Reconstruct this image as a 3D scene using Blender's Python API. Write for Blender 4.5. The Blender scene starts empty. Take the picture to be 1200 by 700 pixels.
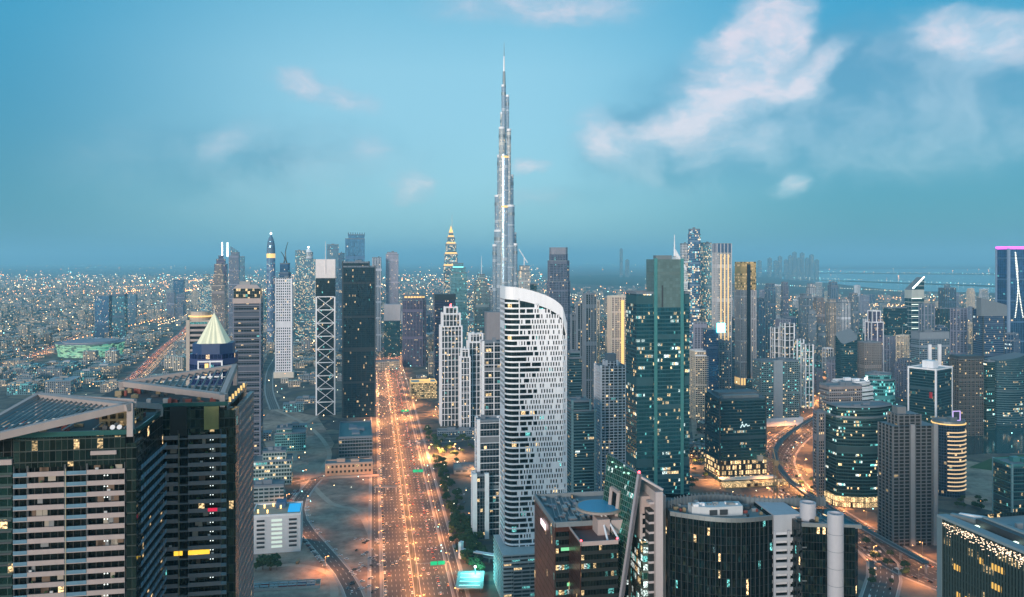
import bpy, math, random
import numpy as np
from mathutils import Vector, Matrix
R = math.radians
rnd = random.Random(7)
C = bpy.context.scene.collection
sc = bpy.context.scene
# ---------------------------------------------------------------- camera, light, exposure
F, H, CX, CY = 960.0, 290.0, 600.0, 305.0
cam = bpy.data.cameras.new("camera"); co = bpy.data.objects.new("camera", cam); C.objects.link(co)
co.location = (0, 0, H); co.rotation_euler = (R(90), 0, 0)
cam.sensor_width = 36; cam.lens = 36 * F / 1200; cam.shift_y = -(350 - CY) / 1200
cam.clip_start = 1; cam.clip_end = 400000
sc.camera = co
sc.view_settings.view_transform = 'Standard'; sc.view_settings.look = 'None'
sc.view_settings.gamma = 1; sc.view_settings.exposure = 0.0; sc.view_settings.use_curve_mapping = False
sc.cycles.use_denoising = True
sc.cycles.max_bounces = 6; sc.cycles.diffuse_bounces = 2; sc.cycles.glossy_bounces = 3
sc.cycles.transmission_bounces = 2; sc.cycles.volume_bounces = 2; sc.cycles.transparent_max_bounces = 6
sc.cycles.sample_clamp_indirect = 4.0
sc.cycles.use_light_tree = True

SUN_EL, SUN_AZ = 9.0, 203.0          # low sun behind the camera, to its left (azimuth from +Y towards +X)
sd = bpy.data.lights.new("sun", 'SUN'); sd.energy = 3.8; sd.angle = R(14); sd.color = (1.0, .86, .76)
so = bpy.data.objects.new("sun", sd); C.objects.link(so)
dv = Vector((math.sin(R(SUN_AZ)) * math.cos(R(SUN_EL)), math.cos(R(SUN_AZ)) * math.cos(R(SUN_EL)), math.sin(R(SUN_EL))))
so.rotation_euler = dv.to_track_quat('Z', 'Y').to_euler()

class NT:
    """tiny node helper"""
    def __init__(s, tree): s.t = tree; s.n = tree.nodes; s.l = tree.links
    def new(s, typ, **kw):
        x = s.n.new(typ)
        for k, v in kw.items(): setattr(x, k, v)
        return x
    def put(s, sock, v):
        if isinstance(v, bpy.types.NodeSocket): s.l.new(v, sock)
        elif v is not None:
            if hasattr(sock, 'default_value') and not isinstance(v, (int, float)) and len(v) == 3 and sock.type == 'RGBA': v = (*v, 1)
            sock.default_value = v
    def m(s, op, a, b=None, c=None, clamp=False):
        x = s.new('ShaderNodeMath', operation=op, use_clamp=clamp)
        s.put(x.inputs[0], a)
        if b is not None: s.put(x.inputs[1], b)
        if c is not None: s.put(x.inputs[2], c)
        return x.outputs[0]
    def vm(s, op, a, b=None, out=0):
        x = s.new('ShaderNodeVectorMath', operation=op)
        s.put(x.inputs[0], a)
        if b is not None: s.put(x.inputs[1], b)
        return x.outputs[out]
    def mr(s, v, a, b, c=0., d=1., smooth=True):
        x = s.new('ShaderNodeMapRange'); x.interpolation_type = 'SMOOTHSTEP' if smooth else 'LINEAR'
        s.put(x.inputs['Value'], v)
        for k, q in zip(('From Min', 'From Max', 'To Min', 'To Max'), (a, b, c, d)): s.put(x.inputs[k], q)
        return x.outputs[0]
    def mix(s, f, a, b, mode='MIX'):
        x = s.new('ShaderNodeMix', data_type='RGBA', blend_type=mode)
        s.put(x.inputs[0], f); s.put(x.inputs[6], a); s.put(x.inputs[7], b)
        return x.outputs[2]
    def xyz(s, x, y, z):
        c = s.new('ShaderNodeCombineXYZ'); s.put(c.inputs[0], x); s.put(c.inputs[1], y); s.put(c.inputs[2], z); return c.outputs[0]
    def sep(s, v):
        c = s.new('ShaderNodeSeparateXYZ'); s.put(c.inputs[0], v); return c.outputs
    def noise(s, vec, scale, detail=3, rough=.5, out=0, dim='3D'):
        x = s.new('ShaderNodeTexNoise', noise_dimensions=dim)
        if vec is not None: s.put(x.inputs['Vector'], vec)
        x.inputs['Scale'].default_value = scale; x.inputs['Detail'].default_value = detail; x.inputs['Roughness'].default_value = rough
        return x.outputs[out]
    def ramp(s, f, stops, interp='LINEAR'):
        x = s.new('ShaderNodeValToRGB'); e = x.color_ramp; e.interpolation = interp
        while len(e.elements) < len(stops): e.elements.new(.5)
        for el, (p, c) in zip(e.elements, stops): el.position = p; el.color = (*c, 1)
        s.put(x.inputs[0], f); return x.outputs[0]

w = bpy.data.worlds.new("World"); sc.world = w; w.use_nodes = True
T = NT(w.node_tree); T.n.clear()
gen = T.new('ShaderNodeTexCoord').outputs['Generated']
dx, dy, dz = T.sep(gen)
az = T.m('ARCTAN2', dx, dy)
el = T.m('ARCTAN2', dz, T.m('SQRT', T.m('ADD', T.m('MULTIPLY', dx, dx), T.m('MULTIPLY', dy, dy))))
e1 = T.mr(el, 0, .9, 0, 1, False)
centre = T.ramp(e1, [(0, (.29, .50, .62)), (.10, (.34, .57, .69)), (.25, (.31, .58, .71)), (.36, (.17, .47, .64)), (.6, (.11, .40, .60)), (1, (.15, .42, .62))])
edge = T.ramp(e1, [(0, (.02, .14, .27)), (.12, (.03, .19, .33)), (.28, (.03, .28, .47)), (.38, (.01, .27, .48)), (.6, (.04, .33, .54)), (1, (.15, .42, .62))])
back = T.ramp(e1, [(0, (.85, .76, .74)), (.15, (.70, .68, .72)), (.35, (.40, .56, .70)), (.7, (.22, .48, .66)), (1, (.15, .42, .62))])
aa = T.m('ABSOLUTE', T.m('ADD', az, .09))
sky = T.mix(T.mr(aa, .08, .52), centre, edge)
sky = T.mix(T.mr(aa, 1.2, 2.6), sky, back)
warp = T.noise(T.xyz(az, T.m('MULTIPLY', el, 1.7), 0), 9, 4, .6, out=1)
p = T.xyz(az, el, 0)
p = T.vm('ADD', p, T.vm('MULTIPLY', T.vm('SUBTRACT', warp, (.5, .5, .5)), (.085, .055, 0)))
fb = T.noise(T.vm('MULTIPLY', p, (1, 1.8, 1)), 16, 5, .6)
def blob(px, py, rx, ry, rot=0, wgt=1.):
    n = T.new('ShaderNodeMapping', vector_type='TEXTURE')
    T.put(n.inputs['Vector'], p)
    rx *= 1.14; ry *= 1.14; a = math.atan2(px - CX, F); e = math.atan2(CY - py, math.hypot(F, px - CX))
    n.inputs['Location'].default_value = (a, e, 0); n.inputs['Rotation'].default_value = (0, 0, R(rot))
    n.inputs['Scale'].default_value = (rx / F, ry / F, 1)
    return T.mr(T.vm('LENGTH', n.outputs[0], out=1), 1.0, 0.0, 0, wgt)
def total(lst):
    s = lst[0]
    for q in lst[1:]: s = T.m('ADD', s, q)
    return s
grey = total([blob(*b) for b in [(900, 170, 260, 75, 6, .9), (1110, 130, 200, 100, 0, .8), (760, 170, 110, 60, 0, .6), (300, 190, 280, 80, 4, .6), (930, 95, 300, 80, 8, .7), (640, 235, 120, 30, 0, .3)]])
brt = total([blob(*b) for b in [(872, 70, 92, 62, 38, 1.15), (905, 25, 72, 42, 10, 1.), (800, 140, 115, 34, 18, .75), (702, 158, 42, 58, 35, .6), (945, 92, 82, 22, 32, .75),
        (1128, 38, 78, 32, -8, .9), (1185, 60, 80, 34, 0, .55), (860, 170, 120, 34, 8, .4), (480, 222, 36, 28, 0, .8), (622, 195, 28, 12, 0, .8), (925, 218, 34, 24, 20, .6), (262, 165, 56, 30, 35, .45),
        (395, 108, 90, 26, -14, .48), (345, 92, 36, 24, 0, .38), (432, 172, 44, 26, 0, .45), (630, 8, 190, 34, 0, .55), (620, 232, 80, 26, 0, .35)]])
gm = T.mr(T.m('MULTIPLY', grey, T.m('ADD', .35, T.m('MULTIPLY', fb, 1.3))), .05, .80, 0, .85)
bm = T.mr(T.m('MULTIPLY', brt, T.m('ADD', .30, T.m('MULTIPLY', fb, 1.5))), .10, .98, 0, .95)
sky = T.mix(gm, sky, T.mix(T.mr(T.noise(p, 7, 4, .6), .38, .66), (.10, .25, .39), (.37, .47, .57)))
bsum = T.m('MULTIPLY', brt, T.m('ADD', .30, T.m('MULTIPLY', fb, 1.5)))
sky = T.mix(T.mr(bsum, .02, .50, 0, .55), sky, (.36, .50, .62))
sky = T.mix(bm, sky, T.mix(T.mr(fb, .3, .65), (.46, .57, .68), (.86, .71, .74)))
ns = T.new('ShaderNodeTexSky', sky_type='NISHITA'); ns.sun_disc = False
ns.sun_elevation = R(SUN_EL); ns.sun_rotation = R(SUN_AZ); ns.altitude = 300
nb = T.new('ShaderNodeBackground'); nb.inputs[1].default_value = .05; T.put(nb.inputs[0], T.mix(1.0, ns.outputs[0], (.30, .75, .95), 'MULTIPLY'))
cb = T.new('ShaderNodeBackground'); cb.inputs[1].default_value = .88; T.put(cb.inputs[0], sky)
ad = T.new('ShaderNodeAddShader'); T.l.new(nb.outputs[0], ad.inputs[0]); T.l.new(cb.outputs[0], ad.inputs[1])
T.l.new(ad.outputs[0], T.new('ShaderNodeOutputWorld').inputs[0])
w.cycles.sampling_method = 'MANUAL'; w.cycles.sample_map_resolution = 512

# ---------------------------------------------------------------- materials
def new_mat(name):
    m = bpy.data.materials.new(name); m.use_nodes = True; t = NT(m.node_tree); t.n.clear()
    o = t.new('ShaderNodeOutputMaterial'); b = t.new('ShaderNodeBsdfPrincipled'); t.l.new(b.outputs[0], o.inputs[0])
    m.cycles.emission_sampling = 'NONE'
    return m, t, b
MATS = {}
def plain(name, col, rough=.7, metal=0., var=.25, scale=.15, grime=.25):
    if name in MATS: return MATS[name]
    m, t, b = new_mat(name)
    g = t.new('ShaderNodeNewGeometry').outputs['Position']
    n1 = t.noise(g, scale, 4, .6); n2 = t.noise(t.vm('MULTIPLY', g, (1, 1, .12)), .35, 3, .6)
    k = t.m('ADD', 1 - var / 2 - grime / 2, t.m('ADD', t.m('MULTIPLY', n1, var), t.m('MULTIPLY', n2, grime)))
    t.put(b.inputs['Base Color'], t.mix(1.0, col, t.xyz(k, k, k), 'MULTIPLY'))
    b.inputs['Roughness'].default_value = rough; b.inputs['Metallic'].default_value = metal
    MATS[name] = m; return m
def glow(name, col, strength):
    if name in MATS: return MATS[name]
    m, t, b = new_mat(name)
    b.inputs['Base Color'].default_value = (*[c * .5 for c in col], 1)
    b.inputs['Emission Color'].default_value = (*col, 1); b.inputs['Emission Strength'].default_value = strength
    MATS[name] = m; return m
NOMECH = {'apartment_glass', 'corner_glass', 'left_bay_glass', 'lobby_glass', 'side_wall_grey', 'painted_red_reflection', 'black_front', 'dark_curved_glass', 'white_louver_section', 'dark_fin_glass', 'green_sail_glass', 'lit_green_floor', 'ribbon_glass', 'plain_white', 'open_floors', 'orange_lit_salmon'}
WARM, COOL, CYAN = (1, .68, .33), (.85, 1, .95), (.25, .95, .9)
def facade(name, wall=(.5, .5, .5), glass=(.05, .1, .12), fh=3.6, bay=3., slab=.25, mull=.1, lit=.08, row=0., warm=.5, cyan=.15, es=1.6, metal=.75, rough=.12, wrough=.7, tilt=.03, panel=.5, cluster=0., mech=True):
    """windows in metres from the wall's own UV; every window has its own glass tone, tilt and light"""
    if name in MATS: return MATS[name]
    m, t, b = new_mat(name)
    uv = t.new('ShaderNodeUVMap').outputs[0]
    u, v, _ = t.sep(uv)
    rn = t.new('ShaderNodeObjectInfo').outputs['Random']
    cu = t.m('FLOOR', t.m('DIVIDE', u, bay)); cv = t.m('FLOOR', t.m('DIVIDE', v, fh))
    fu = t.m('FRACT', t.m('DIVIDE', u, bay)); fv = t.m('FRACT', t.m('DIVIDE', v, fh))
    win = t.m('MULTIPLY', t.m('GREATER_THAN', fu, mull), t.m('GREATER_THAN', fv, slab))
    if mech and name not in NOMECH: win = t.m('MULTIPLY', win, t.m('MAXIMUM', t.m('LESS_THAN', v, 50), t.m('GREATER_THAN', t.m('FRACT', t.m('DIVIDE', t.m('ADD', cv, .5), t.m('ADD', 12.3, t.m('MULTIPLY', rn, 9)))), .085)))
    def wn(vec):
        x = t.new('ShaderNodeTexWhiteNoise', noise_dimensions='3D'); t.put(x.inputs[0], vec); return x
    r1 = wn(t.xyz(cu, cv, rn)); r2 = wn(t.xyz(t.m('FLOOR', t.m('DIVIDE', cu, 5)), cv, t.m('ADD', rn, 3.7)))
    rv, rc = r1.outputs[0], r1.outputs[1]
    on = t.m('LESS_THAN', rv, lit)
    if row: on = t.m('MAXIMUM', on, t.m('MULTIPLY', t.m('LESS_THAN', r2.outputs[0], row), t.m('LESS_THAN', t.sep(rc)[2], .8)))
    if cluster:
        on = t.m('MULTIPLY', on, t.mr(t.noise(t.xyz(t.m('MULTIPLY', u, .02), t.m('MULTIPLY', v, .02), rn), 1.3, 2), .42, .58, 1 - cluster, 1))
    on = t.m('MULTIPLY', on, win)
    cr, cg, cb_ = t.sep(rc)
    lc = t.mix(t.m('GREATER_THAN', cr, warm), WARM, COOL)
    lc = t.mix(t.m('LESS_THAN', cg, cyan), lc, CYAN)
    inner = t.mr(t.noise(t.xyz(t.m('MULTIPLY', u, 1.1), t.m('MULTIPLY', v, 1.4), rn), 1.0, 2), .36, .66, .06, 1.15)
    t.put(b.inputs['Emission Color'], lc)
    t.put(b.inputs['Emission Strength'], t.m('MULTIPLY', t.m('MULTIPLY', on, inner), t.m('MULTIPLY', t.m('ADD', .25, cg), es * 1.1)))
    big = t.noise(t.xyz(t.m('MULTIPLY', u, .03), t.m('MULTIPLY', v, .012), rn), 1.0, 3)
    k = t.m('ADD', .45, t.m('ADD', t.m('MULTIPLY', cb_, panel), t.m('MULTIPLY', big, .6)))
    gcol = t.mix(1.0, glass, t.xyz(k, k, k), 'MULTIPLY')
    k2 = t.m('ADD', .75, t.m('MULTIPLY', t.noise(t.xyz(t.m('MULTIPLY', u, .1), t.m('MULTIPLY', v, .03), rn), 1.0, 4), .5))
    wcol = t.mix(1.0, wall, t.xyz(k2, k2, k2), 'MULTIPLY')
    t.put(b.inputs['Base Color'], t.mix(win, wcol, gcol))
    t.put(b.inputs['Metallic'], t.m('MULTIPLY', win, metal))
    t.put(b.inputs['Roughness'], t.mr(win, 0, 1, wrough, rough, False))
    if tilt:
        nrm = t.new('ShaderNodeNewGeometry').outputs['Normal']
        off = t.vm('MULTIPLY', t.vm('SUBTRACT', rc, (.5, .5, .5)), (tilt, tilt, tilt))
        t.put(b.inputs['Normal'], t.vm('NORMALIZE', t.vm('ADD', nrm, off)))
    MATS[name] = m; return m

# ---------------------------------------------------------------- pixel of the photograph -> metres of the place
def gx(px, D): return (px - CX) / F * D
def zz(py, D): return H - (py - CY) / F * D
def gd(py): return F * H / (py - CY)
def gp(px, py, z=0.):
    D = F * (H - z) / (py - CY); return (gx(px, D), D)

# ---------------------------------------------------------------- mesh builder
class MB:
    def __init__(s): s.v = []; s.f = []; s.uv = []; s.mi = []; s.cur = 0
    def quad(s, a, b, c, d, uv=None):
        i = len(s.v); s.v += [a, b, c, d]; s.f.append((i, i + 1, i + 2, i + 3))
        s.uv += uv or [(0, 0), (1, 0), (1, 1), (0, 1)]; s.mi.append(s.cur); return s
    def poly(s, pts):
        i = len(s.v); s.v += pts; s.f.append(tuple(range(i, i + len(pts)))); s.uv += [(p_[0], p_[1]) for p_ in pts]; s.mi.append(s.cur); return s
    def prism(s, poly, z0, z1, top=True, bot=False, u0=0., skip=()):
        """upright walls on a counter-clockwise outline; z1 may be a list of heights per corner"""
        n = len(poly); u = u0
        zt = z1 if isinstance(z1, (list, tuple)) else [z1] * n
        zb = z0 if isinstance(z0, (list, tuple)) else [z0] * n
        for i in range(n):
            j = (i + 1) % n
            (x0, y0), (x1, y1) = poly[i], poly[j]
            L = math.hypot(x1 - x0, y1 - y0)
            if i not in skip:
                s.quad((x0, y0, zb[i]), (x1, y1, zb[j]), (x1, y1, zt[j]), (x0, y0, zt[i]), [(u, zb[i]), (u + L, zb[j]), (u + L, zt[j]), (u, zt[i])])
            u += L
        if top: s.poly([(x, y, z) for (x, y), z in zip(poly, zt)])
        if bot: s.poly([(x, y, z) for (x, y), z in zip(poly[::-1], zb[::-1])])
        return s
    def box(s, x0, x1, y0, y1, z0, z1, bot=True):
        return s.prism([(x0, y0), (x1, y0), (x1, y1), (x0, y1)], z0, z1, True, bot)
    def bar(s, p, q, r, n=4, r2=None, caps=True):
        p, q = Vector(p), Vector(q); d = (q - p); L = d.length or 1e-6; d.normalize()
        a = d.orthogonal().normalized() if abs(d.z) > .99 or abs(d.z) < .01 and False else (Vector((0, 0, 1)).cross(d)).normalized() if abs(d.z) < .99 else Vector((1, 0, 0))
        b = d.cross(a); r2 = r if r2 is None else r2
        ph = math.pi / n if n == 4 else 0
        A = [p + (a * math.cos(ph + 2 * math.pi * i / n) + b * math.sin(ph + 2 * math.pi * i / n)) * r * (1.414 if n == 4 else 1) for i in range(n)]
        B = [q + (a * math.cos(ph + 2 * math.pi * i / n) + b * math.sin(ph + 2 * math.pi * i / n)) * r2 * (1.414 if n == 4 else 1) for i in range(n)]
        for i in range(n):
            j = (i + 1) % n
            s.quad(tuple(A[i]), tuple(A[j]), tuple(B[j]), tuple(B[i]), [(i, 0), (i + 1, 0), (i + 1, L), (i, L)])
        if caps: s.poly([tuple(x) for x in A[::-1]]); s.poly([tuple(x) for x in B])
        return s
    def cone(s, poly, z0, apex):
        for i in range(len(poly)):
            j = (i + 1) % len(poly)
            a, b = (*poly[i], z0), (*poly[j], z0)
            k = len(s.v); s.v += [a, b, apex]; s.f.append((k, k + 1, k + 2)); s.uv += [(0, 0), (1, 0), (.5, 1)]; s.mi.append(s.cur)
        return s
    def blob(s, c, r, n=2, jag=.25, sq=.8, rr=rnd):
        """small uneven leaf clump"""
        t = (1 + 5 ** .5) / 2
        V = [(-1, t, 0), (1, t, 0), (-1, -t, 0), (1, -t, 0), (0, -1, t), (0, 1, t), (0, -1, -t), (0, 1, -t), (t, 0, -1), (t, 0, 1), (-t, 0, -1), (-t, 0, 1)]
        Fa = [(0, 11, 5), (0, 5, 1), (0, 1, 7), (0, 7, 10), (0, 10, 11), (1, 5, 9), (5, 11, 4), (11, 10, 2), (10, 7, 6), (7, 1, 8), (3, 9, 4), (3, 4, 2), (3, 2, 6), (3, 6, 8), (3, 8, 9), (4, 9, 5), (2, 4, 11), (6, 2, 10), (8, 6, 7), (9, 8, 1)]
        i = len(s.v)
        for x, y, z in V:
            k = r / 1.9 * (1 + rr.uniform(-jag, jag)); s.v.append((c[0] + x * k, c[1] + y * k, c[2] + z * k * sq))
        for f in Fa: s.f.append(tuple(i + q for q in f)); s.uv += [(0, 0)] * 3; s.mi.append(s.cur)
        return s
    def mesh(s, name, mats):
        me = bpy.data.meshes.new(name); me.from_pydata(s.v, [], s.f)
        ul = me.uv_layers.new(name="UVMap"); ul.data.foreach_set('uv', np.array(s.uv, dtype=np.float32).ravel())
        for m in (mats if isinstance(mats, (list, tuple)) else [mats]): me.materials.append(m)
        me.polygons.foreach_set('material_index', s.mi)
        me.update(); return me
    def build(s, name, mats, parent=None, loc=(0, 0, 0), rz=0.):
        o = bpy.data.objects.new(name, s.mesh(name, mats)); C.objects.link(o)
        o.location = loc; o.rotation_euler = (0, 0, rz)
        if parent: o.parent = parent
        return o
def tag(o, label, cat, group=None, kind=None):
    if label: o['label'] = label
    if cat: o['category'] = cat
    if group: o['group'] = group
    if kind: o['kind'] = kind
    return o
def empty(name, loc=(0, 0, 0), rz=0.):
    o = bpy.data.objects.new(name, None); C.objects.link(o); o.location = loc; o.rotation_euler = (0, 0, rz); o.empty_display_size = 5; return o
KIDS = {}
def copy_tree(o, parent=None):
    c = o.copy(); C.objects.link(c); c.parent = parent
    if o not in KIDS: KIDS[o] = list(o.children)
    for ch in KIDS[o]: copy_tree(ch, c)
    return c
def offset(poly, d):
    n = len(poly); out = []
    for i in range(n):
        (ax, ay), (bx, by), (cx_, cy_) = poly[i - 1], poly[i], poly[(i + 1) % n]
        n1 = Vector((by - ay, ax - bx)).normalized(); n2 = Vector((cy_ - by, bx - cx_)).normalized()
        m = (n1 + n2); k = m.length
        m = m / k if k > 1e-6 else n1
        c = max(.4, m.dot(n1)); out.append((bx + m.x * d / c, by + m.y * d / c))
    return out
def rect(w_, d_, cx_=0., cy_=0.): return [(cx_ - w_ / 2, cy_ - d_ / 2), (cx_ + w_ / 2, cy_ - d_ / 2), (cx_ + w_ / 2, cy_ + d_ / 2), (cx_ - w_ / 2, cy_ + d_ / 2)]
def ell(w_, d_, n=24, cx_=0., cy_=0., a0=0.): return [(cx_ + w_ / 2 * math.cos(a0 + 2 * math.pi * i / n), cy_ + d_ / 2 * math.sin(a0 + 2 * math.pi * i / n)) for i in range(n)]
def chamf(w_, d_, c): x, y = w_ / 2, d_ / 2; return [(-x + c, -y), (x - c, -y), (x, -y + c), (x, y - c), (x - c, y), (-x + c, y), (-x, y - c), (-x, -y + c)]

white = plain('white_paint', (.78, .77, .80), .55); cream = plain('cream_render', (.62, .54, .45)); beige = plain('beige_stone', (.46, .38, .32))
conc = plain('concrete', (.28, .28, .29)); grey = plain('grey_render', (.15, .18, .22)); dark = plain('dark_metal', (.05, .06, .07), .45, .3)
roofm = plain('roof_membrane', (.16, .18, .20)); pinkc = plain('pinkish_concrete', (.42, .33, .31)); steel = plain('grey_steel', (.25, .28, .30), .4, .6)
tealm = plain('teal_cladding', (.06, .22, .23), .4, .3); lilac = plain('lilac_render', (.24, .25, .33))
g_white = glow('white_lamp', (.9, 1, 1), 6); g_warm = glow('warm_lamp', (1, .62, .22), 8); g_orange = glow('sodium_lamp', (1, .40, .12), 9); g_cyan = glow('cyan_lamp', (.2, 1, .95), 6)
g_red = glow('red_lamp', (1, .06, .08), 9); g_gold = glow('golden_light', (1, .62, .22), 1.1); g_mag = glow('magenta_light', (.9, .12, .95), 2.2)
# ---------------------------------------------------------------- ground, water, roads
def sheet(name, pts, z, mat):
    o = MB().poly([(x, y, z) for x, y in pts]) or None
def flat(name, pts, z, mat, kind='structure', thick=0.):
    mb = MB()
    if thick: mb.prism(pts, z, z + thick)
    else: mb.poly([(x, y, z) for x, y in pts])
    o = mb.build(name, mat)
    if kind: o['kind'] = kind
    return o
gm_, t, b = new_mat('city_ground')
pos = t.new('ShaderNodeNewGeometry').outputs['Position']
vo = t.new('ShaderNodeTexVoronoi', feature='F1'); t.put(vo.inputs['Vector'], pos); vo.inputs['Scale'].default_value = .016
vd = t.new('ShaderNodeTexVoronoi', feature='DISTANCE_TO_EDGE'); t.put(vd.inputs['Vector'], pos); vd.inputs['Scale'].default_value = .016
blk = t.ramp(t.sep(vo.outputs['Color'])[0], [(0, (.12, .10, .085)), (.35, (.24, .18, .135)), (.6, (.06, .065, .045)), (.8, (.30, .235, .175)), (1, (.11, .095, .085))], 'CONSTANT')
n = t.noise(pos, .05, 5, .65)
blk = t.mix(.6, blk, t.ramp(n, [(.3, (.05, .045, .04)), (.7, (.22, .17, .13))]))
t.put(b.inputs['Base Color'], t.mix(t.mr(vd.outputs['Distance'], .05, .09), (.07, .065, .065), blk))
b.inputs['Roughness'].default_value = .95
S = 150000
flat('ground', [(-S, -3000), (S, -3000), (S, S), (-S, S)], 0, gm_)
# open water: inlets beyond the towers on the right, and the canal
wm, t, b = new_mat('water')
b.inputs['Base Color'].default_value = (.002, .05, .055, 1); b.inputs['Roughness'].default_value = .08; b.inputs['IOR'].default_value = 1.33
bp = t.new('ShaderNodeBump'); bp.inputs['Strength'].default_value = .2; bp.inputs['Distance'].default_value = 1.
t.put(bp.inputs['Height'], t.noise(t.new('ShaderNodeNewGeometry').outputs['Position'], .12, 4)); t.put(b.inputs['Normal'], bp.outputs[0])
def wob(pts, k=3, a=.04):
    out = []
    for i in range(len(pts)):
        p0, p1 = Vector(pts[i]), Vector(pts[(i + 1) % len(pts)])
        L = (p1 - p0).length
        for j in range(k):
            q = p0.lerp(p1, j / k)
            if j: q += Vector((-(p1 - p0).y, (p1 - p0).x)) * rnd.uniform(-a, a)
            out.append((q.x, q.y))
    return out
flat('sea', wob([gp(862, 319), gp(1400, 321), gp(1400, 315.5), gp(905, 316)]), .05, wm)
flat('creek_water', wob([gp(905, 326), gp(975, 332), gp(1060, 341), gp(1240, 345), gp(1500, 333), gp(1200, 323), gp(960, 321)], 3, .02), .05, wm)
flat('canal', [gp(1105, 500), gp(1260, 489), gp(1330, 500), gp(1290, 530), gp(1200, 531), gp(1150, 532), (gp(1110, 536))], .06, wm)
sand, t, b = new_mat('sandy_lot')
pos = t.new('ShaderNodeNewGeometry').outputs['Position']
n1 = t.noise(pos, .012, 5, .65); n2 = t.noise(pos, .09, 5, .7)
c = t.ramp(n1, [(.36, (.13, .08, .06)), (.46, (.31, .20, .155)), (.56, (.52, .355, .26)), (.64, (.28, .18, .14))])
t.put(b.inputs['Base Color'], t.mix(.35, c, t.ramp(n2, [(.35, (.06, .055, .05)), (.65, (.40, .33, .28))]))); b.inputs['Roughness'].default_value = .95
tread = plain('worn_asphalt', (.075, .07, .07), .85, 0, .8, .03)
lawn = plain('watered_grass', (.045, .09, .03), .95, 0, .8, .05)
paving = plain('pale_paving', (.30, .27, .25), .8, 0, .5, .05)
flat('sandy_lot', [gp(352, 545), gp(443, 545), gp(444, 640), gp(440, 700), gp(405, 700), gp(352, 618)], .08, sand)
flat('sandy_lot', [gp(300, 640), gp(352, 632), gp(395, 680), gp(405, 705), gp(250, 720), gp(280, 650)], .09, sand)
flat('sandy_lot', [gp(320, 478), gp(372, 488), gp(392, 520), gp(370, 560), gp(330, 560), gp(300, 500)], .105, sand)
flat('sandy_lot', [gp(808, 470), gp(830, 470), gp(832, 510), gp(812, 515)], .08, sand)
flat('sandy_lot', [gp(1130, 540), gp(1165, 545), gp(1165, 600), gp(1130, 590)], .08, sand)
flat('parking_lot', [gp(515, 566), gp(563, 556), gp(566, 622), gp(540, 626)], .08, plain('sandy_asphalt', (.16, .13, .11), .9, 0, .7, .06))
flat('parking_lot', [gp(498, 520), gp(560, 515), gp(563, 552), gp(512, 560)], .08, tread)
flat('lawn', [gp(1135, 548), gp(1165, 536), gp(1230, 530), gp(1300, 534), gp(1300, 552), gp(1165, 552)], .10, lawn)
flat('park', wob([gp(640, 331), gp(700, 334), gp(780, 336), gp(800, 326), gp(720, 322), gp(650, 324)], 3, .05), .05, plain('dark_parkland', (.02, .04, .02), .95, 0, .8, .003))
flat('park', wob([gp(75, 377), gp(105, 384), gp(110, 372), gp(85, 366)], 2, .1), .05, MATS['dark_parkland'])
flat('promenade', [gp(1112, 498), gp(1260, 486), gp(1260, 489.5), gp(1112, 502)], .12, paving, thick=1.2)

def road_mat(name, lanes, width, base=(.085, .075, .07)):
    m, t, b = new_mat(name)
    u, v, _ = t.sep(t.new('ShaderNodeUVMap').outputs[0])
    lu = t.m('FRACT', t.m('MULTIPLY', u, lanes / width))
    line = t.m('MAXIMUM', t.m('LESS_THAN', lu, .06), t.m('GREATER_THAN', lu, .96))
    dash = t.m('GREATER_THAN', t.m('FRACT', t.m('DIVIDE', v, 12)), .6)
    edge_ = t.m('MAXIMUM', t.m('LESS_THAN', u, .6), t.m('GREATER_THAN', u, width - .6))
    mk = t.m('MAXIMUM', t.m('MULTIPLY', line, dash), edge_)
    pos = t.new('ShaderNodeNewGeometry').outputs['Position']
    k = t.m('ADD', .6, t.m('MULTIPLY', t.noise(t.xyz(t.m('MULTIPLY', u, .35), t.m('MULTIPLY', v, .012), 0), 1.5, 4), .8))
    t.put(b.inputs['Base Color'], t.mix(t.m('MULTIPLY', mk, .7), t.mix(1., base, t.xyz(k, k, k), 'MULTIPLY'), (.7, .68, .62)))
    b.inputs['Roughness'].default_value = .75
    return m
def path_smooth(pts, step=40.):
    out = []; n = len(pts)
    for i in range(n - 1):
        p0 = Vector(pts[max(0, i - 1)]); p1 = Vector(pts[i]); p2 = Vector(pts[i + 1]); p3 = Vector(pts[min(n - 1, i + 2)])
        k = max(2, int((p2 - p1).length / step))
        for j in range(k):
            t_ = j / k
            out.append(.5 * ((2 * p1) + (p2 - p0) * t_ + (2 * p0 - 5 * p1 + 4 * p2 - p3) * t_ ** 2 + (3 * p1 - p0 - 3 * p2 + p3) * t_ ** 3))
    out.append(Vector(pts[-1])); return out
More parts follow.
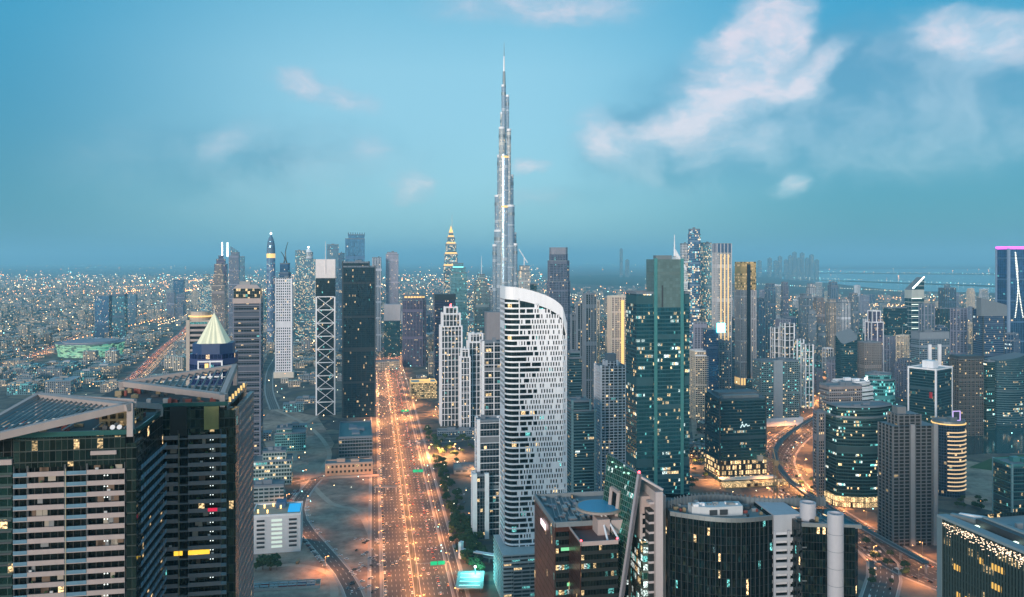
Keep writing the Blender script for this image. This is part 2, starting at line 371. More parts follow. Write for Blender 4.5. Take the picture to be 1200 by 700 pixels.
def ribbon(mb, pts, o0, o1, z0, z1=None, zf=None):
    """strip between two offsets from a path; a kerb or deck when z1 is given"""
    nrm = []
    for i in range(len(pts)):
        d = (pts[min(i + 1, len(pts) - 1)] - pts[max(i - 1, 0)]).normalized(); nrm.append(Vector((d.y, -d.x)))
    s = 0.
    for i in range(len(pts) - 1):
        L = (pts[i + 1] - pts[i]).length
        a0 = pts[i] + nrm[i] * o0; a1 = pts[i] + nrm[i] * o1; b0 = pts[i + 1] + nrm[i + 1] * o0; b1 = pts[i + 1] + nrm[i + 1] * o1
        W = o1 - o0; zt = z0 if z1 is None else z1
        mb.quad((a0.x, a0.y, zt), (a1.x, a1.y, zt), (b1.x, b1.y, zt), (b0.x, b0.y, zt), [(0, s), (W, s), (W, s + L), (0, s + L)])
        if z1 is not None:
            mb.quad((a0.x, a0.y, z0), (a0.x, a0.y, zt), (b0.x, b0.y, zt), (b0.x, b0.y, z0), [(0, s)] * 4)
            mb.quad((a1.x, a1.y, z0), (b1.x, b1.y, z0), (b1.x, b1.y, zt), (a1.x, a1.y, zt), [(0, s)] * 4)
        s += L
    if z1 is not None:
        for k in (0, -1):
            a0 = pts[k] + nrm[k] * o0; a1 = pts[k] + nrm[k] * o1
            mb.quad((a0.x, a0.y, z0), (a1.x, a1.y, z0), (a1.x, a1.y, z1), (a0.x, a0.y, z1))
    return mb
def road(name, pts, width, lanes, z=.15, kerb=True):
    P = path_smooth(pts)
    ribbon(MB(), P, -width / 2, width / 2, z).build(name, road_mat(name + '_asphalt', lanes, width))['kind'] = 'structure'
    if kerb:
        for s in (-1, 1):
            a, b_ = sorted((s * width / 2, s * (width / 2 + 2.2)))
            ribbon(MB(), P, a, b_, 0, z + .13).build('pavement', paving)['kind'] = 'structure'
    return P
HW = [(38.6 - .17 * y, y) for y in (250, 700, 1100, 1500, 1900, 2250)] + [(-372, 2480), (-470, 2720), (-640, 2950), (-900, 3150), (-1300, 3400), (-1900, 3900)]
HWP = path_smooth(HW)
# the wide highway: asphalt bed, two carriageways with lane lines, median kerb, service roads
ribbon(MB(), HWP, -40, 42, .10).build('highway_bed', plain('highway_verge', (.13, .10, .085), .9, 0, .6, .04))['kind'] = 'structure'
rm = road_mat('highway_asphalt', 7, 27)
ribbon(MB(), HWP, -29, -2, .16).build('carriageway', rm)['kind'] = 'structure'
ribbon(MB(), HWP, 3, 30, .16).build('carriageway', rm)['kind'] = 'structure'
rs = road_mat('service_asphalt', 2, 8)
ribbon(MB(), HWP, 34, 42, .16).build('service_road', rs)['kind'] = 'structure'
ribbon(MB(), HWP, -40, -33, .16).build('service_road', rs)['kind'] = 'structure'
ribbon(MB(), HWP, -2, 3, 0, .45).build('median', plain('median_planting', (.10, .09, .07), .9, 0, .8, .05))['kind'] = 'structure'
for a in ((30, 32), (42, 45), (-32, -29.5), (-43, -40)): ribbon(MB(), HWP, a[0], a[1], 0, .30).build('kerb', paving)['kind'] = 'structure'
def HWs(s, off):
    """point on the highway at distance s from the camera end"""
    acc = 0.
    for i in range(len(HWP) - 1):
        L = (HWP[i + 1] - HWP[i]).length
        if acc + L >= s:
            p0 = HWP[i].lerp(HWP[i + 1], (s - acc) / L); d = (HWP[i + 1] - HWP[i]).normalized()
            return p0 + Vector((d.y, -d.x)) * off, math.atan2(d.y, d.x)
        acc += L
    return HWP[-1] + Vector((off, 0)), 0.
ROADS = {}
ROADS['left'] = road('lit_road', [gp(150, 452), gp(172, 432), gp(195, 408), gp(215, 392), gp(232, 378), gp(280, 362), gp(330, 352)], 46, 10, .14)
ROADS['boulevard'] = road('boulevard', [gp(-60, 445), gp(0, 432), gp(60, 408), gp(90, 395)], 30, 6, .12)
ROADS['curve'] = road('curved_road', [gp(1010, 470), gp(965, 490), gp(925, 515), gp(908, 540), gp(925, 572), gp(965, 600), gp(1020, 635), gp(1085, 672), gp(1180, 705), gp(1300, 730)], 52, 10, .13)
ROADS['diag'] = road('side_street', [gp(372, 560), gp(352, 585), gp(352, 610), gp(375, 640), gp(402, 672), gp(418, 705), gp(425, 740)], 15, 3, .17)
ROADS['lot'] = road('side_street', [gp(345, 566), gp(400, 555), gp(445, 550)], 11, 2, .18)
ROADS['up'] = road('side_street', [gp(322, 480), gp(315, 455), gp(320, 428), gp(340, 410), gp(400, 404)], 16, 4, .16)
dirt = plain('dirt_track', (.40, .31, .25), .95, 0, .7, .05)
for pts_ in ([gp(372, 556), gp(386, 530), gp(362, 500), gp(322, 480)], [gp(360, 562), gp(388, 590), gp(420, 600), gp(440, 640)], [gp(372, 488), gp(350, 505), gp(345, 540)], [gp(300, 668), gp(340, 662), gp(385, 672), gp(392, 700)]):
    ribbon(MB(), path_smooth(pts_, 15), -3.5, 3.5, .12 + .012 * len([o_ for o_ in C.objects if o_.name.startswith('dirt_track')])).build('dirt_track', dirt)['kind'] = 'structure'
ROADS['jn'] = road('cross_street', [gp(1000, 628), gp(1035, 660), gp(1030, 700), gp(1010, 760)], 26, 5, .20)
ROADS['far'] = road('cross_street', [gp(600, 600), gp(800, 560), gp(925, 566)], 22, 4, .19)
ROADS['right'] = road('cross_street', [gp(470, 520), gp(540, 515), gp(640, 500), gp(830, 520), gp(905, 545)], 22, 4, .21)
ROADS['f1'] = road('far_road', [gp(0, 345), gp(60, 335), gp(130, 327), gp(220, 316)], 40, 8, .12, False)
ROADS['f2'] = road('far_road', [gp(90, 392), gp(140, 372), gp(200, 352), gp(260, 345), gp(330, 330), gp(350, 318)], 40, 8, .12, False)
ROADS['f3'] = road('far_road', [gp(880, 420), gp(930, 405), gp(1020, 410), gp(1110, 440), gp(1200, 470)], 30, 6, .12, False)
# metro viaduct along the curve, on piers
P = path_smooth([gp(1010, 470), gp(965, 490), gp(925, 515), gp(908, 540), gp(925, 572), gp(965, 600), gp(1020, 635), gp(1085, 672)])
via = empty('metro_viaduct', (P[0].x, P[0].y, 0)); tag(via, 'dark elevated rail viaduct following the curved orange road', 'viaduct')
def rel(pts, o): return [Vector((q.x - o.location.x, q.y - o.location.y)) for q in pts]
PR = rel(P, via)
ribbon(MB(), PR, -3.4, 3.4, 8.2, 9.6).build('deck', plain('track_deck', (.10, .10, .105)), via)
ribbon(MB(), PR, -3.4, -3.1, 9.6, 10.6).build('parapet', conc, via); ribbon(MB(), PR, 3.1, 3.4, 9.6, 10.6).build('parapet', conc, via)
for q in PR[::1]: MB().prism(ell(2.4, 2.4, 8, q.x, q.y), 0, 8.2).build('pier', conc, via)
# metro viaduct along the highway's right side with the station roof
# ---------------------------------------------------------------- towers
FOOT = []                       # (x, y, radius) of everything placed
ROTD = 10.
def solve(xl, xr, D, poly_unit, rot):
    """size and place an outline (front at -y) so that it spans xl..xr in the photograph with its nearest corner D metres off"""
    cr, sr = math.cos(rot), math.sin(rot)
    s = (xr - xl) / F * D; X = gx((xl + xr) / 2, D); Y = D + s / 2
    for _ in range(12):
        pts = [(X + s * (x * cr - y * sr), Y + s * (x * sr + y * cr)) for x, y in poly_unit]
        Y += D - min(p_[1] for p_ in pts)
        pts = [(X + s * (x * cr - y * sr), Y + s * (x * sr + y * cr)) for x, y in poly_unit]
        a = [CX + F * p_[0] / p_[1] for p_ in pts]
        lo, hi = min(a), max(a)
        s *= (xr - xl) / (hi - lo)
        X += ((xl + xr) / 2 - (lo + hi) / 2) / F * Y
    return s, X, Y
def mull_mb(poly, z0, z1, bay, w_, dep, skip=()):
    mb = MB(); n = len(poly)
    for i in range(n):
        if i in skip: continue
        a, b = Vector(poly[i]), Vector(poly[(i + 1) % n]); L = (b - a).length
        if L < bay * .8: continue
        d = (b - a) / L; nr = Vector((d.y, -d.x)); k = max(1, round(L / bay))
        for j in range(k + 1):
            c = a + d * (L * j / k)
            q = [c - d * w_ / 2 - nr * .05, c - d * w_ / 2 + nr * dep, c + d * w_ / 2 + nr * dep, c + d * w_ / 2 - nr * .05]
            if q and ((q[1] - q[0]).x * (q[2] - q[1]).y - (q[1] - q[0]).y * (q[2] - q[1]).x) < 0: q = q[::-1]
            mb.prism([tuple(v_) for v_ in q], z0, z1, True, True)
    return mb
SMALL = {}
def plant_room(root, w_, d_, z, k, mat):
    r = random.Random(int(w_ * 97 + z * 13 + k))
    for i in range(k):
        a, b = r.uniform(.15, .32) * w_, r.uniform(.15, .3) * d_
        x = r.uniform(-.5, .5) * (w_ * .8 - a); y = r.uniform(-.5, .5) * (d_ * .8 - b)
        MB().box(x - a / 2, x + a / 2, y - b / 2, y + b / 2, z - .1 + i * .01, z + r.uniform(2.5, 5) , False).build('plant_room', mat, root)
def tower(label, xl, xr, yt, D, fac, rot=None, ratio=.8, shape='rect', cham=.15, tiers=(), clad=None, piers=None, par=1.4, plants=2, mast=None, podium=None,
          slope=None, roof=None, trim=None, cat='tower', name='tower', group=None, skipback=True, top_band=None, foot=True, corner=None):
    rot = R(ROTD if rot is None else rot)
    if tiers and tiers[-1][0] <= yt:        # steps given upwards from the main roof line
        ys = sorted({yt, *[q[0] for q in tiers]}, reverse=True)
        while len(ys) < len(tiers) + 1: ys.append(ys[-1] - 5)
        tiers = [(ys[i], *tiers[i][1:]) for i in range(len(tiers))]; yt = ys[len(tiers)]
    if shape == 'rect': pu = rect(1, ratio)
    elif shape == 'cham': pu = chamf(1, ratio, cham)
    elif shape == 'round': pu = ell(1, ratio, 28)
    elif shape == 'bow':    # curved front, straight back
        pu = [(-.5 + i / 12, -.5 * ratio - .16 * math.sin(math.pi * i / 12)) for i in range(13)] + [(.5, .5 * ratio), (-.5, .5 * ratio)]
    else: pu = shape
    s, X, Y = solve(xl, xr, D, pu, rot)
    poly = [(x * s, y * s) for x, y in pu]
    w_, d_ = s, s * ratio
    h = zz(yt, D)
    root = empty(name, (X, Y, 0), rot); tag(root, label, cat, group)
    if foot: FOOT.append((X, Y, .55 * max(w_, d_)))
    h0 = h
    segs = [(0, zz(tiers[0][0], D) if tiers else h, poly, 0, 0)]
    prev = poly
    zprev = segs[0][1]
    for i, tr in enumerate(tiers):
        y_, sx, sy = tr[:3]; ox = tr[3] if len(tr) > 3 else 0; oy = tr[4] if len(tr) > 4 else 0
        z1 = zz(tiers[i + 1][0], D) if i + 1 < len(tiers) else h
        segs.append((segs[-1][1], z1, [(x * sx + ox * w_, y * sy + oy * d_) for x, y in poly], ox, oy))
    rm_ = roof or roofm; tm = trim or grey
    back = (2,) if (skipback and shape == 'rect') else ()
    for i, (z0, z1, pl, ox, oy) in enumerate(segs):
        last = i == len(segs) - 1
        zt = z1
        if last and slope:      # slanted roof: rise of the left / right / back / front edge in metres
            xs = [q[0] for q in pl]; ys = [q[1] for q in pl]
            zt = [z1 + slope[0] * (q[0] - min(xs)) / (max(xs) - min(xs) + 1e-6) + slope[1] * (q[1] - min(ys)) / (max(ys) - min(ys) + 1e-6) for q in pl]
        MB().prism(pl, z0, zt, top=False).build('curtain_wall' if i == 0 else 'upper_wall', fac, root)
        if isinstance(zt, list):
            MB().poly([(x, y, z) for (x, y), z in zip(pl, zt)]).build('roof_deck', rm_, root)
        else:
            MB().poly([(x, y, z1) for (x, y) in pl]).build('roof_deck', rm_, root)
            if par:
                mb = MB(); o_ = offset(pl, .15); n_ = offset(pl, -.5); n2 = len(pl)
                for k in range(n2):
                    j = (k + 1) % n2
                    mb.quad((*o_[k], z1 - .8), (*o_[j], z1 - .8), (*o_[j], z1 + par), (*o_[k], z1 + par))
                    mb.quad((*o_[k], z1 + par), (*o_[j], z1 + par), (*n_[j], z1 + par), (*n_[k], z1 + par))
                    mb.quad((*n_[j], z1 + .01), (*n_[k], z1 + .01), (*n_[k], z1 + par), (*n_[j], z1 + par))
                mb.build('parapet', tm, root)
        zlow = z0
        if clad:
            mt, fh, bh, dep = clad[:4]
            mb = MB(); z = z0 + fh
            o_ = offset(pl, dep)
            zend = min(zt) if isinstance(zt, list) else z1
            while z < zend - bh * .5:
                mb.prism(o_, z - bh, z, True, True); z += fh
            if mb.f: mb.build('cladding', mt, root)
        if piers:
            mt, bay, pw, dep = piers
            zend = min(zt) if isinstance(zt, list) else z1 + (par or 0) * .6
            mb = mull_mb(pl, z0, zend, bay, pw, dep, back)
            if mb.f: mb.build('mullion', mt, root)
        if corner:
            mt, cw = corner
            for (x, y) in (pl if len(pl) <= 8 else []):
                MB().prism(rect(cw, cw, x * (1 - .3 * cw / max(abs(x), 1)), y * (1 - .3 * cw / max(abs(y), 1))), z0, z1 + (par or 0) + .6).build('corner_pier', mt, root)
    if top_band:
        mt, y0_, y1_ = top_band
        MB().prism(offset(segs[-1][2], .4), zz(y1_, D), zz(y0_, D), True, True).build('crown_band', mt, root)
    pl = segs[-1][2]; xs = [q[0] for q in pl]; ys = [q[1] for q in pl]
    if plants and not slope: 
        cxr, cyr = (max(xs) + min(xs)) / 2, (max(ys) + min(ys)) / 2
        e = empty('plant_room', (cxr, cyr, 0)); e.parent = root
        plant_room(e, (max(xs) - min(xs)) * .8, (max(ys) - min(ys)) * .8, h, plants, tm)
        for kk, ch in enumerate(list(e.children)): ch.parent = root; ch.location = (cxr, cyr, 0)
        bpy.data.objects.remove(e)
    if mast:
        mx, my = mast[:2]; mt = mast[2] if len(mast) > 2 else steel; mr_ = mast[3] if len(mast) > 3 else .8
        cxm = (mx - CX) / F * D - X if mx else 0
        MB().bar((cxm, 0, h - 1), (cxm, 0, zz(my, D)), mr_, 6, mr_ * .35).build('mast', mt, root)
    if podium:
        k, ph, mt = podium
        MB().prism([(x * k, y * k) for x, y in poly], 0, ph).build('podium', mt, root)
    return dict(root=root, poly=poly, h=h, w=w_, d=d_, X=X, Y=Y, D=D, segs=segs)
def part(t_, name, mb, mat): return mb.build(name, mat, t_['root'])

# window walls (base colours of the real materials)
f_blue = facade('blue_glass_wall', (.10, .16, .24), (.16, .30, .42), 3.8, 2.4, .2, .1, .05, 0, .5, .3, 1.8)
f_navy = facade('navy_glass_wall', (.04, .08, .15), (.045, .14, .29), 3.8, 2.4, .25, .12, .05, .02, .5, .3, 2.)
f_black = facade('black_glass_wall', (.012, .02, .028), (.008, .032, .052), 3.9, 2.0, .12, .1, .02, 0, .7, .2, 1.2, panel=.9, rough=.12, metal=.55)
f_teal = facade('teal_glass_wall', (.02, .08, .10), (.018, .13, .19), 3.9, 1.7, .3, .08, .05, .13, .55, .25, 2.4, cluster=.5)
f_deep = facade('deep_teal_glass_wall', (.02, .06, .08), (.018, .11, .15), 3.9, 1.9, .28, .08, .05, .03, .6, .25, 2.2, cluster=.8)
f_green = facade('green_glass_wall', (.02, .06, .05), (.02, .13, .11), 4, 1.6, .1, .12, .04, .02, .4, .3, 2.2)
f_litb = facade('lit_blue_wall', (.14, .22, .28), (.10, .24, .34), 3.8, 3, .3, .12, .3, .06, .6, .25, 1.9)
f_cream = facade('cream_window_wall', (.42, .36, .31), (.05, .08, .10), 3.5, 3.2, .38, .4, .16, 0, .9, .05, 1.8)
f_creaml = facade('cream_lit_wall', (.42, .35, .29), (.06, .09, .10), 3.4, 3.0, .42, .38, .32, 0, .92, .05, 1.8)
f_grey = facade('grey_window_wall', (.15, .19, .24), (.04, .14, .20), 3.5, 3., .35, .3, .10, 0, .6, .2, 1.7)
f_white = facade('white_window_wall', (.62, .63, .68), (.04, .09, .13), 3.5, 3.4, .32, .3, .08, 0, .6, .2, 1.6)
f_lilac = facade('lilac_window_wall', (.20, .21, .29), (.10, .14, .20), 3.6, 2.2, .28, .28, .06, 0, .7, .2, 1.6)
f_purple = facade('purple_glass_wall', (.11, .10, .17), (.08, .09, .17), 3.7, 2.6, .3, .15, .06, .0, .6, .2, 1.8)
f_bronze = facade('bronze_window_wall', (.09, .085, .085), (.05, .07, .08), 3.6, 3.2, .3, .3, .06, 0, .85, .1, 1.8)
f_conc = facade('bare_concrete_wall', (.28, .25, .24), (.035, .04, .045), 3.4, 3.8, .25, .15, .03, 0, .9, 0, 1.5, metal=.0, rough=.8, tilt=0)
f_stone = facade('stone_window_wall', (.26, .22, .22), (.05, .07, .09), 3.6, 3, .35, .35, .12, 0, .85, .1, 1.7)
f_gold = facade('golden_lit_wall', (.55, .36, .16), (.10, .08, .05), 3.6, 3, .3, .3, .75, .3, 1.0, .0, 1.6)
f_tealgrid = facade('teal_balcony_glass', (.12, .2, .21), (.04, .14, .16), 3.5, 3.3, .1, .1, .13, .0, .35, .55, 2.2)
f_office = facade('office_glass', (.03, .07, .075), (.02, .075, .08), 3.9, 1.9, .36, .08, .035, .15, .55, .4, 2.8, cluster=.3)
f_res = facade('balcony_glass', (.15, .16, .18), (.035, .06, .075), 3.5, 3.2, .08, .14, .06, 0, .8, .1, 1.8)
f_plainglass = facade('dark_balcony_glass', (.05, .06, .06), (.015, .035, .035), 3.4, 2.4, .04, .06, .012, 0, .9, .0, 1.6, rough=.15, tilt=.05, panel=1.)

# ---- the tallest tower: stepped three-lobed spire
def burj():
    D = 2025.; cx_ = gx(590.5, D)
    root = empty('skyscraper', (cx_, D + 40, 0)); tag(root, 'tallest silver needle tower with stepped setbacks and thin spire', 'skyscraper')
    Dc = D + 40
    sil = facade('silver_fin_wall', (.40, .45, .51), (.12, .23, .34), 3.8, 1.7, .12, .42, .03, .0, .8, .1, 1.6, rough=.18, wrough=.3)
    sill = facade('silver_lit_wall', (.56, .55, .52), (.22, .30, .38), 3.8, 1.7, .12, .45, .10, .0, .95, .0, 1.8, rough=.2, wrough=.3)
    Z = lambda py: H - (py - CY) / F * Dc
    px = Dc / F
    # (top row, centre column, half width px) of every stepped bay, from low outer bays to the high inner ones
    bays = [(270, 584.5, 5.6, 0), (287, 579.6, 2.6, -8), (229, 583.6, 4.2, 8), (241, 598.6, 4.2, -6), (273, 602.2, 2.8, 2), (286, 604, 2.2, -10), (182, 586.2, 3.8, 4), (205, 598, 3.6, 8), (150, 588, 3.6, -4),
            (152, 596.2, 2.4, -2), (132, 589.2, 3.2, 5), (112, 594.6, 1.8, 0), (100, 590, 2.6, 2)]
    for i, (yt, c, r, oy) in enumerate(bays):
        x = (c - 590.5) * px; rr = r * px
        pl = ell(rr * 2, rr * 2.1, 14, x, oy)
        z1 = Z(yt)
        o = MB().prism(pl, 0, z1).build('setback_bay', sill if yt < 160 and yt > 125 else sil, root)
        MB().prism(offset(pl, .3), z1 - 4, z1 + 1.2, True, True).build('bay_crown', white, root)
        MB().prism(offset(pl, .35), z1 - 26, z1 - 18, True, True).build('mechanical_band', steel, root)
    MB().prism(ell(12 * px, 12 * px, 20, 0, 0), 0, Z(182)).build('core', sil, root)
    MB().bar((0, 0, Z(102)), (0, 0, Z(84)), 2.0 * px, 12, 1.5 * px).build('spire_base', steel, root)
    MB().bar((0, 0, Z(84)), (0, 0, Z(66)), 1.1 * px, 10, .7 * px).build('spire', white, root)
    MB().bar((0, 0, Z(66)), (0, 0, Z(50)), .5 * px, 8, .16 * px).build('needle', steel, root)
    for z_, c in ((Z(240), 1), (Z(182), 1)):
        MB().prism(ell(12.6 * px, 12.6 * px, 20), z_ - 8, z_ - 3, True, True).build('lit_ring', g_gold, root)
    MB().prism(ell(34 * px, 34 * px, 16), 0, 22).build('podium', beige, root)
    FOOT.append((cx_, Dc, 75))
burj()

# ---- the white sail-like tower with the curved top
def white_tower():
    D = 706.; rot = R(ROTD)
    pu = []
    for i in range(9): a = math.pi + i / 8 * math.pi / 2; pu.append((-.36 + .14 * math.cos(a), -.16 + .14 * math.sin(a)))
    pu += [(.42, -.30), (.5, -.25), (.5, .30), (-.5, .30)]
    s, X, Y = solve(586, 664.5, D, pu, rot)
    poly = [(x * s, y * s) for x, y in pu]
    root = empty('tower', (X, Y, 0), rot); tag(root, 'white tower with rounded side, ribbon windows and a curved sweeping top', 'tower')
    FOOT.append((X, Y, 45))
    xs0, xs1 = -.5 * s, .5 * s
    prof = [(0, 336), (.15, 336.6), (.29, 338.5), (.4, 340.5), (.51, 343), (.62, 345.8), (.71, 348.8), (.8, 352.6), (.88, 357.5), (.94, 363), (.975, 369), (1, 380)]
    def ztop(x):
        u = (x - xs0) / (xs1 - xs0)
        for (a, ya), (b, yb) in zip(prof, prof[1:]):
            if u <= b: return zz(ya + (yb - ya) * (u - a) / (b - a), D)
        return zz(prof[-1][1], D)
    # fine outline along the front
    path = []
    for i in range(8): path.append(Vector(poly[i]))
    path.append(Vector(poly[8]))
    a, b = Vector(poly[8]), Vector(poly[9])
    K = 40
    for i in range(1, K + 1): path.append(a.lerp(b, i / K))
    path.append(Vector(poly[10]))
    full = [tuple(q) for q in path] + [poly[11], poly[12]]
    z0 = 30.
    gl = facade('ribbon_glass', (.03, .05, .06), (.02, .04, .05), 4.6, 4, .02, .06, .03, 0, .3, .7, 1.8, panel=1.)
    inner = offset(full, -.9)
    n = len(inner)
    MB().prism(inner, z0, [ztop(x) - 4 for x, y in full], top=False).build('window_glass', gl, root)
    # crown of solid white over the last windows, with the curved sweep
    mb = MB()
    for i in range(len(full)):
        j = (i + 1) % len(full)
        (x0, y0), (x1, y1) = full[i], full[j]; (a0, b0), (a1, b1) = inner[i], inner[j]
        h0, h1 = ztop(x0), ztop(x1)
        sol = 11
        mb.quad((x0, y0, h0 - sol), (x1, y1, h1 - sol), (x1, y1, h1), (x0, y0, h0))
        mb.quad((x0, y0, h0), (x1, y1, h1), (a1, b1, h1), (a0, b0, h0))
        mb.quad((a1, b1, h1 - 9), (a0, b0, h0 - 9), (a0, b0, h0), (a1, b1, h1))
        mb.quad((x1, y1, h1 - sol), (x0, y0, h0 - sol), (a0, b0, h0 - sol), (a1, b1, h1 - sol))
    wh = plain('white_shell', (.90, .88, .91), .5, 0, .14, .05, .24)
    mb.build('crown', wh, root)
    # roof behind the crown
    mb = MB(); top = [(x, y, ztop(x_) - 6) for (x, y), (x_, _) in zip(inner, full)]
    back = [(x, inner[-1][1], z) for x, y, z in top[:-2]]
    for i in range(len(top) - 3): mb.quad(top[i], top[i + 1], back[i + 1], back[i])
    mb.build('roof_deck', roofm, root)
    # side and back walls
    fs = facade('white_side_wall', (.72, .71, .76), (.03, .06, .07), 4.6, 4.4, .45, .5, .04, 0, .5, .4, 1.6)
    mb = MB()
    for a_, b_ in ((path[-1], Vector(poly[11])), (Vector(poly[11]), Vector(poly[12])), (Vector(poly[12]), path[0])):
        L = (b_ - a_).length; ha, hb = ztop(a_.x) - 11.1, ztop(b_.x) - 11.1
        mb.quad((a_.x, a_.y, z0), (b_.x, b_.y, z0), (b_.x, b_.y, hb), (a_.x, a_.y, ha), [(0, z0), (L, z0), (L, hb), (0, ha)])
    mb.build('side_wall', fs, root)
    # bands and piers of the shell: a real relief in front of the glass
    fh = 4.63; rr = random.Random(4); bands = MB(); pier = MB()
    cum = [0.]
    for i in range(1, len(path)): cum.append(cum[-1] + (path[i] - path[i - 1]).length)
    Ltot = cum[-1]
    inn = [Vector(q) for q in inner[:len(path)]]
    def at(s_):
        for i in range(len(cum) - 1):
            if s_ <= cum[i + 1] or i == len(cum) - 2:
                f = (s_ - cum[i]) / (cum[i + 1] - cum[i]); return path[i].lerp(path[i + 1], f), inn[i].lerp(inn[i + 1], f)
    row = 0; z = z0
    def strip(mb, s0, s1, za, zb, zshift=0):
        k = max(1, int((s1 - s0) / 2.5)) if s0 < cum[8] else 1
        for q in range(k):
            p0, i0 = at(s0 + (s1 - s0) * q / k); p1, i1 = at(s0 + (s1 - s0) * (q + 1) / k)
            A, B, C_, D_ = (p0.x, p0.y), (p1.x, p1.y), (i1.x, i1.y), (i0.x, i0.y)
            mb.quad((*A, za), (*B, za), (*B, zb), (*A, zb)); mb.quad((*A, zb), (*B, zb), (*C_, zb), (*D_, zb)); mb.quad((*D_, za), (*C_, za), (*B, za), (*A, za))
            if q == 0: mb.quad((*D_, za), (*A, za), (*A, zb), (*D_, zb))
            if q == k - 1: mb.quad((*B, za), (*C_, za), (*C_, zb), (*B, zb))
    while z < zz(340, D) - 9:
        # horizontal band, cut off where it meets the curved crown
        s1 = 0
        for i in range(len(path)):
            if ztop(path[i].x) - 11 > z + fh * .6: s1 = cum[i]
        if s1 <= 2: break
        strip(bands, 0, s1, z, z + 1.35)
        ribbon_end = Ltot * (.30 + rr.choice((-.05, .02, .08, .14)))
        s_ = ribbon_end if s1 > ribbon_end else s1
        if rr.random() < .8: strip(pier, Ltot * .27 - .6, Ltot * .27 + .3, z + 1.35, z + fh)
        pitch = 2.35; off = (row % 2) * pitch * .5
        s_ = math.floor(ribbon_end / pitch) * pitch + off
        while s_ < s1 - pitch:
            wd = 1.15 if rr.random() < .93 else pitch
            u_ = (s_ - ribbon_end) / (Ltot - ribbon_end)
            if rr.random() < .07 + .10 * u_: wd = pitch
            if u_ < .2 and rr.random() < .4: s_ += pitch; continue
            strip(pier, s_, min(s_ + wd, s1), z + 1.35, z + fh); s_ += pitch
        strip(pier, s1 - .9, s1, z + 1.35, z + fh)
        z += fh; row += 1
    bands.build('floor_slab_cladding', wh, root); pier.build('pier_cladding', wh, root)
    # podium car park
    fp = facade('car_park_wall', (.34, .33, .33), (.03, .035, .04), 3.2, 7, .42, .05, .10, .0, .5, .5, 1.2, metal=0, rough=.8, tilt=0)
    pp = [(x * 1.12 - 2, y * 1.35 - 8) for x, y in rect(s, s * .7)]
    MB().prism(pp, 0, 42).build('podium', fp, root)
    mb = MB()
    z = 3.
    while z < 42: mb.prism(offset(pp, .5), z, z + 1.2, True, True); z += 3.2
    mb.build('podium_cladding', plain('pale_concrete', (.46, .45, .45)), root)
    MB().prism([(x * .9 - 12, y * .6 - 26) for x, y in rect(s * .5, s * .6)], 0, 33).build('podium', fp, root)
white_tower()

# ---- teal glass tower right of the centre
t_ = tower('tall teal glass tower with a taller central slab and lit office floors', 733.5, 808, 344, 820, f_teal, ratio=.62, par=1.6, plants=0, roof=roofm)
r_, w_, d_ = t_['root'], t_['w'], t_['d']
ftop = facade('teal_screen_wall', (.10, .16, .16), (.16, .25, .25), 3.2, 3.2, .05, .05, .0, 0, .5, .2, 1, metal=.45, rough=.35, panel=.25)
zt = zz(304, 812)
sl = [(-.19 * w_, -.5 * d_ - 3), (.34 * w_, -.5 * d_ - 3), (.34 * w_, .1 * d_), (-.19 * w_, .1 * d_)]
MB().prism(sl, 0, t_['h'] - 14, top=False).build('central_slab', f_teal, r_)
MB().prism(sl, t_['h'] - 14, zt).build('screen_wall', ftop, r_)
for x in (-.19 * w_, .31 * w_): MB().box(x - .2, x + 3.2, -.5 * d_ - 3.6, -.5 * d_ - 2.9, 0, zt + 1).build('glass_fin', plain('pale_teal_glass', (.07, .26, .27), .2, .3, .2, .02), r_)
MB().box(-.05 * w_, -.02 * w_, -.5 * d_ - 3.1, -.5 * d_ - 2.5, t_['h'] - 14, t_['h'] + 8).build('slot_window', dark, r_)
MB().box(-.1 * w_, .2 * w_, -.35 * d_, -.1 * d_, zt, zt + 4).build('plant_room', steel, r_)

# ---- left of the highway, near to far
t_ = tower('white slab tower of small square windows under a pale frame', 323, 343, 326, 2017, facade('white_punched_wall', (.66, .64, .68), (.06, .10, .13), 6.5, 5., .45, .45, .04, 0, .7, .1, 1.4), ratio=.7, par=1, piers=(white, 26, 2.2, .8), podium=(1.25, 14, cream))
t_ = tower('dark tower whose crown ends in two curved black horns', 327, 341, 309, 2200, f_navy, ratio=1, shape='cham', plants=0, tiers=[(320, .85, .85)])
h = t_['h']; hw = t_['w'] * .5
for sx, dx_, top in ((.35, .55, 60), (-.3, -.75, 34)):
    mb = MB(); P0 = None
    for k in range(8):
        f = k / 7; q = (hw * (sx + (dx_ - sx) * (f ** 1.6) + .35 * math.sin(f * 3.1) * (-1 if sx > 0 else 1)), 0, h - 2 + top * f)
        if P0: mb.bar(P0, q, 2.4 * (1 - f * .6), 6, 2.4 * (1 - f * .6) - .2)
        P0 = q
    part(t_, 'horn', mb, dark)
t_ = tower('pale capped tower with black glass and a white diamond lattice front', 370, 393.5, 326, 1530, facade('lattice_glass', (.03, .04, .05), (.02, .05, .07), 3.8, 2.2, .1, .1, .03, 0, .4, .5, 1.8), ratio=.75, plants=0, par=0)
r_, w_, d_ = t_['root'], t_['w'], t_['d']; h = t_['h']
cap = plain('pale_cap', (.72, .66, .66), .6)
MB().prism(rect(w_ * 1.01, d_ * 1.01), h, zz(304, 1530)).build('cap', cap, r_)
MB().bar((0, -d_ / 2 - .5, h + 8), (0, -d_ / 2 - .5, zz(283, 1530)), 1.1, 6, .4).build('mast', cap, r_)
z1 = zz(348, 1530); yf = -d_ / 2 - .6
for x in (-w_ / 2 + 1, w_ / 2 - 1): MB().box(x - 1.3, x + 1.3, yf - .9, yf + .6, 0, z1).build('lattice_frame', white, r_)
n_ = 9
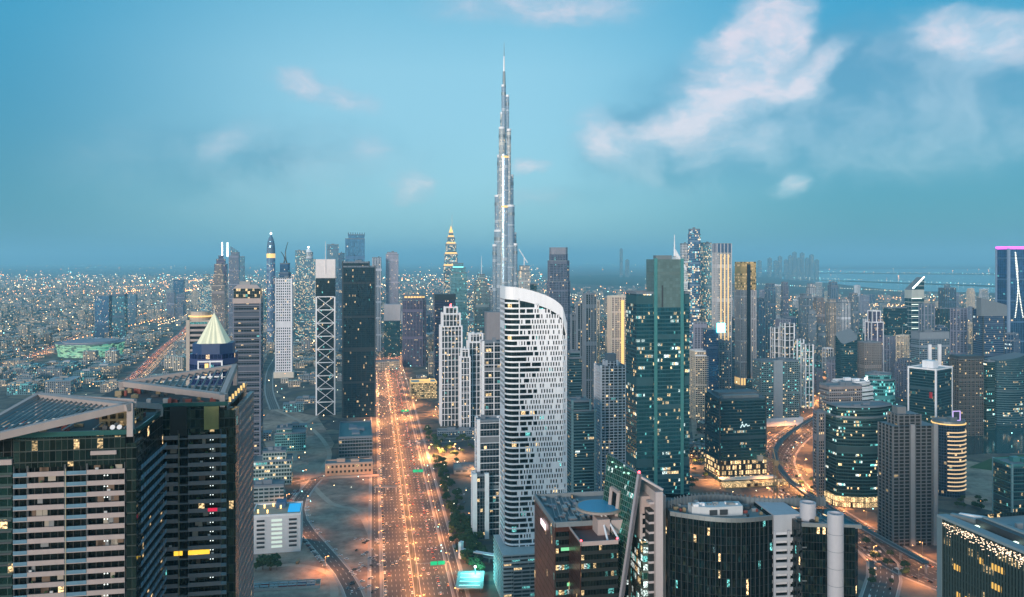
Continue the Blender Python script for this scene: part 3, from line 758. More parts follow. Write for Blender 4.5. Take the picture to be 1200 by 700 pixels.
for k in range(n_):
    za, zb = z1 * k / n_, z1 * (k + 1) / n_; xm = w_ / 2 - 2.2
    mb = MB()
    mb.bar((-xm, yf, zb), (0, yf, (za + zb) / 2), .5); mb.bar((xm, yf, zb), (0, yf, (za + zb) / 2), .5)
    mb.bar((-xm, yf, za), (0, yf, (za + zb) / 2), .5); mb.bar((xm, yf, za), (0, yf, (za + zb) / 2), .5)
    mb.bar((-xm, yf - .1, zb), (xm, yf - .1, zb), .8)
    mb.build('lattice_brace', white, r_)
tower('broad black glass tower with rows of tiny white lights beside the highway', 401, 440, 308, 1505, f_black, ratio=.5, rot=12, plants=1, par=2, corner=(dark, 2.2), piers=(plain('dark_bronze', (.02, .028, .04), .4, .5), 9, .5, .5), tiers=[(313, .82, 1, -.09)])
tower('dark grey tower with a trapezoid stone crown left of the sandy lots', 273, 308, 356, 1100, facade('dark_striped_wall', (.06, .075, .11), (.03, .05, .08), 3.7, 3.4, .38, .08, .05, 0, .7, .2, 1.8), ratio=.7, plants=0, par=0, clad=(plain('slate_band', (.16, .16, .19)), 7.4, 1.4, .5), corner=(plain('slate_blue_pier', (.12, .14, .2)), 2.))
t_ = tower  # keep name free
def frustum(root, w0, d0, z0, w1, d1, z1, mat, name='crown'):
    mb = MB(); a, b = rect(w0, d0), rect(w1, d1)
    for i in range(4):
        j = (i + 1) % 4; mb.quad((*a[i], z0), (*a[j], z0), (*b[j], z1), (*b[i], z1))
    mb.poly([(*q, z1) for q in b]); return mb.build(name, mat, root)
s_, X_, Y_ = solve(273, 308, 1100, rect(1, .7), R(10))
cr = [o for o in C.objects if o.get('label', '').startswith('dark grey tower with a trapezoid')][0]
h = zz(356, 1100)
MB().prism(rect(s_ * 1.03, s_ * .73), h, h + 7).build('stone_belt', pinkc, cr)
MB().prism(rect(s_ * .96, s_ * .66), h + 7, h + 20, top=False).build('sky_lobby', facade('lobby_glass', (.1, .1, .1), (.03, .05, .06), 4, 3, .1, .08, .25, .1, .6, .2, 2), cr)
frustum(cr, s_ * 1.0, s_ * .7, h + 20, s_ * .7, s_ * .45, zz(334, 1100), pinkc)
MB().box(-.3 * s_, .1 * s_, -.12 * s_, .12 * s_, zz(334, 1100), zz(330, 1100)).build('plant_room', conc, cr)

tower('beige banded tower with a rounded lit drum roof behind the pyramid', 219, 251, 377, 1180, facade('beige_banded_wall', (.40, .33, .31), (.05, .06, .08), 7.2, 40, .45, .02, .02, 0, .8, .1, 1.4), ratio=.9, plants=0, trim=beige, corner=(beige, 5))
t_ = dict(root=[o for o in C.objects if o.get('label', '').startswith('beige banded tower')][0])
t_root = t_['root']; h = zz(377, 1180)
MB().prism(ell(30, 30, 20), h, h + 6).build('drum', beige, t_root); MB().prism(ell(34, 34, 20), h + 6, h + 8).build('drum_rim', g_gold, t_root); MB().prism(ell(28, 28, 20), h + 8, h + 14).build('drum', beige, t_root)

# pyramid-topped blue tower
D = 640.; s_, X_, Y_ = solve(222, 279, D, chamf(1, 1, .22), R(10))
py = empty('tower', (X_, Y_, 0), R(10)); tag(py, 'blue glass tower topped by a glowing pale fluted pyramid', 'tower')
FOOT.append((X_, Y_, 25))
h = zz(404, D)
MB().prism(chamf(s_, s_, .22 * s_), 0, h - 8).build('curtain_wall', facade('royal_blue_wall', (.03, .05, .14), (.03, .06, .20), 4, 3, .12, .08, .03, 0, .5, .5, 1.6, rough=.1), py)
MB().prism(chamf(s_ * .9, s_ * .9, .25 * s_), h - 8, h).build('blue_collar', plain('blue_panel', (.03, .06, .15), .4), py)
for zz_, ww in ((h - 14, 1), (h - 20, 1), (h - 26, 1)): MB().box(-.26 * s_, .26 * s_, -.5 * s_ - .8, -.5 * s_ + .1, zz_, zz_ + 1.2).build('balcony_frame', white, py)
for x in (-.26, -.0, .26): MB().box(x * s_ - .5, x * s_ + .5, -.5 * s_ - .75, -.5 * s_ + .1, h - 27, h - 12.7).build('balcony_frame', white, py)
MB().box(-.12 * s_, -.04 * s_, -.5 * s_ - .3, -.5 * s_, h - 24, h - 15).build('lit_window', g_gold, py)
apex = (0, 0, zz(368, D)); N = 32; base = ell(s_ * .88, s_ * .88, N, 0, 0, math.pi / N)
pym = plain('pyramid_shell', (.72, .70, .52), .5)
b_ = pym.node_tree.nodes['Principled BSDF']; b_.inputs['Emission Color'].default_value = (1, .95, .62, 1); b_.inputs['Emission Strength'].default_value = .14
mb = MB(); sq = []
for i in range(32):
    a = 2 * math.pi * i / 32 + math.pi / 4; k = .5 * s_ / max(abs(math.cos(a)), abs(math.sin(a))) * .70 * (1 if i % 2 else .9)
    sq.append((k * math.cos(a), k * math.sin(a)))
mb.cone(sq, h, apex); mb.poly([(*q, h) for q in sq]); mb.build('pyramid', pym, py)
MB().bar((0, 0, apex[2] - 1), (0, 0, apex[2] + 5), .25, 6, .1).build('finial', white, py)

# far left landmarks
tower('left slab of the twin navy residential towers on the far plain', 111, 131.5, 347, 3026, f_navy, ratio=.6, rot=4, plants=1)
tower('right slab of the twin navy residential towers on the far plain', 131.5, 149.5, 345, 3040, facade('navy_teal_wall', (.05, .09, .14), (.05, .16, .24), 3.8, 3, .25, .12, .08, 0, .3, .6, 2), ratio=.6, rot=4, plants=1)
tower('hazy blue block just behind the twin navy towers', 149, 161, 345, 3700, f_blue, plants=1)
tower('pinkish slab tower standing second left of the arch gabled tower', 195, 206, 343, 4000, f_lilac, plants=1)
tower('pinkish slab tower standing directly left of the slim lit tower', 207, 218, 345, 4000, f_lilac, plants=1)
tower('small dark tower behind the pinkish slab pair', 203, 217, 328, 5000, f_navy, plants=1)
tower('teal block under a slim white lit crown on the left plain', 234, 250, 333, 3300, f_litb, plants=1, tiers=[(322, .5, .5)], top_band=(g_cyan, 333, 334))
t_ = tower('stone tower with a pointed arch gable and two tall glowing masts', 248, 265, 322, 2500, f_stone, plants=0, tiers=[(335, .8, .8), (310, .5, .5)], trim=beige)
t_ = tower('dark domed tower with twin white glowing masts', 251, 267, 304, 2600, f_purple, plants=0, tiers=[(310, .7, .7), (300, .4, .4)])
for px_ in (258, 264): part(t_, 'lit_mast', MB().bar((gx(px_, 2600) - t_['X'], 0, t_['h'] - 2), (gx(px_, 2600) - t_['X'], 0, zz(284, 2600)), 2.2, 6, 1.6), g_white)
t_ = tower('lilac glass tower with a quarter-round shoulder on the left skyline', 268, 281, 296, 2900, f_lilac, plants=0, tiers=[(300, .8, 1, .1)])
part(t_, 'curved_crown', MB().prism([(q[0], q[1]) for q in rect(t_['w'] * .7, t_['d'] * .8)], t_['h'], [t_['h'] + 22, t_['h'] + 6, t_['h'] + 6, t_['h'] + 22]), MATS['blue_glass_wall'])
tower('low hazy teal tower right of the quarter-round shouldered tower', 281, 287, 301, 3100, f_blue, plants=1)
t_ = tower('slender rocket-shaped tower with a golden band and star tip', 312.5, 322.5, 301, 2600, facade('rocket_wall', (.18, .24, .36), (.12, .22, .38), 3.8, 3, .25, .15, .12, 0, .6, .3, 1.8), shape='round', ratio=.9, plants=0, par=0)
w_ = t_['w']; h = t_['h']; mb = MB(); pr = [(0, .5), (12, .5), (35, .47), (50, .38), (62, .22), (70, .06)]
for (za, ra), (zb, rb) in zip(pr, pr[1:]):
    a, b = ell(w_ * 2 * ra, w_ * 1.8 * ra, 16), ell(w_ * 2 * rb, w_ * 1.8 * rb, 16)
    for i in range(16): j = (i + 1) % 16; mb.quad((*a[i], h + za), (*a[j], h + za), (*b[j], h + zb), (*b[i], h + zb))
part(t_, 'pointed_crown', mb, MATS['blue_glass_wall'])
part(t_, 'golden_band', MB().prism(ell(w_ * 1.04, w_ * .94, 16), h - 4, h + 10, True, True), g_gold)
part(t_, 'finial', MB().bar((0, 0, h + 68), (0, 0, zz(269, 2600)), .8, 6, .3), white)
mb = MB()
for k in range(3):
    a = math.pi * k / 3; mb.bar((-4 * math.cos(a), 0, h + 74 - 4 * math.sin(a)), (4 * math.cos(a), 0, h + 74 + 4 * math.sin(a)), .4)
part(t_, 'star', mb, g_white)
tower('blue glass tower of many lit windows, taller left half', 346, 370, 304, 2870, f_litb, plants=1, ratio=.6, tiers=[(304, .5, 1, -.25)], par=1) ['root']
t_ = tower('tall half of the lit window tower beside the pale capped tower', 346, 359, 294, 2880, f_litb, plants=1, foot=False)
t_ = tower('hazy domed tower with one bright beacon behind the lit windows', 356, 367, 296, 3300, f_white, plants=0, shape='round', ratio=1)
part(t_, 'dome', MB().cone(ell(t_['w'], t_['w'], 16), t_['h'], (0, 0, t_['h'] + 20)), white); part(t_, 'beacon', MB().blob((0, 0, t_['h'] + 22), 4, jag=0), g_white)
tower('plain blue glass tower behind the pale capped tower mast', 383, 397, 287, 2500, f_blue, plants=1)
tower('short blue glass tower between two taller blue ones', 397, 404, 297, 2600, f_blue, plants=1)
t_ = tower('tallest blue glass tower of the cluster with vertical ribs', 404.5, 427.5, 280, 2100, facade('ribbed_blue_wall', (.07, .17, .30), (.10, .26, .42), 3.8, 3.5, .1, .3, .02, 0, .5, .3, 1.5), plants=0, ratio=.5, tiers=[(280, .82, 1, .07)], par=1)
part(t_, 'crown_fins', mull_mb(t_['segs'][-1][2], t_['h'] - 4, zz(272.5, 2100), 6, 2, .5), MATS['blue_glass_wall'])
tower('white striped slab tower right of the broad black tower', 436, 447, 302, 2600, facade('striped_white', (.45, .46, .52), (.06, .13, .20), 3.6, 5, .1, .45, .04, 0, .7, .1, 1.5), plants=1)
tower('slender lilac tower with a small dome lamp on the hazy skyline', 452, 467, 296, 2650, facade('lilac_fin_wall', (.38, .36, .44), (.20, .24, .32), 3.6, 3.4, .12, .5, .03, 0, .8, .1, 1.5), plants=1, ratio=.7, tiers=[(298, .8, .8)])
t_ = tower('dark glass tower with a blank pale cube on top near the highway bend', 450, 469, 376, 2450, f_deep, plants=0, ratio=.8, par=0)
part(t_, 'blank_cube', MB().prism(rect(t_['w'] * 1.02, t_['d'] * 1.02), t_['h'], zz(357, 2450)), plain('pale_cube', (.50, .46, .48)))
tower('dark purple tower ringed by a lit crown right of the highway', 472, 499, 347, 2227, f_purple, plants=1, shape='cham', ratio=.8, piers=(plain('plum_pier', (.12, .10, .15)), 8, 1.4, .8), tiers=[(352, .9, .9)], top_band=(g_gold, 347.5, 349.5))
tower('dark tower with a wide disc-like top behind the framed towers', 508, 534, 350, 1900, f_purple, plants=1, ratio=.9, top_band=(dark, 345, 352))
t_ = tower('ornate golden crowned tower with a needle left of the tallest tower', 519, 538, 312, 2300, f_litb, plants=0, ratio=.9, tiers=[(312, .85, .85), (298, .68, .68), (286, .5, .5), (278, .3, .3)], mast=(529, 251), trim=beige)
for k, (y_, s1) in enumerate(((313, .9), (299, .74), (287, .56), (279, .36))): part(t_, 'golden_tier', MB().prism(rect(t_['w'] * s1, t_['d'] * s1), zz(y_, 2300) + 1, zz(y_ - 3.2, 2300), True, True), g_gold)
part(t_, 'crown', MB().cone(rect(t_['w'] * .3, t_['d'] * .3), t_['h'], (0, 0, zz(264, 2300))), g_gold)
tower('glass tower with a cyan lit stepped crown beside the golden crowned one', 527, 547, 314, 2100, facade('aqua_wall', (.14, .28, .32), (.12, .32, .38), 3.8, 3.2, .2, .3, .08, 0, .4, .5, 1.8), plants=0, ratio=.8, tiers=[(320, .85, .85), (314, .6, .6)], top_band=(g_cyan, 313, 315))
tower('slim grey tower with a white lit tip between aqua towers', 555, 573, 330, 2150, facade('aqua_grid', (.28, .34, .36), (.08, .22, .26), 3.6, 3.2, .3, .25, .14, 0, .5, .4, 1.8), plants=0, tiers=[(335, .8, .8), (322, .5, .5)], mast=(564, 300, white, 1.2))
tower('tower of teal lights at the foot of the tallest tower', 546, 558, 345, 2300, f_litb, plants=1)
for (a, b, yt, D_, lb) in ((515, 541.5, 361, 1430, 'nearest black and white framed residential tower with red beacon'), (538.5, 551, 410, 1400, 'narrow step of the black and white framed residential row'), (547, 568, 392, 1420, 'shorter black and white framed tower in front of the aqua towers')):
    t_ = tower(lb, a, b, yt, D_, f_res, ratio=.8, plants=1, par=1, tiers=([(383, .85, .85), (368, .6, .6)] if yt == 361 else [(yt + 9, .8, .8)]), clad=(white, 10.5, 1.0, .5), piers=(white, 6.5, 1.1, .8), corner=(white, 2.6), trim=white)
    if yt == 361: part(t_, 'beacon', MB().bar((0, 0, t_['h']), (0, 0, t_['h'] + 6), 1.2, 6), g_red)
tower('grey concrete topped tower pressed against the white tower', 568, 592, 372, 1000, f_res, plants=0, par=0, ratio=.8, top_band=(plain('blank_concrete', (.22, .21, .23)), 366, 402))
tower('white lined grey tower half hidden by the white curved tower', 563, 592, 402, 900, f_res, ratio=.7, plants=1, clad=(plain('pale_band', (.55, .54, .58)), 7., .9, .5), corner=(white, 2.4), piers=(white, 11, 1., .6))
tower('lower stepped white pier tower left of the white curved tower', 557, 588, 494, 860, f_res, ratio=.7, plants=1, clad=(plain('pale_band', (.5, .5, .5)), 7., .9, .5), corner=(white, 3.4))
tower('lowest stepped block with a blank white corner above the car park', 553, 572, 558, 850, f_res, ratio=.9, plants=1, corner=(white, 4.5))
t_ = tower('unfinished pale tower with a crane, right of the tallest tower', 607, 622, 312, 2000, facade('raw_frame', (.45, .44, .44), (.12, .16, .18), 3.8, 4, .3, .25, .16, 0, .4, .3, 2, metal=0, rough=.7), plants=0, tiers=[(318, .8, .8)])
part(t_, 'crane_mast', MB().bar((0, 0, t_['h']), (0, 0, t_['h'] + 22), 1.0), white); part(t_, 'crane_jib', MB().bar((8, 0, t_['h'] + 8), (-14, 0, t_['h'] + 42), .9), white)
tower('small dark tower just right of the pale unfinished one', 620, 629, 333, 2000, f_deep, plants=1)
tower('dark slate tower with a stepped rounded top behind the white tower', 641, 668, 298, 1800, facade('slate_wall', (.11, .13, .19), (.07, .12, .19), 3.8, 3, .3, .2, .03, 0, .5, .4, 1.8), plants=0, ratio=.8, shape='cham', tiers=[(330, .92, .92), (306, .78, .78)], piers=(plain('slate_pier', (.13, .15, .21)), 7, 1., .6), top_band=(plain('slate_cap', (.22, .23, .28)), 290, 298))
f_fin = facade('finned_dark_wall', (.10, .14, .18), (.025, .06, .08), 3.6, 4, .15, .3, .05, 0, .8, .1, 1.7)
for a, b, yt, D_, lb in ((683, 698.5, 345, 1500, 'tallest dark finned tower of the trio right of the white tower'), (675, 684, 356, 1520, 'middle dark finned tower of the trio with stepping roofs'), (668.5, 676, 369, 1540, 'shortest dark finned tower of the stepping trio')):
    tower(lb, a, b, yt, D_, f_fin, plants=1, ratio=1.1, piers=(plain('fin_blue', (.16, .20, .25)), 5, .9, 1.))
tower('teal stepped tower directly right of the white curved tower', 664, 681, 413, 1100, f_deep, plants=1, tiers=[(420, .8, .8)], clad=(plain('teal_slab', (.10, .2, .24)), 3.6, .7, .5), ratio=1)
tower('teal balcony tower in front of the dark finned trio', 664, 698, 471, 960, f_deep, plants=1, clad=(plain('teal_slab', (.1, .2, .24)), 3.6, .8, .8), ratio=.9, corner=(plain('teal_corner', (.14, .26, .30)), 2.4), tiers=[(482, .8, 1, -.1)])
tower('cream tower with one golden lit vertical strip', 712, 741, 348, 1500, facade('cream_dark_bay', (.50, .40, .36), (.04, .05, .07), 3.5, 3., .28, .35, .07, 0, .9, .1, 1.6), plants=1, ratio=.7, piers=(cream, 5, 1.2, 1.), trim=cream)
t_root = [o for o in C.objects if o.get('label', '').startswith('cream tower with one golden')][0]
MB().box(-2.5, 2.5, -17, -16.2 + 1, 10, zz(352, 1500)).build('lit_strip', g_gold, t_root)
t_ = tower('white grid balcony tower with a stepped lift crown', 697, 734, 430, 1000, f_res, ratio=.8, plants=0, tiers=[(430, .45, .5)], clad=(plain('white_slab', (.68, .67, .72)), 3.5, .8, .9), piers=(plain('white_slab2', (.64, .63, .68)), 5.2, .9, 1.), corner=(white, 2.2), par=1.)
part(t_, 'lift_crown', MB().prism(rect(t_['w'] * .35, t_['d'] * .4), zz(430, 1000), zz(416, 1000)), grey)
# second line right of the teal tower
t_ = tower('white sail-shaped tower with a slim mast behind the teal tower', 788, 806, 300, 1700, facade('pearl_wall', (.66, .68, .70), (.35, .42, .46), 3.6, 3, .3, .3, .05, 0, .8, .1, 1.6), plants=0, par=0, slope=(-38, 0), mast=(791.5, 275, white, 2.))
part(t_, 'sail', MB().prism([(q[0] * .95, q[1] * .5) for q in rect(t_['w'], t_['d'])], t_['h'] - 40, [t_['h'] + 14, t_['h'] - 25, t_['h'] - 25, t_['h'] + 14]), white)
tower('blue tower banded with bright sky lobbies, tallest right of centre', 806, 821, 269, 1700, facade('banded_blue', (.12, .2, .3), (.08, .2, .34), 3.8, 3, .25, .12, .18, .16, .6, .3, 2.2), plants=1, ratio=.8, shape='cham', tiers=[(275, .9, .9)])
tower('small pale tower between the sail and the banded blue tower', 797, 807, 286, 1850, f_white, plants=1)
tower('speckled aqua tower right of the banded blue tower', 821, 834, 285, 1780, facade('speckle', (.25, .34, .38), (.10, .24, .30), 3.6, 2.6, .3, .25, .35, 0, .6, .3, 1.9), plants=1, ratio=.8)
t_ = tower('pale tower with a dark blue crown and three golden light strips', 835, 857, 286, 1650, facade('pale_ribbed', (.45, .44, .46), (.08, .14, .18), 3.6, 3, .2, .45, .08, 0, .8, .1, 1.6), plants=0, ratio=.7, piers=(plain('pale_rib', (.52, .50, .52)), 7, 1.5, 1.), top_band=(plain('blue_cap', (.05, .11, .2)), 286, 296))
for k in (-.24, .02, .27): part(t_, 'light_strip', MB().box(k * t_['w'] - .8, k * t_['w'] + .8, -t_['d'] / 2 - 1.6, -t_['d'] / 2 - .2, 10, zz(298, 1650)), g_gold)
t_ = tower('slender twin-shaft tower with lit gold crown boxes and glowing base', 861, 886, 340, 1900, facade('silver_ribbed', (.50, .47, .48), (.16, .18, .22), 3.7, 3, .12, .5, .05, 0, .9, .1, 1.8), plants=0, ratio=.8, par=0, piers=(plain('silver_rib', (.42, .40, .42)), 6, 1.6, 1.))
fgb = facade('gold_box_wall', (.50, .34, .14), (.18, .12, .05), 7, 4, .35, .2, .6, .2, 1., 0, .9)
for x0, x1 in ((-.5, -.1), (.12, .5)): part(t_, 'gold_crown_box', MB().prism([(x0 * t_['w'], -t_['d'] / 2), (x1 * t_['w'], -t_['d'] / 2), (x1 * t_['w'], t_['d'] / 2), (x0 * t_['w'], t_['d'] / 2)], t_['h'], zz(307, 1900)), fgb)
part(t_, 'dark_slot', MB().box(-.1 * t_['w'], .12 * t_['w'], -t_['d'] / 2 - 2, t_['d'] / 2, 0, zz(310, 1900)), plain('slot_glass', (.02, .04, .06), .2, .6))
part(t_, 'lit_base', MB().prism(rect(t_['w'] * 1.03, t_['d'] * 1.03), 0, 16), g_gold)
t_ = tower('dark building carrying a bright cyan advertising screen', 824, 842, 386, 1480, f_navy, plants=1, ratio=.7)
part(t_, 'screen', MB().box(t_['w'] * .35, t_['w'] * 1.0, -t_['d'] / 2 - 3, -t_['d'] / 2 - 1, zz(390, 1480), zz(379, 1480)), g_cyan)
tower('cream round-fronted balcony tower with a white curved roof line', 808, 838, 417, 1480, facade('creme2', (.52, .42, .34), (.04, .05, .06), 3.5, 4, .1, .3, .18, 0, .95, 0, 1.8), plants=0, shape='bow', ratio=.7, clad=(cream, 3.5, .9, .7), piers=(cream, 6, 1.2, .9), tiers=[(417, .85, .8, -.08)], trim=white)
tower('grey tower with an arched lattice top under the cyan screen', 838, 857, 401, 1580, f_grey, plants=1, ratio=.8, piers=(grey, 5, 1, .8), tiers=[(412, .9, .9)])
tower('pale grey tower left of the gold-crowned twin shafts', 850, 861, 373, 1700, f_grey, plants=1)
tower('small cream tower under the three golden light strips', 812, 822, 362, 1750, f_creaml, plants=1)
tower('stepped grey tower behind the cyan screen', 822, 836, 355, 1800, f_grey, plants=1, tiers=[(362, .7, .8)])
tower('short grey tower beneath the banded blue tower', 800, 811, 352, 1800, f_white, plants=1)
# balcony block with the blank slab
t_ = tower('wide teal balcony block with a tall blank grey slab in its front', 882.5, 936, 424, 1428, f_tealgrid, plants=3, ratio=.45, clad=(plain('grey_slab', (.18, .24, .27)), 3.5, .9, 1.0), piers=(plain('grey_fin', (.16, .21, .24)), 4.4, .6, 1.1), par=1.6, podium=(1.2, 14, white))
part(t_, 'blank_slab', MB().box(-.18 * t_['w'], .06 * t_['w'], -t_['d'] / 2 - 1.8, -t_['d'] / 2, 0, t_['h'] + 2), plain('blank_grey', (.28, .32, .36)))
for a, b, yt, D_, lb in ((903, 917, 385, 1700, 'leftmost of the white framed towers behind the wide teal balcony block'), (914, 931, 380, 1680, 'white framed dark tower behind the wide teal balcony block'), (930, 942, 399, 1620, 'narrow white framed tower at the right end of the teal balcony block'), (939, 953, 405, 1600, 'teal glazed tower with white edges right of the teal balcony block')):
    tower(lb, a, b, yt, D_, f_res if b < 940 else f_tealgrid, plants=1, ratio=.9, clad=(white, 14, 1.2, .5), piers=(white, 9, 1.6, .7), corner=(white, 2.4))
for a, b, yt, D_, fc, lb in ((936, 952, 345, 2400, f_grey, 'leftmost grey tower of the hazy group before the creek'), (952, 967, 349, 2420, f_stone, 'pinkish tower joined to the leftmost grey tower of the group'), (968, 981, 351, 2440, f_cream, 'cream topped tower in the middle of the hazy group'), (980, 997, 351, 2400, f_white, 'white topped tower at the right of the hazy group'),
        (970, 982, 331, 2700, f_blue, 'blue tower with pale top rising above the hazy group'), (994, 1006, 344, 2450, f_grey, 'grey and white tower closing the hazy group'), (896, 909, 333, 2600, f_blue, 'blue glass tower framed in white right of the gold-crowned tower'), (915, 924, 331, 2800, f_lilac, 'tall lilac tower standing alone before the creek'),
        (945, 956, 333, 2900, f_white, 'round white domed block near the creek'), (886, 897, 350, 2300, f_blue, 'pale blue slab right beside the gold-crowned tower')):
    tower(lb, a, b, yt, D_, fc, plants=1, ratio=.8, piers=(MATS['grey_render'], 9, 1.4, .8), tiers=[(yt + 4, .8, .8)])
tower('dark teal glass tower with a slanted wedge roof', 979, 1005, 404, 1600, f_deep, plants=0, ratio=.8, slope=(10, 20), shape='cham', cham=.12)
tower('beige concrete grid tower behind the white banded curved offices', 1004, 1033, 402, 1650, f_conc, plants=2, ratio=.7, clad=(plain('sand_slab', (.19, .18, .185)), 3.6, .9, .7), piers=(plain('sand_slab2', (.18, .17, .175)), 5, .9, .8))
tower('white capped dark tower rising behind the beige concrete grid tower', 1014, 1035, 365, 1900, f_purple, plants=1, ratio=.8, tiers=[(378, .7, .7)], piers=(white, 14, 2, 1), trim=white)
tower('wide dark teal block left of the striped curved-top tower', 1035, 1063, 361, 2100, f_deep, plants=2, ratio=.4)
# tower with curved lit top and stripes
t_ = tower('tower of white lit stripes with a curved slanting glass top', 1060, 1083, 340, 2200, facade('lit_stripe_wall', (.42, .45, .42), (.03, .12, .16), 11, 60, .16, .01, .0, 0, .5, .4, 1, metal=.6), plants=0, par=0, ratio=.8, slope=(34, 0))
mb = MB()
for k in range(12): mb.box(-.5 * t_['w'] - .6, .3 * t_['w'], -t_['d'] / 2 - 1, -t_['d'] / 2, 10 + k * 16, 11.6 + k * 16)
part(t_, 'light_strip', mb, glow('soft_white_light', (.9, 1, .85), 1.6))
part(t_, 'roof_light', MB().bar((-.4 * t_['w'], -t_['d'] / 2, t_['h'] + 4), (.5 * t_['w'], -t_['d'] / 2, t_['h'] + 35), 1.2), g_white)
for a, b, yt, D_, fc, lb in ((1077, 1095, 357, 2000, f_grey, 'stone and glass tower right of the striped curved-top tower'), (1094, 1114, 362, 2300, f_deep, 'dark teal block with a bright roof line beyond the fin tower'), (1100, 1120, 338, 2900, f_blue, 'hazy teal tower near the far shore'), (1114, 1133, 362, 1700, f_lilac, 'grey vertical finned tower left of the slanted roof tower')):
    tower(lb, a, b, yt, D_, fc, plants=1, ratio=.7, piers=(MATS['lilac_render'] if fc in (f_lilac, f_grey) else MATS['dark_metal'], 8, 1.5, 1.2))
tower('dark banded tower with a slanted blank roof wall', 1140, 1177, 363, 1500, f_navy, plants=0, ratio=.6, clad=(plain('navy_slab', (.12, .16, .20)), 3.7, .6, .5), slope=(-12, 0), corner=(dark, 2))
part({'root': [o for o in C.objects if o.get('label', '').startswith('dark banded tower with a slanted')][0]}, 'roof_wall', MB().prism(rect(54, 12, 0, -8), zz(363, 1500) - 12, [zz(349, 1500), zz(358, 1500), zz(358, 1500), zz(349, 1500)]), plain('slate_roof_wall', (.16, .19, .22)))
t_ = tower('tall blue tower edged by a magenta roof and dotted light curve', 1167, 1216, 292, 1900, facade('deep_blue_wall', (.05, .12, .22), (.05, .14, .28), 3.8, 6, .08, .12, .01, 0, .5, .4, 1.6), plants=0, ratio=.5, corner=(plain('steel_blue_pier', (.22, .30, .42)), 5))
part(t_, 'roof_light', MB().prism(rect(t_['w'] * 1.02, t_['d'] * 1.02), t_['h'], t_['h'] + 6), g_mag)
mb = MB(); xx = -.2 * t_['w']
for k in range(42):
    f = k / 41; z_ = zz(296, 1900) - f * 150; x_ = t_['w'] * (-.27 + .26 * f ** 1.5); mb.box(x_ - .9, x_ + .9, -t_['d'] / 2 - 1.2, -t_['d'] / 2 - .2, z_ - 1.2, z_ + .8)
    x_ = t_['w'] * (-.27 + .10 * math.sin(f * 3.1)) - (1 if f > .3 else 0); mb.box(x_ - .9, x_ + .9, -t_['d'] / 2 - 1.2, -t_['d'] / 2 - .2, z_ - 1.2, z_ + .8)
part(t_, 'dotted_light', mb, glow('dot_light', (1, .98, .8), 2.))
# U-shaped tower and the two pale slabs
t_ = tower('grey notched tower with two pale vertical slabs', 1067, 1113, 390, 1400, f_grey, plants=2, ratio=.4, trim=grey, top_band=(plain('slate_band2', (.20, .23, .27)), 390, 398), tiers=[(398, .96, .96)])
for k in (-.22, .1): part(t_, 'pale_slab', MB().box(k * t_['w'], (k + .09) * t_['w'], -t_['d'] / 2 - 2.5, -t_['d'] / 2 + .2, 0, zz(404, 1400)), white)
t_ = tower('dark blue glass tower edged in white with a lit white roof terrace', 1064, 1116, 434, 1150, f_deep, plants=3, ratio=.8, rot=38, corner=(white, 2.2), trim=white, roof=plain('pale_roof', (.5, .48, .48)), podium=(1.15, 30, cream))
part(t_, 'roof_house', MB().prism(rect(t_['w'] * .3, t_['d'] * .4), t_['h'], t_['h'] + 10), white)
part(t_, 'lit_cornice', MB().prism(offset(t_['poly'], .6), 40, 42.5, True, True), g_cyan)
tower('bronze grid hotel block with a flat dark roof beyond the canal', 1113, 1152, 421, 1350, f_bronze, plants=2, ratio=.6, rot=4, clad=(plain('bronze_band', (.09, .085, .085)), 7.2, 1., .5), piers=(plain('bronze_fin', (.10, .09, .09)), 7, .8, .8), top_band=(dark, 417.5, 421))
tower('bow-fronted dark glass tower with thin bands on the canal bank', 1153, 1204, 423, 1430, f_deep, plants=0, ratio=.5, shape='bow', clad=(plain('teal_band', (.12, .20, .23)), 4., .6, .6), slope=(10, 0))
tower('teal glass wing left of the bow-fronted canal tower', 1150, 1166, 424, 1400, f_office, plants=1, ratio=.8)
t_ = tower('low colonnade pavilion on the canal quay', 1172, 1212, 478, 1440, f_bronze, plants=0, ratio=.3, rot=0, cat='pavilion', name='pavilion')
for k in range(12): part(t_, 'column', MB().box(-.5 * t_['w'] + k * t_['w'] / 11.5, -.5 * t_['w'] + k * t_['w'] / 11.5 + 1.6, -t_['d'] / 2 - 1.6, -t_['d'] / 2 - .1, 0, t_['h'] - 1), plain('pale_column', (.55, .56, .52)))
# office group on the curve
t_ = tower('white banded curved office with bright cyan roof lamp', 972, 1023, 449, 1180, facade('white_band_wall', (.62, .66, .66), (.04, .13, .14), 6, 30, .42, .01, .0, .0, .5, .5, 1.8), plants=2, shape='bow', ratio=.6, clad=(white, 6, 1.4, 1.2), tiers=[(455, .85, .85)], trim=white)
part(t_, 'roof_lamp', MB().blob((t_['w'] * .32, -t_['d'] * .4, t_['h'] + 4), 2.6, jag=0), g_white)
tower('round teal glass office behind the white banded one', 1010, 1049, 440, 1260, facade('lit_teal_wall', (.08, .28, .30), (.04, .22, .24), 5, 3, .3, .05, .2, .3, .1, .8, 1.6), plants=2, shape='round', ratio=.8, tiers=[(446, .8, .8)])
tower('grey stone office wing with square top windows beside the curve', 960, 1010, 453, 1150, f_stone, plants=2, ratio=.5, clad=(plain('stone_grey', (.26, .25, .27)), 7, 1.8, .5))
t_ = tower('dark green curved glass office with a yellow lit ground floor', 966, 1048, 478, 960, f_office, plants=2, shape='bow', ratio=.35, clad=(plain('green_line', (.05, .14, .14)), 8, .5, .4), tiers=[(490, .94, .9)], foot=True)
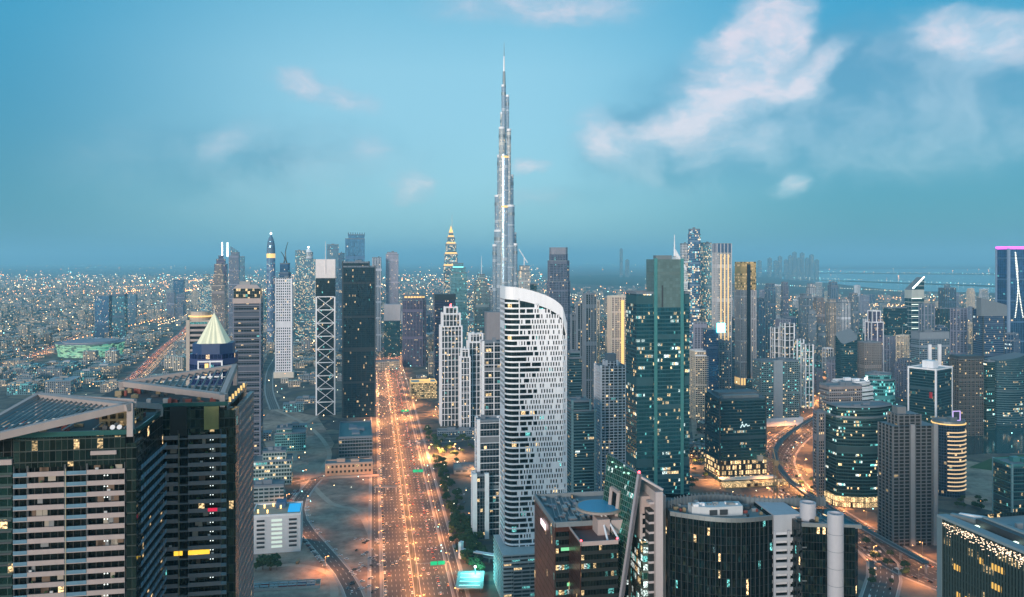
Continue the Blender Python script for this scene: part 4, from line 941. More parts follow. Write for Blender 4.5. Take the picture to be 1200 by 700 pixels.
part(t_, 'lit_ground_floor', MB().prism(offset(t_['poly'], 3), 0, 12), facade('yellow_lobby', (.10, .07, .03), (.06, .05, .03), 6, 2.4, .14, .12, .93, 0, 1., 0, 2.4)); part(t_, 'cornice', MB().prism(offset(t_['poly'], 1.2), zz(490, 960), zz(490, 960) + 1.6, True, True), steel)
tower('slim stone stair tower at the left end of the green curved office', 953, 967, 484, 985, f_stone, plants=1, ratio=1., corner=(grey, 2))
# unfinished concrete tower
t_ = tower('unfinished bare concrete tower with open floors and a red hoist', 1030, 1098, 500, 830, facade('open_floors', (.05, .05, .05), (.012, .014, .016), 3.5, 6, .02, .02, .015, 0, .9, 0, 1., metal=0, rough=.9, tilt=0), plants=0, ratio=.55, rot=6, par=0,
           clad=(plain('raw_slab', (.17, .175, .185)), 3.5, .65, 1.0), piers=(plain('raw_pier', (.155, .16, .17)), 6., .8, 1.2), tiers=[(487, .5, .7, -.08)])
for k in (-.12, .40): part(t_, 'lift_core', MB().box(k * t_['w'], (k + .09) * t_['w'], -t_['d'] / 2 - 2.2, -t_['d'] / 2 + .1, 0, zz(500, 830) + 2), plain('raw_core', (.27, .27, .28)))
part(t_, 'hoist_cabin', MB().box(.30 * t_['w'], .34 * t_['w'], -t_['d'] / 2 - 4, -t_['d'] / 2 - 1.5, 150, 156), plain('red_paint', (.35, .02, .03)))
part(t_, 'crown_frame', MB().box(-.3 * t_['w'], -.1 * t_['w'], -5, 5, t_['h'], t_['h'] + 7), MATS['raw_slab'])
# round balcony tower
t_ = tower('round navy tower with golden lit balcony bands', 1092, 1131.5, 497, 1000, facade('navy_balcony', (.04, .07, .12), (.03, .07, .13), 3.6, 3, .12, .1, .03, 0, .8, .1, 1.6), plants=1, shape='round', ratio=.9, par=2, trim=steel)
n = len(t_['poly']); seg = t_['poly'][18:26]; mb = MB(); z = 8.
while z < t_['h'] - 8:
    for i in range(len(seg) - 1):
        (x0, y0), (x1, y1) = seg[i], seg[i + 1]; k = 1.06
        pts_ = [(x0 * k, y0 * k), (x1 * k, y1 * k), (x1 * .99, y1 * .99), (x0 * .99, y0 * .99)]
        mb.prism(pts_, z, z + 1.3, True, True)
    z += 7.2 / 2 * 1.4
part(t_, 'balcony_cladding', mb, glow('lit_balcony', (1, .66, .36), .75))
part(t_, 'lit_cornice', MB().prism(offset(t_['poly'], 1.), t_['h'] - 2, t_['h'] - .6, True, True), g_gold)
mb = MB(); x0, x1, z0, z1 = t_['w'] * .16, t_['w'] * .42, t_['h'] + .5, t_['h'] + 12
for a_, b_ in (((x0, 0, z0), (x0, 0, z1)), ((x1, 0, z0), (x1, 0, z1)), ((x0, 0, z1), (x1, 0, z1)), ((x0, 0, z0), (x1, 0, z0))): mb.bar(a_, b_, .55)
part(t_, 'roof_frame', mb, glow('lilac_light', (.7, .5, 1.), .7)); part(t_, 'roof_screen', MB().box(x0 + .6, x1 - .6, .3, .7, z0, z1 - .6), dark)
# dark office with lit entrance
t_ = tower('dark glass office block with lit lower floors and a small pale squiggle sign', 826.5, 898, 468, 1070, f_deep, plants=0, ratio=.7, slope=(0, 5), roof=plain('slate_roof', (.09, .11, .13)), corner=(dark, 1.6))
w_, d_ = t_['w'], t_['d']
part(t_, 'lit_floor', MB().prism(offset(t_['poly'], .35), 6, 27, False, False), facade('yellow_office', (.03, .03, .03), (.05, .05, .04), 7, 3, .25, .2, .62, 0, 1., 0, 2.4))
part(t_, 'roof_step', MB().box(-.42 * w_, .42 * w_, -.2 * d_, .3 * d_, t_['h'] + 1, t_['h'] + 6), plain('slate_roof', (.09, .11, .13)))
part(t_, 'roof_step', MB().box(-.40 * w_, .36 * w_, -.44 * d_, -.25 * d_, t_['h'] + .5, t_['h'] + 4), steel)
mb = MB()
for (x0, z0_, x1, z1_) in ((-4, 0, -1, 5), (-1, 5, 1, 1), (1, 1, 4, 5), (4, 5, 6, 2), (6, 2, 9, 3), (-2, 6, -1, 8)): mb.bar((x0, -d_ / 2 - .8, 70 + z0_), (x1, -d_ / 2 - .8, 70 + z1_), .45)
part(t_, 'sign', mb, glow('dim_sign', (.8, 1, 1), .8))
part(t_, 'entrance_canopy', MB().box(-.55 * w_, .62 * w_, -d_ / 2 - 16, -d_ / 2 - 4, 6, 7.4), plain('pale_canopy', (.6, .66, .66)))
part(t_, 'podium', MB().box(-.6 * w_, .95 * w_, -d_ / 2 - 30, -d_ / 2 - 17, 0, 5), facade('podium_lit', (.3, .22, .08), (.08, .06, .03), 5, 5, .2, .1, .9, .2, 1., 0, 1.4))
# low and middle buildings left of the highway
tower('grey glass-roofed office cube beside the highway foot', 397, 436.5, 514, 1200, facade('grey_office', (.20, .21, .24), (.06, .12, .14), 5, 4, .3, .1, .02, 0, .5, .5, 1.), plants=4, ratio=2.4, rot=11, par=2.4, roof=plain('teal_roof', (.06, .16, .18)), cat='building', name='office_building')
t_ = tower('salmon lit low building with rows of square windows', 381, 437, 545, 1098, facade('orange_lit_salmon', (.68, .36, .22), (.06, .04, .03), 7, 5.5, .55, .5, .12, 0, 1, 0, 1.2, metal=0), plants=2, ratio=.35, rot=12, trim=plain('salmon_trim', (.5, .32, .25)), cat='building', name='office_building')  # orange lamplight is put into the salmon wall colour
part(t_, 'garden_wall', MB().box(-.62 * t_['w'], .62 * t_['w'], -t_['d'] - 3, -t_['d'] - 1.5, 0, 3), MATS['salmon_trim'])
tower('teal glass office with a stepped roof near the sandy lot', 322, 359, 504, 1237, facade('teal_office', (.12, .28, .30), (.05, .2, .22), 4, 3, .35, .2, .10, 0, .4, .5, 1.8), plants=3, ratio=.8, rot=12, cat='building', name='office_building', tiers=[(509, .5, .8, -.2)])
tower('pale green office with a dark stair tower and lit floors', 296, 343, 532, 1050, facade('pale_office', (.30, .36, .35), (.06, .16, .16), 5, 3.5, .4, .2, .16, .1, .5, .4, 1.8), plants=4, ratio=.7, rot=12, cat='building', name='office_building', tiers=[(542, .6, .7, .05)])
tower('low grey annex in front of the pale green office', 290, 334, 571, 972, facade('annex_wall', (.24, .28, .30), (.05, .12, .13), 4.5, 6, .5, .2, .05, 0, .5, .5, 1.4), plants=3, ratio=.6, rot=12, cat='building', name='office_building')
t_ = tower('white hotel with horizontal lit windows and a rooftop pool', 295, 355, 606, 807, facade('plain_white', (.66, .64, .66), (.1, .1, .1), 60, 60, .99, .99, 0, 0, 1, 0, 0, metal=0, tilt=0), plants=0, ratio=.85, rot=11, trim=white, roof=plain('terrace_tiles', (.42, .30, .22)), cat='hotel', name='hotel')
w_, d_, h = t_['w'], t_['d'], t_['h']
litw = glow('lit_stair_window', (.86, 1, .86), .55)
for k in range(7):
    for x0, x1, mt in ((-.40, -.24, dark), (-.10, .12, litw), (.26, .42, dark)):
        part(t_, 'window', MB().box(x0 * w_, x1 * w_, -d_ / 2 - .5, -d_ / 2 + .2, 5.5 + k * 4.3, 7.6 + k * 4.3), mt)
        part(t_, 'window_sill', MB().box(x0 * w_ - .4, x1 * w_ + .4, -d_ / 2 - .9, -d_ / 2 + .2, 4.9 + k * 4.3, 5.5 + k * 4.3), white)
part(t_, 'swimming_pool', MB().box(.22 * w_, .47 * w_, -.3 * d_, .4 * d_, h + .3, h + .9), glow('pool_water', (.02, .42, .85), .75))
for x, y, r in ((-.3, .2, 3.2), (-.12, .3, 2.6), (.05, .1, 2.), (-.4, -.2, 1.6), (-.2, -.25, 1.4), (.12, .35, 1.6)): part(t_, 'roof_lamp', MB().bar((x * w_, y * d_, h), (x * w_, y * d_, h + 3.2), .7, 6, .9), glow('terrace_lamp', (1, .68, .22), 3))
part(t_, 'stair_house', MB().box(-.05 * w_, .15 * w_, .1 * d_, .45 * d_, h, h + 6), plain('blue_roof_panel', (.06, .12, .22)))
# golden mall and the low buildings along the right of the highway
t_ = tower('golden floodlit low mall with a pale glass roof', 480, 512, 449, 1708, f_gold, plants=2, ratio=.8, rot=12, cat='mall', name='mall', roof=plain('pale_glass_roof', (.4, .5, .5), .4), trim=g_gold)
tower('long low lit car hall left of the golden mall', 438, 468, 424, 2150, facade('lit_hall', (.45, .36, .32), (.2, .15, .1), 5, 6, .3, .2, .4, 0, 1, 0, 1.4, metal=0), plants=2, ratio=.4, rot=20, cat='building', name='hall')
tower('flat roofed warehouse beside the parking lot trees', 531, 562, 551, 1109, facade('shed', (.34, .32, .30), (.1, .12, .13), 5, 9, .6, .3, .05, 0, .6, .3, 1.4, metal=0), plants=3, ratio=1., rot=6, cat='building', name='warehouse', roof=plain('sand_roof', (.34, .28, .25)))
tower('low cream shop block with bright yellow yard lights', 500, 520, 531, 1250, f_creaml, plants=2, ratio=1., rot=14, cat='building', name='shop_building')
tower('small pale shed between the shop block and the warehouse', 516, 527, 553, 1160, f_cream, plants=1, ratio=1.4, rot=14, cat='building', name='shed')
tower('long low arcade at the foot of the framed residential towers', 512, 566, 506, 1350, f_grey, plants=4, ratio=.25, rot=8, cat='building', name='arcade')
# the round green arena
D = 2560.; s_, X_, Y_ = solve(64.5, 147, 2420, ell(1, 1, 48), 0)
ar = empty('stadium', (X_, Y_, 0)); tag(ar, 'round arena with a glowing green patterned wall and flat grey roof', 'arena'); FOOT.append((X_, Y_, s_ / 2 + 20)); FOOT.append((X_, Y_ - 150, s_ / 2 + 10))
am, t, b = new_mat('arena_wall')
u, v, _ = t.sep(t.new('ShaderNodeUVMap').outputs[0])
vo = t.new('ShaderNodeTexVoronoi'); t.put(vo.inputs['Vector'], t.xyz(t.m('MULTIPLY', u, .12), t.m('MULTIPLY', v, .35), 0)); vo.inputs['Scale'].default_value = 1.
c_ = t.sep(vo.outputs['Color'])[0]
t.put(b.inputs['Base Color'], t.mix(c_, (.05, .12, .10), (.25, .4, .3))); t.put(b.inputs['Emission Color'], t.mix(t.sep(vo.outputs['Color'])[1], (.10, .65, .42), (.55, .9, .45))); t.put(b.inputs['Emission Strength'], t.m('MULTIPLY', t.m('GREATER_THAN', c_, .35), .5))
hw_ = 38.
MB().prism(ell(s_ * .93, s_ * .93, 48), 0, hw_, top=False).build('arena_wall', am, ar)
mb = MB(); A, B = ell(s_ * .93, s_ * .93, 48), ell(s_, s_, 48)
for i in range(48): j = (i + 1) % 48; mb.quad((*A[i], 8), (*A[j], 8), (*B[j], hw_), (*B[i], hw_), [(i * 8, 8), (i * 8 + 8, 8), (i * 8 + 8, hw_), (i * 8, hw_)])
mb.build('flared_wall', am, ar)
MB().prism(ell(s_ * 1.0, s_ * 1.0, 48), hw_, hw_ + 2).build('roof', plain('arena_roof', (.22, .21, .24)), ar)
MB().prism(ell(s_ * .80, s_ * .80, 48), hw_ + 2, hw_ + 5).build('inner_roof', plain('arena_inner', (.30, .27, .30)), ar)
# ---------------------------------------------------------------- the near buildings
ax = Vector((math.cos(R(ROTD)), math.sin(R(ROTD)))); ay = Vector((-math.sin(R(ROTD)), math.cos(R(ROTD))))
bandm = plain('rose_concrete_band', (.36, .295, .285), .75, 0, .15, .4); canopym = plain('canopy_frame', (.34, .29, .28), .6, 0, .2, .2)
railglass = plain('blue_rail_glass', (.16, .30, .42), .18, .35, .5, .1); railg2 = plain('teal_rail_glass', (.03, .12, .12), .15, .3, .3, .1)
slatm = plain('louvre_slat', (.20, .25, .27), .5, .2); darkin = plain('painted_dark_interior', (.012, .016, .018), .6)
gA = facade('apartment_glass', (.035, .035, .035), (.010, .016, .018), 3.4, 2.2, .05, .07, .018, 0, .6, .2, 1.8, rough=.12, tilt=.06, panel=1.2)
gC = facade('corner_glass', (.02, .03, .028), (.015, .032, .032), 3.4, 1.7, .1, .07, .02, 0, .8, .1, 1.2, rough=.1, tilt=.10, panel=1.4)
def near_apartments(root, W, Dp, z0, ztop, bands, rcol, seed):
    """body, glazed corner, one balcony per floor and bay group"""
    rr = random.Random(seed)
    MB().prism([(-W, 0), (0, 0), (0, Dp), (-W, Dp)], 0, ztop, top=False).build('curtain_wall', gA, root)
    MB().poly([(-W, 0, ztop), (0, 0, ztop), (0, Dp, ztop), (-W, Dp, ztop)]).build('roof_deck', plain('shade_dark_deck', (.045, .045, .05)), root)  # deck colour darkened for the shade seen between the canopy louvres
    protos = {}
    z = z0; k = 0; nfl = int((ztop - 14 - z0) / 3.4)
    for k in range(nfl):
        z = ztop - 12 - k * 3.4
        b0 = empty('balcony', (0, 0, z)); b0.parent = root
        if 'c' not in protos:
            mb = MB()
            for q_, (x0, x1) in enumerate(bands['solid']): protos['c%d' % q_] = MB().box(x0, x1, -1.5, -1.15, 0.005, 1.25).build('upstand', bandm, b0)
            for x0, x1 in bands['all']: mb.box(x0, x1, -1.5, 0.0, -.22, .0)
            protos['b'] = mb.build('balcony_slab', bandm, b0)
            for q_, (x0, x1) in enumerate(bands['glass']): protos['g%d' % q_] = MB().box(x0, x1, -1.5, -1.42, 0.02, 1.15).build('railing', railglass, b0)
            # what stands on the balconies: door frames, chairs, plants as one row of small furniture
            mb = MB()
            for x0, x1 in bands['glass'] + bands['solid']:
                for q in (x0 + .1, x1 - .1): mb.box(q - .12, q + .12, -1.1, 0, 0, 3.15)
            protos['p'] = mb.build('partition', dark, b0)
            # the side face: long balconies of bluish glass
            mb = MB(); mb.box(0, 1.4, 2, Dp - 2, -.22, 0); protos['s'] = mb.build('side_slab', plain('side_slab', (.20, .19, .20)), b0)
            mb = MB()
            y = 2.
            while y < Dp - 3: mb.box(1.32, 1.4, y, y + 2.6, 0, 1.2); y += 3.4
            protos['r'] = mb.build('side_railing', plain('side_rail_blue', (.14, .24, .32), .6, 0), b0)
        else:
            for q in protos.values():
                c = q.copy(); C.objects.link(c); c.parent = b0
def balcony_life(root, ztop, spans, seed, lampx, n):
    """what people leave on their balconies, lamps by the doors, blinds half down, the rain pipe"""
    r = random.Random(seed); acm = plain('white_unit', (.5, .5, .5)); bl = [plain('blind_cream', (.34, .30, .25)), plain('blind_grey', (.20, .21, .22)), plain('blind_brown', (.14, .09, .06))]
    lm = glow('door_lamp', (.9, 1, .95), 2.2)
    for k in range(20):
        z = ztop - 12 - k * 3.4
        if r.random() < .8:
            for dx_ in (0, .9): MB().box(lampx + dx_, lampx + dx_ + .28, -.25, -.02, z + 2.3, z + 2.55).build('door_lamp', lm, root)
    for i in range(n):
        x0, x1 = r.choice(spans); k = r.randrange(20); z = ztop - 12 - k * 3.4; x = r.uniform(x0, x1 - 2.4)
        q = r.random()
        if q < .35: MB().box(x, x + .9, -1.05, -.65, z, z + .75 + 1.0 * (r.random() < .4)).build('cooling_unit', acm, root)
        elif q < .85: MB().box(x, x + r.uniform(1.2, 2.3), -.12, -.02, z + r.uniform(.2, 1.6), z + 3.1).build('blind', r.choice(bl), root)
        else: MB().blob((x, -.9, z + 1.5), .55, jag=.5).build('potted_shrub', plain('balcony_plant', (.03, .07, .02)), root)
    MB().box(spans[0][1] + .3, spans[0][1] + .5, -1.62, -1.5, ztop - 130, ztop - 10).build('rain_pipe', plain('brass_pipe', (.35, .32, .22), .4, .3), root)
def glass_corner(root, W, x0, x1, y0, y1, zt, name='glazed_corner'):
    MB().prism([(x0, y0), (x1, y0), (x1, y1), (x0, y1)], 0, zt).build(name, gC, root)
def canopy(root, pts, slat_n, thick=1.6, wbeam=1.5, dir_=None):
    """flat triangular frame of box beams with louvres between; pts are 3-D, local"""
    P = [Vector(q) for q in pts]
    n = (P[1] - P[0]).cross(P[2] - P[0]).normalized()
    if n.z < 0: n = -n
    c = (P[0] + P[1] + P[2]) / 3
    for i in range(3):
        a, b = P[i], P[(i + 1) % 3]; d = (b - a).normalized(); s = n.cross(d)
        if s.dot(c - a) < 0: s = -s
        mb = MB()
        for (A, B) in ((a, b),):
            e = d * .0
            v = [A - e, B + e, B + s * wbeam, A + s * wbeam]
            up = n * thick / 2
            t0 = [tuple(q + up) for q in v]; b0 = [tuple(q - up) for q in v]
            mb.quad(*t0); mb.quad(*b0[::-1])
            for k in range(4): mb.quad(b0[k], b0[(k + 1) % 4], t0[(k + 1) % 4], t0[k])
        mb.build('canopy_beam', canopym, root)
    a, b, c3 = P[0], P[1], P[2]     # louvres run from edge a-b to edge a-c... parallel to b-c direction
    for i in range(1, slat_n):
        f = i / slat_n
        q0 = a.lerp(b, f); q1 = a.lerp(c3, f); d = (q1 - q0)
        if d.length < 3: continue
        q0, q1 = q0 + d.normalized() * .9, q1 - d.normalized() * .9
        mb = MB(); s = n.cross(d.normalized()); up = n * .30 + s * .10
        v = [q0, q1, q1 + s * .2, q0 + s * .2]
        t0 = [tuple(q + up) for q in v]; b0 = [tuple(q - up) for q in v]
        mb.quad(*t0); mb.quad(*b0[::-1])
        for k in range(4): mb.quad(b0[k], b0[(k + 1) % 4], t0[(k + 1) % 4], t0[k])
        mb.build('louvre', slatm, root)
    for f in (.33, .66):            # purlins the other way
        q0 = b.lerp(c3, f); q1 = a
        MB().bar(tuple(q0 - n * .2), tuple(q0.lerp(q1, .85) - n * .2), .14).build('purlin', steel, root)
    return n
def W2L(root, px, py, D):
    v = Vector((gx(px, D), D, zz(py, D))); m = Matrix.Translation(root.location) @ Matrix.Rotation(root.rotation_euler.z, 4, 'Z')
    return m.inverted() @ v
# nearest left tower: its right front corner is at photo column 160, 258 m off
A = empty('apartment_tower', (gx(158, 257), 257, 0), R(ROTD)); tag(A, 'nearest apartment tower with rose balcony bands under a louvred triangular canopy', 'tower')
ztA = zz(508, 256)
near_apartments(A, 62, 36, 0, ztA, dict(solid=[(-30.5, -20), (-13.6, -2.6)], glass=[(-34.5, -30.6), (-19.9, -13.7)], all=[(-34.5, -2.6)]), railglass, 3)
glass_corner(A, 62, -2.4, .6, -.8, 8, ztA - 3)
MB().box(-62, -35, -.6, .3, 0, ztA - 6).build('glazed_bay', facade('left_bay_glass', (.02, .05, .05), (.012, .045, .045), 3.4, 3.2, .2, .05, .05, 0, .4, .4, 1.6, tilt=.06, panel=1.2), A)
for k in range(40):
    MB().box(-62, -35.2, -.9, -.4, ztA - 12 - k * 3.4, ztA - 11.5 - k * 3.4).build('bay_transom', dark, A)
MB().box(-62, -34.8, -1.6, .1, ztA - 8.2, ztA - 6.6).build('upper_band', bandm, A); MB().box(-12.5, -5, -1.6, .1, ztA - 6.2, ztA - 5.).build('upper_band', bandm, A)
MB().box(-34.6, -2.6, -.9, .2, ztA - 9.5, ztA - .5).build('penthouse_glass', gC, A)
rr = random.Random(5)
clut = [plain('rust_red', (.22, .05, .04)), plain('grey_unit', (.3, .31, .32), .5, .3), plain('ochre_unit', (.26, .2, .12)), dark]
def clutter(root, x0, x1, y0, y1, z, n, seed):
    r = random.Random(seed)
    for i in range(n):
        a, b, c = r.uniform(.8, 3), r.uniform(.8, 2.4), r.uniform(.7, 2.3); x, y = r.uniform(x0, x1 - a), r.uniform(y0, y1 - b)
        mb = MB().box(x, x + a, y, y + b, z, z + c)
        if i % 3 == 0: mb.prism(ell(a * .6, a * .6, 10, x + a / 2, y + b / 2), z + c, z + c + .3)
        mb.build('cooling_unit', clut[i % 4], root)
clutter(A, -58, -3, 2, 30, ztA, 46, 2)
for k in range(5): MB().bar((-40 + k * 9, 3, ztA + 1), (-40 + k * 9, 20, ztA + 1.3), .25, 6).build('pipe', steel, A)
for x in (-4.6, -6.6): MB().bar((x, .8, ztA + 1.6), (x, .2, ztA + 1.9), .1, 8, .8).build('satellite_dish', white, A)
MB().box(-62, 0, -.3, .1, ztA - .4, ztA + 1.1).build('parapet', railg2, A); MB().box(-.1, .3, 0, 36, ztA - .4, ztA + 1.1).build('parapet', railg2, A)
pF = W2L(A, 155, 476, 256); pL = W2L(A, -70, 528, 236); pB = W2L(A, 45, 463, 284)
canopy(A, [tuple(pF), tuple(pL), tuple(pB)], 19, 2.2, 1.9)
MB().box(pF.x - 1.6, pF.x + .2, pF.y - .2, pF.y + 1.5, ztA - 1, pF.z + .9).build('canopy_post', canopym, A)
pR = W2L(A, 187, 477, 289)
MB().bar(tuple(pF + Vector((0, 1, .3))), tuple(pR), .9).build('canopy_beam', canopym, A); MB().bar((pR.x, pR.y, ztA - 1), tuple(pR), .8).build('canopy_post', canopym, A)
MB().bar(tuple(pB), tuple(pB + (pF - pB) * .98 + Vector((0, 6, .5))), .6).build('canopy_beam', canopym, A)
MB().bar((pB.x, pB.y, ztA), tuple(pB), .8).build('canopy_post', canopym, A)
MB().box(-14, -4, 12, 26, ztA, ztA + 5).build('roof_room', facade('lit_roof_room', (.3, .2, .1), (.1, .08, .05), 2.5, 2.5, .3, .3, .35, 0, 1, 0, 1.2), A)
FOOT.append((A.location.x - 30, 270, 45))
balcony_life(A, ztA, [(-30.5, -20), (-13.6, -2.6)], 15, -9, 90)

B = empty('apartment_tower', (gx(266, 305), 305, 0), R(ROTD)); tag(B, 'second apartment tower behind, grey balcony bands and a canopy rising to the right', 'tower')
ztB = zz(474, 305)
bandm2, bandm = bandm, plain('grey_concrete_band', (.22, .21, .22), .75, 0, .15, .3)
near_apartments(B, 52, 50, 0, ztB, dict(solid=[(-27, -17), (-13.5, -2)], glass=[(-40, -27.2), (-1.9, 0)], all=[(-40, 0)]), railglass, 5)
bandm = bandm2
glass_corner(B, 52, -2.6, 3.2, -.9, 7, ztB - 2)
MB().box(1.4, 3., 8, 50, 0, ztB - 3).build('side_pier_wall', facade('side_wall_grey', (.17, .16, .17), (.06, .12, .16), 3.4, 3.4, .5, .4, .01, 0, 1, 0, 1.2), B)
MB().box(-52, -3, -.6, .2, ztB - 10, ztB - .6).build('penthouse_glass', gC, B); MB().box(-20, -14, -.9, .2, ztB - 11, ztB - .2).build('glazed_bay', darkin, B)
MB().box(-8, -2.8, -.9, .1, ztB - 9, ztB - .5).build('gold_panel', plain('gold_mesh_panel', (.28, .26, .10), .5, .2, 1.2), B)
for x0, x1, zc in ((-9.5, -6, 14.8), (-18.5, -15.5, 14.8), (-13.5, -8.5, 14.8)): 
    zf = ztB - 12 - 13 * 3.4 + 1.3
    MB().box(x0, x1, -1.12, -.9, zf, zf + 1.6).build('lit_window', glow('amber_window', (1, .60, .05), 1.3), B)
MB().box(-6.5, -3.2, -1.62, -1.5, ztB - 12 - 8 * 3.4 + .1, ztB - 12 - 8 * 3.4 + 1.3).build('red_banner', glow('red_light_panel', (.9, .02, .08), .8), B)
clutter(B, -48, -3, 2, 44, ztB, 40, 9)
MB().box(-52, 0, -.3, .1, ztB - .4, ztB + 1.1).build('parapet', railg2, B); MB().box(-.1, .3, 0, 50, ztB - .4, ztB + 1.1).build('parapet', railg2, B)
for k in range(6): MB().bar((.4, 4 + k * 7, ztB + .3), (.4, 4 + k * 7, ztB + 2.1), .5, 6, .4).build('terrace_lamp', g_gold, B)
pF = W2L(B, 263, 466, 305); pL = W2L(B, 140, 450, 334); pB = W2L(B, 278, 429, 352)
canopy(B, [tuple(pL), tuple(pF), tuple(pB)], 17, 2.2, 1.9)
MB().box(pF.x - 1.6, pF.x + .2, pF.y - .2, pF.y + 1.5, ztB - 1, pF.z + .9).build('canopy_post', canopym, B)
MB().box(pL.x, pL.x + 2., pL.y - .5, pL.y + 1, ztB - 1, pL.z + .5).build('canopy_post', canopym, B); MB().box(pB.x - 1.6, pB.x, pB.y - 1, pB.y + 1, ztB - 1, pB.z + .5).build('canopy_post', canopym, B)
FOOT.append((B.location.x - 25, 330, 48))
balcony_life(B, ztB, [(-27, -17), (-13.5, -2)], 16, -6, 80)

# helipad office in the lower middle
D = 392.
Cc = empty('office_tower', (gx(700, 400), 400, 0), R(ROTD)); tag(Cc, 'dark office tower with a round blue helipad and a leaning green glass sail', 'tower')
FOOT.append((Cc.location.x + 5, 415, 55))
L_ = lambda px, py, D_: W2L(Cc, px, py, D_)
fbr = facade('painted_red_reflection', (.06, .025, .02), (.075, .03, .024), 4, 1.5, .06, .05, .02, 0, .8, .1, 1.6, metal=.5, rough=.28, tilt=.05, panel=1.)  # red-brown of the reflections is put into the wall colour
fbf = facade('black_front', (.012, .016, .016), (.012, .022, .022), 4, 1.4, .42, .08, .15, .14, .45, .35, 1.5, rough=.12, tilt=.05, panel=1., cluster=.5)
# left block: front-left corner at column 649
c0 = L_(650, 614, 392); zL = c0.z
x0 = c0.x; y0 = c0.y
MB().prism([(x0, y0), (x0 + 20, y0), (x0 + 20, y0 + 48), (x0, y0 + 48)], 0, zL, top=False).build('curtain_wall', fbr, Cc)
MB().box(x0 + .4, x0 + 19, y0 - .35, y0 + .1, 0, zL - 4).build('front_glazing', fbf, Cc)
MB().poly([(x0, y0, zL - 1.6), (x0 + 46, y0, zL - 1.6), (x0 + 46, y0 + 48, zL - 1.6), (x0, y0 + 48, zL - 1.6)]).build('roof_deck', plain('service_roof', (.12, .15, .17)), Cc)
for a in ((x0 - .3, x0 + .5, y0, y0 + 48), (x0 + .5, x0 + 46, y0 + 47.2, y0 + 48), (x0 + .5, x0 + 20, y0 - .4, y0 + .5)): MB().box(*a, zL - 1.7, zL + .7).build('parapet', plain('grey_parapet', (.18, .21, .23)), Cc)
MB().prism([(x0 + 20, y0 + 16), (x0 + 46, y0 + 16), (x0 + 46, y0 + 48), (x0 + 20, y0 + 48)], 0, zL - 1.7, top=False).build('rear_wall', fbf, Cc)
# second, lower front block with the red corner lamps
c1 = L_(681, 636, 372); z2 = c1.z; X0, Y0 = c1.x, c1.y
MB().prism([(X0, Y0), (X0 + 17.5, Y0), (X0 + 17.5, Y0 + 22), (X0, Y0 + 22)], 0, z2, top=False).build('curtain_wall', fbf, Cc)
MB().box(X0 - .4, X0 + .1, Y0 + .3, Y0 + 22, 0, z2 - .5).build('side_wall', fbr, Cc)
MB().poly([(X0, Y0, z2 - 1.5), (X0 + 17.5, Y0, z2 - 1.5), (X0 + 17.5, Y0 + 22, z2 - 1.5), (X0, Y0 + 22, z2 - 1.5)]).build('roof_deck', plain('red_roof', (.13, .07, .07)), Cc)
for a in ((X0 - .3, X0 + .3, Y0, Y0 + 22), (X0 + .3, X0 + 17.5, Y0 - .3, Y0 + .3)): MB().box(*a, z2 - 1.6, z2 + .3).build('parapet', pinkc, Cc)
for q in ((X0, Y0), (X0, Y0 + 22), (X0 + 17, Y0)): MB().blob((*q, z2 + .9), .5, jag=0).build('obstruction_lamp', g_red, Cc)
for k, (zk, xk) in enumerate(((zL - 13, 3), (zL - 21, 10), (zL - 30, 6))):
    MB().box(x0 + xk, x0 + xk + 6, y0 - .7, y0 - .35, zk, zk + 1.5).build('lit_window', (glow('green_window', (.3, 1, .5), .5), g_gold, glow('green_window', (.3, 1, .5), .5))[k], Cc)
# helipad
hp = L_(702, 593, 398)
MB().prism(ell(23, 23, 40, hp.x, hp.y), hp.z - 1.1, hp.z).build('helipad_disc', plain('helipad_rim', (.28, .24, .22)), Cc)
MB().prism(ell(20.5, 20.5, 40, hp.x, hp.y), hp.z, hp.z + .12).build('helipad_surface', plain('helipad_blue', (.05, .26, .42), .55, 0, .3, .1, .1), Cc)
MB().prism([(hp.x + 6, hp.y - 3), (hp.x + 16, hp.y + 1), (hp.x + 16, hp.y + 5), (hp.x + 6, hp.y + 5)], hp.z - .4, hp.z + .10).build('helipad_bridge', MATS['helipad_blue'], Cc)
for dxx in (-1.5, 4): MB().bar((hp.x + dxx * .2, hp.y - 3, hp.z - 1), (hp.x + dxx, Y0 + 4, z2 - 1.5), .5, 8).build('helipad_strut', white, Cc)
MB().box(hp.x - 4, hp.x + 2, Y0 + 12, Y0 + 21, z2 - 1.5, hp.z - 3).build('lift_house', pinkc, Cc)
MB().box(hp.x + 3, hp.x + 13, Y0 + 13, Y0 + 21.5, z2 - 1.5, z2 + 5).build('plant_room', plain('rose_plaster', (.42, .34, .33)), Cc)
r = random.Random(11)
for i in range(26):
    a, b, c = r.uniform(1, 4), r.uniform(1, 4), r.uniform(.6, 2.2); x, y = x0 + r.uniform(1, 20), y0 + r.uniform(2, 42)
    MB().box(x, x + a, y, y + b, zL - 1.6, zL - 1.6 + c).build('cooling_unit', (steel, grey, MATS['grey_unit'])[i % 3], Cc)
for i in range(6): MB().bar((x0 + 2 + i * 2.6, y0 + 5, zL - .9), (x0 + 8 + i * 2, y0 + 44, zL - .7), .22, 6).build('pipe', steel, Cc)
MB().box(x0 - .75, x0 - .4, y0 + 18, y0 + 29, zL - 9, zL - 6.2).build('lit_sign', glow('pink_white_sign', (1, .8, .85), 1.6), Cc)
